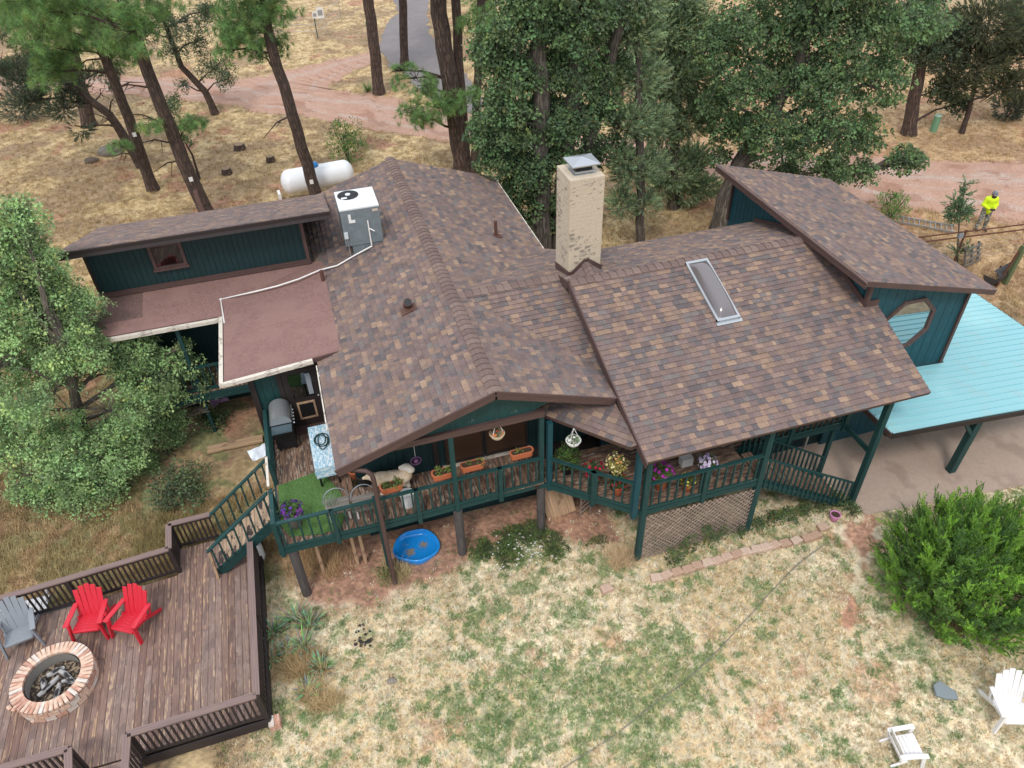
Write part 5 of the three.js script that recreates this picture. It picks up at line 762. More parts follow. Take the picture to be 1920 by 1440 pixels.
// ------------------------------------------------------------------ roof equipment
{
  const g = thing('air_conditioner', 'grey packaged air conditioner with white top sitting on the roof slope', 'air conditioner'), x0 = 0.75, x1 = 1.84, z0 = -20.81, z1 = -19.6, cx = (x0 + x1) / 2, cz = (z0 + z1) / 2;
  const cab = part('cabinet', new RoundedBoxGeometry(x1 - x0, 1.1, z1 - z0, 2, 0.02), M.acGrey, g, [cx, 5.56, cz]);
  part('top_panel', new RoundedBoxGeometry(x1 - x0 + 0.02, 0.06, z1 - z0 + 0.02, 2, 0.015), M.acTop, g, [cx, 6.135, cz]);
  part('base_curb', boxG(0.86, 0.5, z1 - z0 - 0.06), M.acGrey, g, [x0 + 0.62, 4.98, cz]);
  part('duct', boxG(0.3, 0.5, 0.5), M.black, g, [x0 + 0.2, 4.85, cz - 0.2]);
  const fc = atY(652, 366, 6.17); const fan = part('fan_opening', cyl(0.3, 0.02, 28), M.black, g, [fc.x, 6.17, fc.z]); part('fan_hub', cyl(0.075, 0.03, 16), M.acTop, fan, [0, 0.02, 0]);
  for (let i = 0; i < 4; i++) { const b = part('fan_blade', boxG(0.2, 0.006, 0.1), M.iron, fan, [Math.cos(i * 1.57) * 0.16, 0.013, Math.sin(i * 1.57) * 0.16]); b.rotation.y = -i * 1.57; }
  part('fan_shroud', boxG(0.16, 0.02, 0.09), M.acTop, fan, [-0.13, 0.012, 0.2]);
  part('sticker', merge([xf(boxG(0.07, 0.26, 0.004), [0, 0, 0]), xf(boxG(0.14, 0.09, 0.004), [0.07, -0.09, 0.001])]), M.white, g, [x0 + 0.24, 5.86, z1 + 0.003]);
  part('data_plate', boxG(0.16, 0.07, 0.004), mat(0xc9b8a4, 0.6), g, [x1 - 0.12, 6.02, z1 + 0.003]);
  part('disconnect_box', boxG(0.11, 0.18, 0.06), mat(0xc9d2d4, 0.5), g, [x0 + 0.06, 5.38, z1 + 0.03]);
  pipe('conduit', g, [[x0 + 0.07, 5.3, z1 + 0.03], [x0 + 0.09, 4.6, z1 + 0.04]], 0.014, M.steel);
  pipe('drain_pipe', g, [[x0 + 0.72, 5.75, z1 + 0.04], [x0 + 0.72, 4.98, z1 + 0.05]], 0.022, M.pvc); pipe('drain_pipe', g, [[x0 + 0.73, 5.5, z1 + 0.04], [x0 + 0.86, 5.42, z1 + 0.1]], 0.018, M.pvc);
  rebase(g, cx, 4.8, cz);
  const pp = [[0.98 + 0.5, 4.97, -19.5], [0.95, 4.77, -19.5], [0.4, 4.58, -19.42]]; for (const [x, y] of [[600, 508], [560, 525], [520, 538], [480, 548], [414, 563]]) { const q = atY(x, y, x > 560 ? 4.42 : lerp(4.16, 4.4, (x - 414) / 150)); pp.push([q.x, q.y + 0.03, q.z]); } const e = atY(421, 608, 4.1); pp.push([e.x, 4.12, e.z]);
  const line = thing('condensate_pipe', 'thin white plastic pipe running across the flat roof', 'pipe'); pipe('pipe_run', line, pp, 0.022, M.pvc); const k = pp[pp.length - 2]; part('elbow', new THREE.SphereGeometry(0.034, 10, 8), M.pvc, line, k); rebase(line, ...k);
}
// ------------------------------------------------------------------ propane tank
{
  const a = atY(548, 340, 0.85), b = atY(642, 323, 0.85), g = thing('propane_tank', 'big white propane tank lying beyond the main roof', 'tank'), d = b.clone().sub(a), L = d.length() + 0.2, R = 0.56, pts = [];
  for (let i = 0; i <= 10; i++) { const t = i / 10 * Math.PI / 2; pts.push(new THREE.Vector2(Math.sin(t) * R, -L / 2 - Math.cos(t) * R * 0.75)); } for (let i = 10; i >= 0; i--) { const t = i / 10 * Math.PI / 2; pts.push(new THREE.Vector2(Math.sin(t) * R, L / 2 + Math.cos(t) * R * 0.75)); }
  const c = a.clone().lerp(b, 0.5); const sh = part('shell', new THREE.LatheGeometry(pts, 32), M.tankWhite, g, [c.x, 0.85, c.z]); sh.quaternion.setFromUnitVectors(V3(0, 1, 0), d.clone().normalize());
  part('valve_cover', new THREE.SphereGeometry(0.2, 16, 10, 0, 6.29, 0, 1.7), mat(0x2e86c8, 0.45), g, [c.x - 0.05, 1.4, c.z]);
  for (const t of [-0.3, 1.3]) { const p = a.clone().lerp(b, t); part('leg', boxG(0.5, 0.5, 0.12), M.white, g, [p.x, 0.2, p.z]).rotation.y = Math.atan2(d.x, d.z) + Math.PI / 2 * 0; }
  rebase(g, c.x, 0, c.z);
}
// ------------------------------------------------------------------ chairs
function adirondack(name, label, m, group, low = 0) {
  const g = thing(name, label, 'chair', group), H = low ? 0.8 : 0.98, rec = low ? 0.3 : 0.42;
  const sl = (nm, w, h, l, p, r) => { const o = part(nm, new RoundedBoxGeometry(w, h, l, 1, Math.min(w, h, l) * 0.3), m, g, p); o.rotation.set(...r); return o; };
  for (let i = -2; i <= 2; i++) { const len = (H - 0.22) * (1.06 - i * i * 0.035), y = 0.26 + len / 2 * Math.cos(rec), z = -0.2 - len / 2 * Math.sin(rec) - Math.abs(i) * -0.012; sl('back_slat', 0.117, len, 0.024, [i * 0.119, y, z], [-rec, 0, -i * 0.03]); }
  sl('back_brace', 0.56, 0.05, 0.025, [0, 0.52, -0.33], [-rec, 0, 0]); sl('back_brace', 0.4, 0.05, 0.025, [0, 0.3, -0.235], [-rec, 0, 0]);
  for (let i = 0; i < 6; i++) { const t = i / 5; sl('seat_slat', 0.52, 0.024, 0.091, [0, lerp(0.27, 0.375, t) + Math.sin(t * 3.1) * 0.012, lerp(-0.2, 0.26, t)], [-0.22, 0, 0]); }
  sl('seat_front', 0.54, 0.07, 0.025, [0, 0.345, 0.305], [0.15, 0, 0]);
  for (const s of [-1, 1]) {
    sl('arm', 0.115, 0.028, 0.66, [s * 0.345, 0.575, -0.02], [-0.04, s * 0.06, 0]);
    sl('seat_rail', 0.03, 0.07, 0.58, [s * 0.275, 0.31, 0.02], [-0.2, 0, 0]);
    const f = sl('leg', 0.05, 0.6, 0.1, [s * 0.345, 0.29, 0.285], [-0.12, 0, s * 0.1]);
    sl('leg', 0.05, low ? 0.42 : 0.56, 0.085, [s * 0.3, low ? 0.15 : 0.17, low ? -0.25 : -0.33], [1.0, 0, 0]); sl('arm_post', 0.04, 0.34, 0.05, [s * 0.32, 0.42, -0.3], [-0.3, 0, 0]);
  }
  return g;
}
const put = (g, p, yaw) => { g.position.copy(p); g.rotation.y = yaw; return g; };
function byFeet(g, fa, fb, h, back = 0.3) { const a = atY(fa[0], fa[1], h), b = atY(fb[0], fb[1], h), d = b.clone().sub(a).setY(0).normalize(), f = V3(-d.z, 0, d.x); const c = a.clone().lerp(b, 0.5).addScaledVector(f, -back); c.y = h; return put(g, c, Math.atan2(f.x, f.z)); }
byFeet(adirondack('adirondack_chair', 'red plastic slatted armchair between grey chair and other red chair', M.red, 'red armchairs by the fire pit'), [146, 1203], [199, 1196], 0.35);
byFeet(adirondack('adirondack_chair', 'red plastic slatted armchair farther from the grey chair', M.red, 'red armchairs by the fire pit'), [217, 1194], [263, 1204], 0.35);
byFeet(adirondack('adirondack_chair', 'grey plastic slatted armchair beside the brick fire pit', M.greyPlastic), [22, 1231], [76, 1209], 0.35);
put(adirondack('adirondack_chair', 'white plastic slatted armchair on the straw lawn below the juniper bush', M.whitePlastic, 'white lawn armchairs'), atY(1885, 1345, 0), -0.35);
put(adirondack('low_lawn_chair', 'low backed white plastic armchair on the lawn facing sideways', M.whitePlastic, 'white lawn armchairs', 1), atY(1690, 1412, 0), 1.35).scale.setScalar(0.82);
{
  const g = thing('sun_lounger', 'white slatted lounger standing on the grass behind the brown railing', 'lounger'), c = atY(48, 1106, 0.2); c.z += 0.45;
  for (let i = 0; i < 12; i++) box('slat', 0.13, 0.025, 0.42, M.whitePlastic, g, [c.x - 1.1 + i * 0.148, 0.2, c.z + 0.12]);
  for (const s of [-1, 1]) { box('side_rail', 1.8, 0.14, 0.03, M.greyPlastic, g, [c.x - 0.3, 0.14, c.z + 0.12 + s * 0.22]); for (const x of [-0.9, 0.5]) box('leg', 0.06, 0.1, 0.06, M.whitePlastic, g, [c.x - 0.1 + x, 0.04, c.z + 0.12 + s * 0.19]); }
  pipe('push_handle', g, [[c.x + 0.55, 0.18, c.z + 0.1], [c.x + 0.64, 0.4, c.z + 0.05], [c.x + 0.7, 0.6, c.z]], 0.03, M.whitePlastic); rebase(g, c.x - 0.3, 0, c.z + 0.12);
}
// ------------------------------------------------------------------ fire pit
{
  const top = 0.72, c = atY(97, 1268, top), g = thing('fire_pit', 'round brick fire pit on the brown deck', 'fire pit'), Ro = 0.83, Ri = 0.57;
  const ring = (r0, r1, y0, y1, m, nm) => { const s = new THREE.Shape(); s.absarc(0, 0, r1, 0, 6.2832); const h = new THREE.Path(); h.absarc(0, 0, r0, 0, 6.2832, true); s.holes.push(h); const q = new THREE.ExtrudeGeometry(s, { depth: y1 - y0, bevelEnabled: false, curveSegments: 40 }); q.rotateX(-Math.PI / 2); return part(nm, q, m, g, [c.x, y0, c.z]); };
  ring(Ri + 0.02, Ro - 0.03, 0.34, 0.66, M.mortar, 'mortar_core'); ring(Ri - 0.02, Ri + 0.02, 0.36, 0.67, mat(0x86827c, 0.9), 'liner');
  for (let k = 0; k < 2; k++) for (let i = 0; i < 24; i++) { const a = (i + k * 0.5) / 24 * 6.2832; const o = part('brick', boxG(0.2, 0.12, 0.1, i % 3), pick(M.brick), g, [c.x + Math.sin(a) * (Ro - 0.06 + rr(-0.008, 0.008)), 0.42 + k * 0.135, c.z + Math.cos(a) * (Ro - 0.06)]); o.rotation.y = a; }
  for (let i = 0; i < 50; i++) { const a = i / 50 * 6.2832; const o = part('brick', boxG(0.078, 0.07, 0.25, i % 3), pick(M.brick), g, [c.x + Math.sin(a) * (Ro + Ri) / 2, 0.685 + rr(-0.004, 0.006), c.z + Math.cos(a) * (Ro + Ri) / 2]); o.rotation.y = a; }
  part('ash_bed', cyl(Ri - 0.03, 0.03, 32), M.ash, g, [c.x, 0.4, c.z]); rebase(g, c.x, 0.35, c.z);
  [[-0.15, 0.05, 0.5, 0.8], [0.15, -0.12, 0.6, 2.3], [0.05, 0.28, 0.45, 1.5], [-0.05, -0.28, 0.35, 0.3], [0.3, 0.1, 0.4, 2.7], [-0.28, -0.05, 0.3, 1.9]].forEach(([x, z, l, a]) => { const b = tube([V3(-l / 2, 0, 0), V3(0, 0.02, 0.02), V3(l / 2, 0, 0)], [0.05, 0.065, 0.04], 8); const o = single('charred_log', b, M.char, 'short charred log lying in ash inside the fire pit', 'log', 'logs in the fire pit', [c.x + x, 0.47, c.z + z]); o.rotation.y = a; });
  for (const [x, y] of [[18, 1328], [28, 1330], [72, 1350], [65, 1352], [115, 1338]]) { const p = atY(x, y, 0.35); const o = single('brick_fragment', boxG(0.11, 0.04, 0.08), pick(M.brick), 'broken brick piece lying on deck boards beside the fire pit', 'brick', 'brick pieces by the fire pit', [p.x, 0.37, p.z]); o.rotation.y = rr(0, 3); }
}
// ------------------------------------------------------------------ things on the upper deck
const leafy = { g: [leafClump(10, 0.07, 0.05, 0.014)], col: [84, 116, 54], vary: 0.3, step: 0.05, up: 0.8, d: 3 }; KIND.leafy = leafy;
KIND.weed = { g: [leafClump(12, 0.12, 0.075, 0.016)], col: [84, 112, 58], vary: 0.3, step: 0.085, up: 0.9, d: 4 };
function flowers(parent, c, r, n, col, size = 0.028, sq = 0.7) { const gb = new GB(); for (let i = 0; i < n; i++) { const d = V3(rr(-1, 1), rr(-0.15, 1), rr(-1, 1)).normalize(), p = c.clone().add(V3(d.x * r, d.y * r * sq, d.z * r)), t = V3(rr(-1, 1), rr(-1, 1), rr(-1, 1)).cross(d).normalize(), b = d.clone().cross(t), cc = new THREE.Color(pick(col)); for (let k = 0; k < 5; k++) { const a = k / 5 * 6.283, q = (w) => p.clone().addScaledVector(t, Math.cos(a + w) * size).addScaledVector(b, Math.sin(a + w) * size).addScaledVector(d, size * 0.3); gb.tri(p, q(-0.6), q(0.6), null, null, null, cc); } } const o = part('blossoms', gb.geo(), new THREE.MeshStandardMaterial({ vertexColors: true, roughness: 0.8, side: THREE.DoubleSide }), parent); o.userData.kind = 'stuff'; }
function potted(name, label, p, o = {}) {                       // p: base point
  const g = thing(name, label, o.cat || 'potted plant', o.group), r = o.r || 0.14, h = o.h || 0.2, m = o.m || M.terracotta;
  part('pot', new THREE.LatheGeometry([[0.001, 0], [r * 0.7, 0], [r * 0.95, h * 0.85], [r * 1.08, h * 0.86], [r * 1.08, h], [r * 0.9, h], [r * 0.86, h * 0.85]].map(([a, b]) => new THREE.Vector2(a, b)), 20), m, g, [p.x, p.y, p.z]);
  part('soil', cyl(r * 0.88, 0.02, 18), M.soil, g, [p.x, p.y + h * 0.85, p.z]);
  const c = V3(p.x, p.y + h + (o.fh ?? 0.1), p.z), R = o.fr || 0.17; if (o.fr !== 0) crownMesh(g, 'leafy', [[c, R, o.sq || 0.8]], o.dens || 1, o.col, 'foliage', 3, 0.25);
  if (o.fl) flowers(g, c, R * 1.02, o.n || 40, o.fl, o.fs || 0.03, o.sq || 0.8);
  return rebase(g, p.x, p.y, p.z);
}
function trough(label, px, py, w, d, turn, plants) {
  const p = atY(px, py, 2.74), g = thing('rail_planter', label, 'planter', 'terracotta planters along the deck railing');
  const s = new THREE.Shape(), q = d * 0.45; s.moveTo(-w / 2 + q, -d / 2); s.lineTo(w / 2 - q, -d / 2); s.quadraticCurveTo(w / 2, -d / 2, w / 2, 0); s.quadraticCurveTo(w / 2, d / 2, w / 2 - q, d / 2); s.lineTo(-w / 2 + q, d / 2); s.quadraticCurveTo(-w / 2, d / 2, -w / 2, 0); s.quadraticCurveTo(-w / 2, -d / 2, -w / 2 + q, -d / 2);
  const bx = new THREE.ExtrudeGeometry(s, { depth: 0.15, bevelEnabled: false, curveSegments: 6 }); bx.rotateX(-Math.PI / 2); part('trough', bx, M.terracotta, g, [0, 0, 0]).scale.set(0.92, 1, 0.88);
  const hs = s.clone(), inn = s.getPoints(6).map((v) => v.multiplyScalar(0.86)); hs.holes.push(new THREE.Path(inn.reverse())); const rim = new THREE.ExtrudeGeometry(hs, { depth: 0.03, bevelEnabled: false, curveSegments: 6 }); rim.rotateX(-Math.PI / 2); part('rim', rim, mat(0xc4714c, 0.7), g, [0, 0.145, 0]);
  const so = new THREE.ShapeGeometry(s, 6); so.rotateX(-Math.PI / 2); part('soil', so, M.soil, g, [0, 0.153, 0]).scale.set(0.86, 1, 0.86);
  crownMesh(g, 'leafy', plants.map(([x, r]) => [V3(x, 0.2, rr(-0.02, 0.02)), r, 0.9]), 0.9, [110, 138, 58], 'seedlings', 4, 0.3);
  put(g, V3(p.x, 2.74, p.z), turn); return g;
}
trough('terracotta planter with grassy seedlings hung in front of the dog', 735, 918, 0.55, 0.22, 0.05, [[-0.14, 0.11], [0.12, 0.13], [0.0, 0.08]]);
trough('oval terracotta planter with paired green seedlings beside the teal post', 833, 893, 0.6, 0.24, 0.05, [[-0.12, 0.1], [0.13, 0.1]]);
trough('terracotta planter right of the teal post with two small plants', 886, 878, 0.6, 0.21, 0.02, [[-0.1, 0.07], [0.2, 0.06]]);
trough('terracotta planter with one bright plant nearest the angled railing', 978, 855, 0.6, 0.2, 0.02, [[-0.03, 0.09]]);
const onDeck = (px, py, h = UD) => { const p = atY(px, py, h); p.y = h; return p; };
potted('flower_pot', 'black pot with dead stems standing beside the dog', onDeck(687, 905), { r: 0.21, h: 0.34, m: M.black, fr: 0, cat: 'pot' });
potted('flower_pot', 'wide terracotta pot beside the black pot', onDeck(668, 893), { r: 0.18, h: 0.28, fr: 0, cat: 'pot' });
potted('potted_plant', 'large leafy green plant behind the angled railing', onDeck(1063, 885), { r: 0.16, h: 0.3, m: M.black, fr: 0.34, fh: 0.25, sq: 1, col: [86, 124, 50] });
potted('potted_flowers', 'crimson petunias in a pot behind the angled railing', onDeck(1112, 908), { r: 0.15, h: 0.3, m: M.black, fr: 0.27, fh: 0.2, fl: [0xb0173a, 0xc22347, 0xa01238], n: 46, fs: 0.042 });
potted('potted_flowers', 'pale yellow variegated plant near the corner post', onDeck(1152, 915), { r: 0.14, h: 0.55, m: M.black, fr: 0.26, fh: 0.3, sq: 1.1, col: [176, 170, 96], fl: [0xe8dca0, 0xe6d8b0, 0xd99a5e], n: 40, fs: 0.03 });
potted('potted_flowers', 'dark red flowers in a pot close to the corner post', onDeck(1158, 925), { r: 0.14, h: 0.3, fr: 0.22, fh: 0.12, fl: [0x9c1a22, 0xb22430], n: 22, fs: 0.04 });
potted('potted_flowers', 'bright magenta petunias right of the corner post', onDeck(1238, 915), { r: 0.16, h: 0.36, fr: 0.27, fh: 0.16, sq: 1, fl: [0xc02fb4, 0xd23cc4, 0xae28a4], n: 42, fs: 0.045, col: [96, 130, 62] });
potted('potted_flowers', 'yellow green leafy plant between magenta and lilac flowers', onDeck(1287, 918), { r: 0.13, h: 0.26, fr: 0.2, fh: 0.1, col: [124, 140, 60], fl: [0xcfc45a], n: 12 });
potted('potted_flowers', 'pale lilac petunias in a black pot behind the railing', onDeck(1322, 893), { r: 0.15, h: 0.34, m: M.black, fr: 0.23, fh: 0.14, sq: 0.9, fl: [0xd7c6e6, 0xe6dcf0, 0xc3a9d8], n: 70, fs: 0.042 });
potted('potted_flowers', 'purple petunias in a pale wicker planter at the deck corner', onDeck(556, 985), { r: 0.19, h: 0.42, m: M.greyWood, fr: 0.27, fh: 0.12, sq: 0.6, fl: [0x4a2a78, 0x5a3390, 0x3c2166, 0x9a3fb0], n: 60, fs: 0.042 });
potted('pink_pot', 'small empty pink plastic pot at the end of the block border', atY(1563, 974, -0.1), { r: 0.13, h: 0.22, m: mat(0xd88fbe, 0.5), fr: 0, cat: 'pot' });
for (const [px, lab] of [[640, 'arched wire planter of grey lavender beside purple petunias'], [690, 'arched wire planter near the downspout with empty grey box']]) {
  const p = onDeck(px, px > 660 ? 968 : 975), g = thing('wire_planter', lab, 'planter'); box('bin', 0.55, 0.22, 0.3, M.greyWood, g, [p.x, UD + 0.5, p.z]); for (const s of [-1, 1]) box('leg', 0.04, 0.5, 0.04, M.white, g, [p.x + s * 0.22, UD + 0.24, p.z]);
  pipe('arch', g, Array.from({ length: 13 }, (_, i) => { const a = i / 12 * Math.PI; return V3(p.x - Math.cos(a) * 0.3, UD + 0.55 + Math.sin(a) * 0.42, p.z - 0.12); }), 0.014, M.greyPlastic, 6);
  if (px < 660) { const gb = new GB(); for (let i = 0; i < 90; i++) { const o = V3(p.x - 0.1 + rr(-0.15, 0.15), UD + 0.6, p.z + rr(-0.1, 0.1)), d = V3(rr(-1, 0.6), rr(0.5, 1.3), rr(-0.7, 0.7)).normalize(); gb.tri(o, o.clone().add(V3(0.008, 0, 0.004)), o.clone().addScaledVector(d, rr(0.25, 0.45))); } part('stalks', gb.geo(), mat(0x8c9a86, 0.9, { side: THREE.DoubleSide }), g).userData.kind = 'stuff'; } rebase(g, p.x, UD, p.z);
}
function hanging(label, c, hook, m, fl, col) { const g = thing('hanging_basket', label, 'hanging basket'); part('bowl', new THREE.SphereGeometry(0.17, 18, 10, 0, 6.29, Math.PI / 2, Math.PI / 2), m, g, [c.x, c.y + 0.05, c.z]); part('rim', new THREE.TorusGeometry(0.17, 0.014, 8, 24), m, g, [c.x, c.y + 0.05, c.z]).rotation.x = Math.PI / 2; for (let i = 0; i < 3; i++) { const a = i * 2.09 + 0.4; pipe('cord', g, [[c.x + Math.cos(a) * 0.16, c.y + 0.05, c.z + Math.sin(a) * 0.16], [c.x, c.y + hook, c.z]], 0.007, M.white, 5); } const q = c.clone().add(V3(0, 0.06, 0)); crownMesh(g, 'leafy', [[q, 0.14, 0.6]], 0.7, col, 'foliage', 3, 0.3); if (fl) flowers(g, q, 0.15, 20, fl, 0.032, 0.6); return rebase(g, c.x, c.y - 0.12, c.z); }
hanging('white corded hanging basket with orange flowers under the gable beam', atZ(932, 815, -12.0), 0.5, mat(0xc8b79a, 0.8), [0xd06a30, 0xb03a2a, 0xe08a4a], [90, 110, 60]);
hanging('white hanging pot under the little porch roof', atZ(1075, 828, -11.5), 0.42, M.white, [0xf2f2ee, 0xe9efe6], [130, 156, 110]);
{ const c = atZ(780, 864, -12.6), g = thing('wind_spinner', 'small purple hanging ornament in front of the teal wall', 'ornament'); part('ring', new THREE.TorusGeometry(0.12, 0.02, 8, 24), mat(0x5a3b5e, 0.5), g, [c.x, c.y, c.z]); part('ball', new THREE.SphereGeometry(0.06, 12, 8), mat(0x7a4a78, 0.5), g, [c.x, c.y, c.z]); pipe('cord', g, [[c.x, c.y + 0.12, c.z], [c.x, c.y + 0.75, c.z]], 0.004, M.white, 4); rebase(g, c.x, c.y, c.z); }
{ const p = onDeck(766, 946), g = thing('bucket', 'white plastic bucket standing behind the deck balusters', 'bucket'); part('pail', new THREE.CylinderGeometry(0.17, 0.14, 0.38, 20, 1, true), mat(0xe4e6e6, 0.5, { side: THREE.DoubleSide }), g, [p.x, UD + 0.19, p.z]); part('lid', cyl(0.175, 0.03, 20), M.white, g, [p.x, UD + 0.39, p.z]); rebase(g, p.x, UD, p.z); }
{ const q = [[521, 911], [560, 897], [592, 886], [612, 893], [640, 925], [648, 960], [640, 990], [600, 1002], [545, 1006], [526, 985]].map(([x, y]) => { const p = atY(x, y, UD + 0.01); return [p.x, -p.z]; }); const gb = new GB(), m = clipPoly(ccw(q), [[-2.18, 11.97], [4, 11.97], [4, 16], [-2.18, 16]]); prism(gb, FLOORF(UD + 0.004), m, 0, 0.014); const o = single('turf_mat', gb.geo(), mat(0xffffff, 0.98, { map: TILE(256, 256, (u, v) => mulc([84, 118, 62], 0.7 + 0.6 * fbm(u * 90, v * 90, 2, 90, 90))) }), 'green artificial turf mat on the peeling deck floor', 'mat');
  const pts = []; const xs = m.map((p) => p[0]), ts = m.map((p) => p[1]); while (pts.length < 2600) { const x = rr(Math.min(...xs), Math.max(...xs)), t = rr(Math.min(...ts), Math.max(...ts)); if (inPoly(x, t, m)) pts.push([x, -t, rr(0.3, 0.5), mulc([88, 124, 62], rr(0.8, 1.2)), UD + 0.014]); } scatter('turf_blades', 'short green plastic blades of the turf mat', [bladeGeo(9, 0.05, 0.05, 0.004)], pts); }
{ // gas grill, front towards the door side
  const p = onDeck(527, 848), g = thing('gas_grill', 'stainless steel gas grill by the back door', 'grill'); const W = 0.55, L = 0.72;
  const lid = new THREE.CylinderGeometry(0.27, 0.27, L, 20, 1, false, 0, Math.PI); lid.rotateX(Math.PI / 2); lid.rotateZ(Math.PI / 2); const ld = part('lid', lid, M.steel, g, [0, 0.93, 0]); ld.rotation.y = 0; part('handle', cyl(0.014, 0.5, 8), M.galv, ld, [0.3, 0.08, 0]).rotation.x = Math.PI / 2;
  box('firebox', W, 0.2, L, M.iron, g, [0, 0.84, 0]); for (const s of [-1, 1]) { box('side_shelf', 0.5, 0.03, 0.3, mat(0x55666e, 0.4, { metalness: 0.5 }), g, [0, 0.9, s * (L / 2 + 0.16)]); }
  for (let i = 0; i < 5; i++) part('knob', cyl(0.028, 0.04, 12), M.galv, g, [W / 2 + 0.03, 0.83, -0.26 + i * 0.13]).rotation.z = 1.57; box('cabinet', W - 0.05, 0.6, L, M.black, g, [0, 0.42, 0]); for (const s of [-1, 1]) for (const t of [-1, 1]) box('leg', 0.04, 0.14, 0.04, M.black, g, [s * 0.2, 0.07, t * 0.3]);
  put(g, V3(-1.83, UD, p.z - 0.35), 0);
}
{ // table with pale blue cloth
  const g = thing('patio_table', 'narrow table under a pale blue patterned cloth', 'table'), cl = mat(0xffffff, 0.9, { map: TILE(256, 256, (u, v) => mixc([150, 190, 208], [214, 226, 230], sstep(0.45, 0.55, fbm(u * 26, v * 26, 3, 26, 26))), [1, 1]) });
  const c = atY(602, 836, UD + 0.74), cx = -0.92; box('table_top', 0.52, 0.03, 1.5, M.greyWood, g, [0, 0.72, 0]); part('cloth', merge([xf(boxG(0.56, 0.012, 1.56), [0, 0.742, 0]), xf(boxG(0.56, 0.3, 0.012), [0, 0.59, 0.785], [-0.12, 0, 0]), xf(boxG(0.012, 0.22, 1.56), [-0.285, 0.64, 0], [0, 0, -0.1])]), cl, g);
  for (const s of [-1, 1]) for (const t of [-1, 1]) box('leg', 0.05, 0.71, 0.05, M.iron, g, [s * 0.22, 0.355, t * 0.65]); put(g, V3(cx, UD, c.z), 0.02);
  const h = thing('hose_coil', 'dark green garden hose coiled loosely on the blue cloth', 'hose'), pts = []; for (let i = 0; i <= 90; i++) { const a = i / 90 * 6.283 * 3.2; pts.push(V3(Math.cos(a) * (0.14 + 0.05 * Math.sin(a * 0.7)), 0.014 + i * 0.0004, Math.sin(a) * (0.24 + 0.07 * Math.cos(a * 0.45)) + i * 0.002)); } pipe('hose', h, pts, 0.012, mat(0x1f3a36, 0.5), 6); put(h, V3(cx, UD + 0.752, c.z - 0.25), 0);
}
for (const [nm, lab, px, py, h, col, w] of [['white_cloth', 'white cloth hung outside the teal railing by the grill', 487, 850, 2.2, 0xdfe6ec, 0.5], ['pink_cloth', 'crumpled pink cloth lying on the ground near the porch', 411, 753, 0.06, 0xc9a0c8, 0.55]]) { const p = atY(px, py, h), gm = new THREE.PlaneGeometry(w, w * 0.6, 12, 8); gm.rotateX(nm === 'pink_cloth' ? -1.5 : -0.9); const P = gm.attributes.position; for (let i = 0; i < P.count; i++) P.setY(i, P.getY(i) + noise2(P.getX(i) * 12 + px, P.getZ(i) * 12) * 0.09); gm.computeVertexNormals(); single(nm, gm, mat(col, 0.9, { side: THREE.DoubleSide }), lab, 'cloth', null, [p.x, h, p.z]).rotation.y = 0.4; }
{ const p = atY(488, 1050, 0), g = thing('gas_cylinder', 'white gas cylinder standing under the deck stairs', 'gas cylinder'); part('body', new THREE.CapsuleGeometry(0.17, 0.34, 8, 20), M.tankWhite, g, [p.x, 0.36, p.z]); part('collar', cyl(0.1, 0.14, 16), M.white, g, [p.x, 0.74, p.z]); part('foot_ring', cyl(0.13, 0.08, 16), M.white, g, [p.x, 0.04, p.z]); rebase(g, p.x, 0, p.z); }
box('vent', 0.3, 0.26, 0.2, M.white, thing('white_box', 'small white box on the deck floor behind the railing', 'box'), [0, 0.13, 0]).parent.position.copy(onDeck(1285, 870));
// ------------------------------------------------------------------ lawn things
{
  const c = atY(781, 1030, 0), g = thing('paddling_pool', 'blue plastic paddling pool with leaf litter beneath the deck', 'pool'), P = [], n = 40, prof = [[0, 0.03], [0.46, 0.03], [0.5, 0.1], [0.52, 0.2], [0.56, 0.21], [0.58, 0.17], [0.55, 0.02]];
  const gm = new THREE.LatheGeometry(prof.map(([a, b]) => new THREE.Vector2(Math.max(0.001, a), b)), n), A = gm.attributes.position; for (let i = 0; i < A.count; i++) { const a = Math.atan2(A.getZ(i), A.getX(i)), k = 1 + 0.05 * Math.sin(a * 2 + 1) + 0.03 * Math.sin(a * 5); A.setX(i, A.getX(i) * k); A.setZ(i, A.getZ(i) * k * 0.94); if (A.getY(i) > 0.15) A.setY(i, A.getY(i) - 0.07 * Math.max(0, Math.sin(a * 2 + 0.5))); } gm.computeVertexNormals(); const sh = part('shell', gm, M.poolBlue, g, [c.x, 0, c.z]); sh.material.side = THREE.DoubleSide;
  const gb = new GB(); for (let i = 0; i < 240; i++) { const q = rnd() < 0.6 ? [-0.16, 0.08] : [0.2, -0.05], x = q[0] + rr(-0.16, 0.16) * rr(0.3, 1), z = q[1] + rr(-0.14, 0.14) * rr(0.3, 1), a = rr(0, 6.28); gb.tri(V3(x, 0.036, z), V3(x + Math.cos(a) * 0.04, 0.045, z + Math.sin(a) * 0.04), V3(x + Math.cos(a + 0.7) * 0.03, 0.04, z + Math.sin(a + 0.7) * 0.03)); } part('leaf_litter', gb.geo(), mat(0x9a8a6e, 0.95, { side: THREE.DoubleSide }), g, [c.x, 0, c.z]).userData.kind = 'stuff'; rebase(g, c.x, 0, c.z);
}
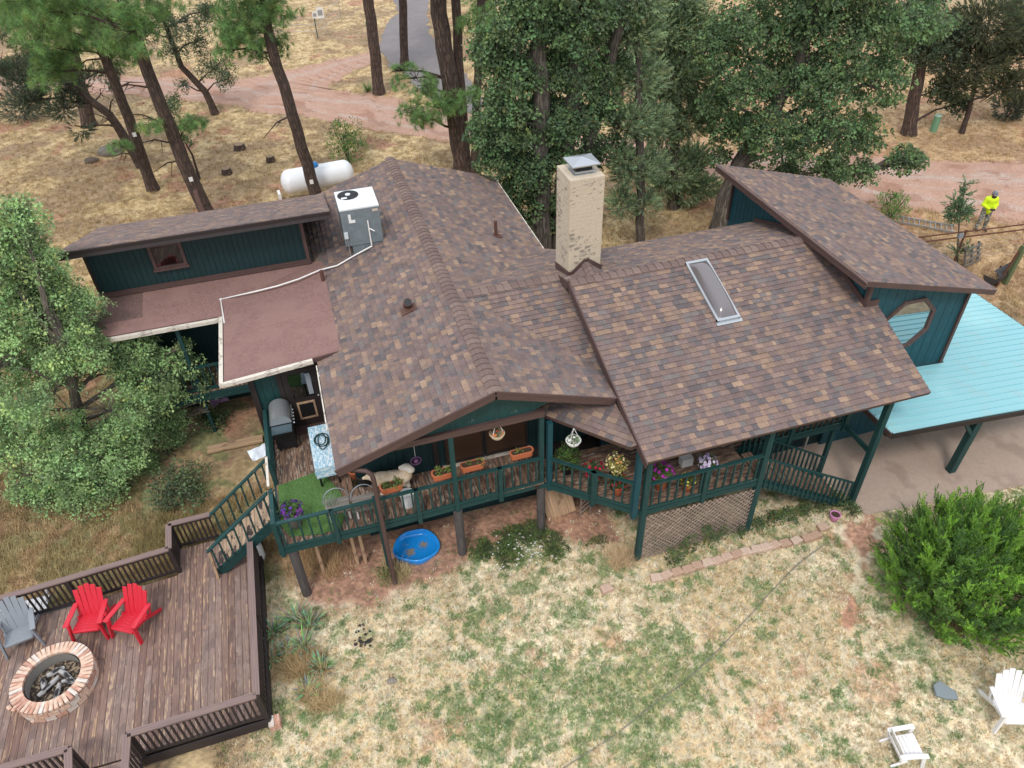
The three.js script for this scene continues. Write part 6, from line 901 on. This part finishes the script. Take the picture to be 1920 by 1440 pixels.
{
  const bl = (j) => { const s = new THREE.Shape([[-0.14, -0.09], [0.14, -0.09], [0.115, 0.09], [-0.115, 0.09]].map(([x, y]) => new THREE.Vector2(x + rr(-0.008, 0.008), y))); const q = new THREE.ExtrudeGeometry(s, { depth: 0.12, bevelEnabled: true, bevelSize: 0.012, bevelThickness: 0.012, bevelSegments: 1 }); q.rotateX(-Math.PI / 2); return q; }, gs = [bl(), bl(), bl()];
  const zs = [[897, 1225], [960, 1208], [1022, 1190], [1088, 1175], [1142, 1152], [1205, 1135], [1265, 1122], [1320, 1100], [1380, 1083], [1435, 1068], [1500, 1052], [1555, 1038], [1610, 1022], [1672, 1008], [1740, 990], [1810, 970], [1860, 952], [1905, 900]];
  zs.forEach(([x, y], i) => { const p = atY(950 + x * 0.3125, 700 + y * 0.3125, 0.08), o = single('border_block', gs[i % 3], pick(M.block), 'tan concrete block set in the garden border below the lattice', 'block', 'garden border blocks', [p.x, gy(p.x, p.z), p.z]); o.rotation.y = rr(-0.2, 0.2) + 0.05; });
  const p = atY(950 + 598 * 0.3125, 700 + 1290 * 0.3125, 0.08); single('border_block', gs[0], M.block[0], 'tan concrete block lying apart from the border on the lawn', 'block', null, [p.x, 0, p.z]).rotation.y = 0.1;
}
{ const g = thing('weed', '', 'plant'); scene.remove(g); used.delete('weed');
  const W = (px, py, r, h, lab, grp, col, dn = 1) => { const p = atY(px, py, 0), o = thing('garden_weed', lab, 'plant', grp), y = gy(p.x, p.z), st = []; for (let i = 0; i < 7; i++) { const a = rr(0, 6.28); st.push(tube([V3(p.x, y, p.z), V3(p.x + Math.cos(a) * r * 0.6, y + h, p.z + Math.sin(a) * r * 0.6)], [0.006, 0.003], 4)); } part('stems', merge(st), mat(0x76803e, 0.9), o); crownMesh(o, 'weed', [[V3(p.x, y + h * 0.55, p.z), r, h / r * 0.6]], dn, col, 'leaves', 3, 0.3); rebase(o, p.x, y, p.z); };
  for (const [x, y, r, h] of [[1262, 1052, 0.2, 0.35], [1290, 1032, 0.22, 0.55], [1320, 1022, 0.24, 0.65], [1345, 1008, 0.22, 0.6], [1385, 1000, 0.2, 0.3], [1420, 990, 0.22, 0.35], [1450, 976, 0.24, 0.4], [1480, 970, 0.24, 0.4], [1510, 960, 0.24, 0.4], [1540, 948, 0.24, 0.5], [1570, 944, 0.22, 0.45], [1600, 955, 0.18, 0.3]]) W(x, y, r, h, 'leafy green weed growing between the block border and the lattice', 'weeds in the garden border', [84, 110, 60]);
  for (const [x, y, r, h] of [[955, 1045, 0.4, 0.1], [1040, 1035, 0.36, 0.1], [930, 1025, 0.4, 0.13], [970, 1010, 0.42, 0.2], [1000, 1000, 0.36, 0.2], [900, 1035, 0.32, 0.14], [1030, 1015, 0.3, 0.16]]) W(x, y, r, h, 'low green ground cover with white flowers beside the deck post', 'flowering ground cover by the deck post', [92, 116, 56]);
  for (const [x, y, r, h] of [[725, 1085, 0.2, 0.3], [1120, 1020, 0.24, 0.2]]) W(x, y, r, h, 'scraggly weed at the foot of the deck', 'weeds at the foot of the deck', [110, 118, 72], 0.6);
}
{ const gb = new GB(); for (let i = 0; i < 60; i++) { const p = atY(980 + rr(-75, 70) * rr(0.2, 1), 1018 + rr(-26, 60) * rr(0.3, 1), 0.2), c = V3(p.x, rr(0.12, 0.24), p.z); for (let k = 0; k < 4; k++) { const a = k * 1.57 + i; gb.tri(c, c.clone().add(V3(Math.cos(a) * 0.025, 0.008, Math.sin(a) * 0.025)), c.clone().add(V3(Math.cos(a + 1) * 0.025, 0.008, Math.sin(a + 1) * 0.025))); } } const o = part(numbered('white_flowers'), gb.geo(), mat(0xf2f0ea, 0.8, { side: THREE.DoubleSide }), scene); tag(o, 'tiny white flowers scattered over the green ground cover', 'flowers', null, 'stuff'); }
for (const [x, y, r] of [[515, 1190, 0.5], [556, 1165, 0.55], [580, 1175, 0.5], [570, 1215, 0.55], [605, 1255, 0.4], [510, 1238, 0.45], [540, 1220, 0.3], [578, 1300, 0.4]]) {
  const p = atY(x, y, 0), g = thing('iris_plant', 'clump of sword shaped grey green iris leaves beside the lower deck', 'plant', 'iris clumps beside the lower deck'), gb = new GB();
  for (let i = 0; i < 46; i++) { const a = rr(0, 6.28), q = rr(0, 0.16), o = V3(p.x + Math.cos(a) * q, 0, p.z + Math.sin(a) * q), d = V3(Math.cos(a) * rr(0.2, 0.8), rr(0.7, 1.1), Math.sin(a) * rr(0.2, 0.8)).normalize(), l = r * rr(0.6, 1.1), s = V3(-Math.sin(a), 0, Math.cos(a)).multiplyScalar(0.016), m = o.clone().addScaledVector(d, l * 0.6), t = o.clone().addScaledVector(d, l).add(V3(Math.cos(a) * 0.07, -0.08, Math.sin(a) * 0.07)), c = new THREE.Color().setRGB(...[128, 154, 112].map((v) => v / 255 * rr(0.75, 1.15)), THREE.SRGBColorSpace); gb.tri(o.clone().sub(s), o.clone().add(s), m.clone().add(s), null, null, null, c); gb.tri(o.clone().sub(s), m.clone().add(s), m.clone().sub(s), null, null, null, c); gb.tri(m.clone().sub(s), m.clone().add(s), t, null, null, null, c); }
  part('leaves', gb.geo(), new THREE.MeshStandardMaterial({ vertexColors: true, roughness: 0.7, side: THREE.DoubleSide }), g); rebase(g, p.x, 0, p.z);
}
{ const pts = [], add = (px, py, rx, n, c) => { for (let i = 0; i < n; i++) { const p = atY(px + rr(-rx, rx) * rr(0.3, 1), py + rr(-rx, rx) * 0.6 * rr(0.3, 1), 0); if (footprint(p.x, p.z)) continue; pts.push([p.x, p.z, rr(0.8, 1.5), mulc(c, rr(0.85, 1.15))]); } };
  add(1165, 1050, 40, 90, [206, 180, 142]); add(600, 1050, 70, 220, [190, 158, 118]); add(740, 1080, 30, 80, [182, 164, 122]); add(560, 1250, 60, 160, [190, 164, 120]); add(600, 1310, 50, 120, [196, 172, 128]); add(1790, 1160, 50, 120, [186, 162, 124]); add(420, 900, 80, 300, [182, 152, 110]); add(330, 1010, 120, 300, [136, 124, 78]); add(480, 1080, 30, 90, [120, 120, 74]);
  scatter('tall_dry_grass', 'long dry grass tufts beside posts and garden border', [bladeGeo(14, 0.26, 0.08, 0.005)], pts); }
{ const q = [[1548, 1020], [1500, 1055], [1450, 1105], [1400, 1160], [1350, 1215], [1290, 1272], [1220, 1325], [1150, 1380], [1100, 1412], [1040, 1452], [980, 1500]].map(([x, y]) => { const p = atY(x, y, 0.03); return V3(p.x, 0.03, p.z); }), cv = new THREE.CatmullRomCurve3(q); single('garden_hose', new THREE.TubeGeometry(cv, 120, 0.011, 6), mat(0x807c72, 0.6), 'long dark hose lying across the straw lawn', 'hose'); }
{ const p = atY(1770, 1298, 0), s = new THREE.Shape([[-0.22, -0.02], [-0.12, 0.2], [0.06, 0.24], [0.2, -0.08], [0.14, -0.24], [-0.06, -0.16]].map(([x, y]) => new THREE.Vector2(x, y * 0.9))), q = new THREE.ExtrudeGeometry(s, { depth: 0.05, bevelSize: 0.012, bevelThickness: 0.01, bevelSegments: 1 }); q.rotateX(-Math.PI / 2); single('flagstone', q, mat(0x7f898b, 0.85), 'flat grey stepping stone lying on the lawn', 'stone', null, [p.x, 0, p.z]); }
for (let i = 0; i < 26; i++) { const p = atY(676 + rr(-12, 22), 1190 + rr(-18, 22), 0); const o = single('charcoal_lump', new THREE.DodecahedronGeometry(rr(0.025, 0.05), 0), M.iron, 'black lump of old charcoal on the pale lawn patch', 'charcoal', 'charcoal on the lawn', [p.x, 0.02, p.z]); o.scale.y = 0.5; }
// ------------------------------------------------------------------ rocks, stumps
function rock(label, px, py, r, m, cat = 'rock') { const p = atY(px, py, 0), g = new THREE.IcosahedronGeometry(r, 3), A = g.attributes.position; for (let i = 0; i < A.count; i++) { const v = V3(A.getX(i), A.getY(i), A.getZ(i)), k = 0.75 + 0.5 * noise3(v.x / r * 1.3 + px, v.y / r * 1.3, v.z / r * 1.3); A.setXYZ(i, v.x * k * 1.3, v.y * k * 0.62, v.z * k); } g.computeVertexNormals(); single('rock', g, m, label, cat, null, [p.x, r * 0.3, p.z]); }
rock('pale grey boulder among the pines in the dry field', 208, 288, 0.5, M.stone); rock('dark low rock left of the pale boulder', 172, 304, 0.28, mat(0x5c5248, 0.95)); rock('small pale stone lying on the lawn near the ash patch', 735, 1278, 0.08, M.stone);
for (const [x, y, r, lab] of [[450, 280, 0.3, 'wide cut tree stump in the dry grass'], [426, 326, 0.24, 'low cut stump behind the left shed roof'], [508, 303, 0.22, 'small dark stump near the propane tank']]) { const p = atY(x, y, 0), g = thing('tree_stump', lab, 'stump'); part('bark', new THREE.CylinderGeometry(r * 0.9, r * 1.15, 0.3, 14), M.bark, g, [p.x, 0.13, p.z]); part('cut_face', cyl(r * 0.82, 0.012, 14), mat(0x8a7460, 0.95), g, [p.x, 0.288, p.z]); rebase(g, p.x, 0, p.z); }
// ------------------------------------------------------------------ ladder, fence, posts, signs
{ const g = thing('ladder', 'aluminium ladder lying on the ground behind the tower', 'ladder'), A = atY(1660, 402, 0.08), B = atY(1790, 424, 0.08), C = atY(1660, 412, 0.08), D = atY(1790, 436, 0.08); for (const [a, b] of [[A, B], [C, D]]) beam('side_rail', g, a, b, 0.035, 0.09, M.galv); for (let i = 0; i < 13; i++) beam('rung', g, A.clone().lerp(B, (i + 0.5) / 13), C.clone().lerp(D, (i + 0.5) / 13), 0.03, 0.03, M.galv); rebase(g, (A.x + D.x) / 2, 0, (A.z + D.z) / 2); }
{ const g = thing('pipe_fence', 'rusty brown pipe fence with wire mesh at the driveway', 'fence'), B = atY(1788, 492, 0), E = atY(1960, 470, 0), up = (p, h) => V3(p.x, h, p.z), dir = E.clone().sub(B), S = B.clone().addScaledVector(dir, -0.9), T = B.clone().addScaledVector(dir, 1.3);
  for (const h of [1.35, 1.12]) pipe('rail', g, [up(S, h), up(T, h)], 0.03, M.rust); for (const t of [-0.75, 0, 0.72, 1.3]) pipe('post', g, [up(B.clone().addScaledVector(dir, t), -0.05), up(B.clone().addScaledVector(dir, t), 1.4)], 0.04, M.rust); for (let i = 1; i < 6; i++) pipe('wire', g, [up(S, i * 0.18), up(T, i * 0.18)], 0.004, M.steel, 4); for (let i = 0; i < 40; i++) { const q = S.clone().lerp(T, i / 40); pipe('wire', g, [up(q, 0.02), up(q, 1.1)], 0.003, M.steel, 4); } part('junction_box', boxG(0.2, 0.18, 0.12), M.greyPlastic, g, [B.x - 0.2, 1.2, B.z]); rebase(g, B.x, 0, B.z); }
{ const a = atY(1884, 530, -0.05), g = thing('gate_post', 'thick mossy green wooden post beside the rusty fence', 'post'); beam('timber', g, [a.x, -0.1, a.z], [a.x + 0.12, 1.5, a.z], 0.16, 0.16, mat(0x5f6a48, 0.9)); beam('brace', g, [a.x - 0.5, -0.1, a.z + 0.1], [a.x - 0.05, 1.3, a.z + 0.02], 0.06, 0.06, M.rust); rebase(g, a.x, 0, a.z);
  const b = atY(1822, 497, 0), k = thing('wooden_pallet', 'grey weathered pallet leaning by the fence', 'pallet'); for (let i = 0; i < 4; i++) { box('slat', 1.0, 0.11, 0.02, M.greyWood, k, [0, 0.1 + i * 0.2, -i * 0.06], i); } for (const x of [-0.42, 0, 0.42]) beam('runner', k, [x, 0.0, -0.04], [x, 0.8, -0.28], 0.05, 0.08, M.greyWood); put(k, V3(b.x, 0, b.z), 0.25);
  const d = atY(1868, 524, 0), w = thing('feed_trough', 'dark metal trough below the mossy gate post', 'trough'); const hs = new THREE.CylinderGeometry(0.28, 0.28, 1.1, 18, 1, true, 0, Math.PI); hs.rotateZ(Math.PI / 2); hs.rotateX(Math.PI / 2); part('basin', hs, mat(0x3d3b3c, 0.6, { side: THREE.DoubleSide, metalness: 0.4 }), w, [0, 0.3, 0]); for (const s of [-1, 1]) { part('end_plate', new THREE.CircleGeometry(0.28, 18, Math.PI, Math.PI), mat(0x3d3b3c, 0.6, { side: THREE.DoubleSide }), w, [s * 0.55, 0.3, 0]).rotation.y = 1.57; box('leg', 0.06, 0.1, 0.4, M.iron, w, [s * 0.4, 0.05, 0]); } put(w, V3(d.x, -0.02, d.z), 0.3); }
{ const p = atY(1749, 247, 0), g = thing('utility_pedestal', 'pale green utility pedestal beside the dirt road', 'pedestal'); part('housing', cyl(0.18, 0.85, 18), mat(0x6f9a78, 0.6), g, [p.x, 0.42, p.z]); part('cap', cyl(0.19, 0.08, 18, 0.15), mat(0x9fb9a4, 0.6), g, [p.x, 0.88, p.z]); rebase(g, p.x, 0, p.z); }
{ const p = atY(596, 72, 0), g = thing('sign_post', 'metal post with two white notice boards by the field fence', 'sign'), t = atDepth(588, 22, p); pipe('post', g, [[p.x, -0.05, p.z], [p.x, t.y, p.z]], 0.04, mat(0x3e5a48, 0.7)); for (const [x, y, w, h] of [[590, 28, 0.35, 0.45], [600, 24, 0.5, 0.75]]) { const q = atDepth(x, y, p, -0.1); const b = part('board', boxG(w, h, 0.02), M.white, g, [q.x, q.y, q.z]); part('panel_print', boxG(w * 0.7, h * 0.5, 0.004), mat(0x9a9a98, 0.8), b, [0, 0, 0.013]); } rebase(g, p.x, 0, p.z);
  const f = thing('wire_fence', 'thin wire fence along the far side of the field', 'fence'), q = [[380, 72], [490, 74], [596, 72], [640, 40]].map(([x, y]) => atY(x, y, 0)); for (const a of q) pipe('post', f, [[a.x, -0.05, a.z], [a.x, 1.5, a.z]], 0.025, M.galv, 6); for (let i = 0; i < 3; i++) for (const h of [0.5, 1.0, 1.45]) pipe('wire', f, [[q[i].x, h, q[i].z], [q[i + 1].x, h, q[i + 1].z]], 0.012, M.galv, 4); rebase(f, q[0].x, 0, q[0].z);
  const r = atY(702, 112, 0), s = thing('street_sign', 'small green street name sign beside a pine trunk', 'sign'), u = atDepth(695, 43, r); pipe('post', s, [[r.x, -0.05, r.z], [r.x, u.y, r.z]], 0.03, M.galv); part('blade', boxG(0.7, 0.2, 0.02), mat(0x1f8a5a, 0.5), s, [u.x, u.y, u.z]); rebase(s, r.x, 0, r.z);
  const m = atY(934, 132, 0), k = thing('metal_pole', 'pale metal pole beside the asphalt drive', 'pole'); pipe('shaft', k, [[m.x, -0.05, m.z], [m.x, 5.5, m.z]], 0.07, M.galv); part('base_plate', boxG(0.35, 0.04, 0.35), M.galv, k, [m.x, 0.02, m.z]); rebase(k, m.x, 0, m.z); }
// ------------------------------------------------------------------ person and dog: one field per mesh, marched
function march(bones, k, lo, hi, res) {
  const size = Math.max(hi[0] - lo[0], hi[1] - lo[1], hi[2] - lo[2]) / 2 * 1.05, c = [0, 1, 2].map((i) => (lo[i] + hi[i]) / 2), mc = new MarchingCubes(res, new THREE.MeshBasicMaterial(), false, false, 60000); mc.isolation = 0;
  for (let z = 0; z < res; z++) for (let y = 0; y < res; y++) for (let x = 0; x < res; x++) {
    const p = [(x / res * 2 - 1) * size + c[0], (y / res * 2 - 1) * size + c[1], (z / res * 2 - 1) * size + c[2]]; let s = 0, mn = 1e9; const ds = [];
    for (const [a, b, ra, rb] of bones) { const d = [b[0] - a[0], b[1] - a[1], b[2] - a[2]], q = [p[0] - a[0], p[1] - a[1], p[2] - a[2]], L = d[0] * d[0] + d[1] * d[1] + d[2] * d[2] || 1e-9, t = clamp((q[0] * d[0] + q[1] * d[1] + q[2] * d[2]) / L), e = Math.hypot(q[0] - d[0] * t, q[1] - d[1] * t, q[2] - d[2] * t) - lerp(ra, rb, t); ds.push(e); if (e < mn) mn = e; }
    if (mn > 0.12) { mc.field[x + y * res + z * res * res] = -mn; continue; } for (const e of ds) s += Math.exp(-(e - mn) / k); mc.field[x + y * res + z * res * res] = -(mn - k * Math.log(s));
  }
  mc.update(); const n = mc.count, P = new Float32Array(n * 3), N = new Float32Array(n * 3); for (let i = 0; i < n; i++) for (let j = 0; j < 3; j++) { P[i * 3 + j] = mc.positionArray[i * 3 + j] * size + c[j]; N[i * 3 + j] = mc.normalArray[i * 3 + j]; }
  const g = new THREE.BufferGeometry(); g.setAttribute('position', new THREE.BufferAttribute(P, 3)); g.setAttribute('normal', new THREE.BufferAttribute(N, 3)); g.setAttribute('uv', new THREE.BufferAttribute(new Float32Array(n * 2), 2)); g.computeVertexNormals(); return g;
}
{
  const g = thing('person', 'person in yellow shirt, patterned trousers and cap looking down at a handset', 'person'), S = [-1, 1];
  const skin = mat(0x8a5f48, 0.7), shirtM = mat(0xd3ef1f, 0.75), camo = mat(0xffffff, 0.9, { map: null });
  const legs = S.flatMap((s) => [[[s * 0.1, 0.92, 0], [s * 0.13, 0.5, 0.03], 0.095, 0.065], [[s * 0.13, 0.5, 0.03], [s * 0.17, 0.08, -0.02], 0.062, 0.042]]);
  const arms = S.flatMap((s) => [[[s * 0.19, 1.42, 0], [s * 0.27, 1.16, 0.02], 0.06, 0.05], [[s * 0.27, 1.16, 0.02], [s * 0.1, 1.08, 0.26], 0.047, 0.034]]);
  const torso = [[[0, 0.95, 0], [0, 1.15, 0], 0.135, 0.125], [[0, 1.15, 0], [0, 1.36, 0.01], 0.13, 0.15], [[-0.1, 1.38, 0], [0.1, 1.38, 0], 0.11, 0.11], [[0, 1.42, 0.01], [0, 1.52, 0.04], 0.062, 0.055]];
  const head = [[[0, 1.6, 0.07], [0, 1.66, 0.06], 0.088, 0.092], [[0, 1.55, 0.11], [0, 1.56, 0.12], 0.05, 0.045], [[0, 1.6, 0.165], [0, 1.58, 0.18], 0.016, 0.014], [[-0.09, 1.61, 0.06], [0.09, 1.61, 0.06], 0.02, 0.02]];
  const hand = S.flatMap((s) => { const w = [s * 0.1, 1.08, 0.26], o = [[w, [s * 0.075, 1.085, 0.32], 0.03, 0.028]]; for (let i = 0; i < 4; i++) o.push([[s * 0.07 + (i - 1.5) * 0.002, 1.1 - i * 0.018, 0.33], [s * 0.03, 1.1 - i * 0.018, 0.36 - i * 0.004], 0.01, 0.008]); o.push([[s * 0.07, 1.11, 0.3], [s * 0.045, 1.135, 0.33], 0.011, 0.009]); return o; });
  part('body', march([...legs, ...arms, ...torso, ...head, ...hand], 0.012, [-0.35, 0, -0.2], [0.35, 1.8, 0.42], 88), skin, g);
  part('shirt', march([...arms.map(([a, b, r, q]) => [a, b, r + 0.016, q + 0.016]), ...torso.slice(0, 3).map(([a, b, r, q]) => [a, b, r + 0.022, q + 0.022]), [[0, 0.88, 0], [0, 1.0, 0], 0.15, 0.15]], 0.016, [-0.4, 0.7, -0.22], [0.4, 1.56, 0.34], 56), shirtM, g);
  const tr = march([...legs.map(([a, b, r, q]) => [a, b, r + 0.022, q + 0.026]), [[0, 0.9, 0], [0, 0.96, 0], 0.145, 0.14]], 0.015, [-0.3, 0.03, -0.2], [0.3, 1.1, 0.2], 60); { const A = tr.attributes.position, col = new Float32Array(A.count * 3), C = [0x8a8c84, 0x5c5e58, 0xa9a89c, 0x6f6a5c].map((c) => new THREE.Color(c)); for (let i = 0; i < A.count; i++) { const n = noise3(A.getX(i) * 16, A.getY(i) * 16, A.getZ(i) * 16), c = C[n < 0.36 ? 1 : n < 0.5 ? 0 : n < 0.64 ? 3 : 2]; col.set([c.r, c.g, c.b], i * 3); } tr.setAttribute('color', new THREE.BufferAttribute(col, 3)); camo.vertexColors = true; part('trousers', tr, camo, g); }
  for (const s of S) part('shoe', march([[[s * 0.17, 0.06, -0.05], [s * 0.185, 0.045, 0.17], 0.052, 0.045], [[s * 0.17, 0.06, -0.04], [s * 0.17, 0.13, -0.03], 0.052, 0.05]], 0.01, [s * 0.17 - 0.1, 0, -0.15], [s * 0.17 + 0.1, 0.2, 0.25], 32), M.black, g);
  part('cap', merge([xf(new THREE.SphereGeometry(0.112, 20, 10, 0, 6.29, 0, 1.5), [0, 1.665, 0.055], [0.25, 0, 0]), xf(cyl(0.1, 0.014, 18), [0, 1.655, 0.14], [0.3, 0, 0], [0.9, 1, 1.05])]), mat(0x70767a, 0.8), g);
  part('beard', march([[[-0.05, 1.54, 0.11], [0.05, 1.54, 0.11], 0.045, 0.045], [[0, 1.51, 0.12], [0, 1.54, 0.13], 0.035, 0.04]], 0.01, [-0.12, 1.44, 0.02], [0.12, 1.62, 0.22], 32), mat(0x2e241f, 0.95), g);
  const p = atY(1836, 431, 0); g.position.set(p.x, 0, p.z); g.rotation.y = -0.35;
  const q = V3(0, 1.1, 0.37).applyAxisAngle(V3(0, 1, 0), -0.35).add(V3(p.x, 0, p.z)); const h = thing('remote_control', 'small dark handset held in both hands of the person', 'handset'); part('casing', new RoundedBoxGeometry(0.16, 0.05, 0.09, 2, 0.015), M.iron, h); part('screen', boxG(0.08, 0.004, 0.05), M.glassDark, h, [0, 0.028, 0]); put(h, q, -0.35);
}
{
  const g = thing('dog', 'cream coated dog with curled bushy tail standing on the deck', 'dog');
  const B = [[[0.28, 0.5, 0], [-0.05, 0.49, 0], 0.185, 0.175], [[-0.05, 0.49, 0], [-0.32, 0.5, 0], 0.165, 0.16], [[0.3, 0.52, 0], [0.46, 0.62, 0.02], 0.11, 0.085], [[0.46, 0.62, 0.02], [0.55, 0.6, 0.04], 0.085, 0.075], [[0.57, 0.58, 0.05], [0.68, 0.54, 0.07], 0.05, 0.036], [[0.3, 0.42, 0], [0.28, 0.36, 0], 0.12, 0.1]];
  for (const s of [-1, 1]) { B.push([[0.26, 0.42, s * 0.09], [0.25, 0.24, s * 0.1], 0.06, 0.042], [[0.25, 0.24, s * 0.1], [0.26, 0.05, s * 0.1], 0.038, 0.034], [[0.26, 0.035, s * 0.1], [0.31, 0.03, s * 0.1], 0.036, 0.03], [[-0.3, 0.44, s * 0.08], [-0.24, 0.3, s * 0.1], 0.085, 0.055], [[-0.24, 0.3, s * 0.1], [-0.36, 0.2, s * 0.1], 0.05, 0.034], [[-0.36, 0.2, s * 0.1], [-0.35, 0.05, s * 0.1], 0.033, 0.032], [[-0.35, 0.035, s * 0.1], [-0.3, 0.03, s * 0.1], 0.036, 0.03], [[0.48, 0.66, 0.02 + s * 0.075], [0.47, 0.57, 0.02 + s * 0.1], 0.026, 0.03]); }
  const tail = [[[-0.38, 0.56, 0], [-0.46, 0.68, 0], 0.055, 0.085], [[-0.46, 0.68, 0], [-0.38, 0.77, 0.02], 0.09, 0.095], [[-0.38, 0.77, 0.02], [-0.24, 0.74, 0.06], 0.09, 0.06]];
  const fur = mat(0xffffff, 0.95, { vertexColors: true }), gm = march([...B, ...tail], 0.02, [-0.62, 0, -0.25], [0.76, 0.98, 0.25], 72), A = gm.attributes.position, col = new Float32Array(A.count * 3), c1 = new THREE.Color(0xd8bf9c), c2 = new THREE.Color(0xf0e8da), c = new THREE.Color();
  for (let i = 0; i < A.count; i++) { const x = A.getX(i), y = A.getY(i), n = noise3(x * 14, y * 14, A.getZ(i) * 14); A.setXYZ(i, x + (n - 0.5) * 0.02, y + (noise3(x * 40, y * 40, A.getZ(i) * 40) - 0.5) * 0.016, A.getZ(i)); c.copy(c1).lerp(c2, clamp((y > 0.68 && x < -0.1 ? 0.9 : y < 0.3 ? 0.7 : 0.2) + (n - 0.5) * 0.7)); col.set([c.r, c.g, c.b], i * 3); } gm.setAttribute('color', new THREE.BufferAttribute(col, 3)); gm.computeVertexNormals();
  part('body', gm, fur, g); part('nose', new THREE.SphereGeometry(0.02, 8, 6), M.black, g, [0.715, 0.55, 0.075]);
  const p = onDeck(738, 912); put(g, V3(p.x, UD, p.z + 0.12), Math.PI - 0.12); g.scale.y = 0.9;
}
renderer.render(scene, camera);
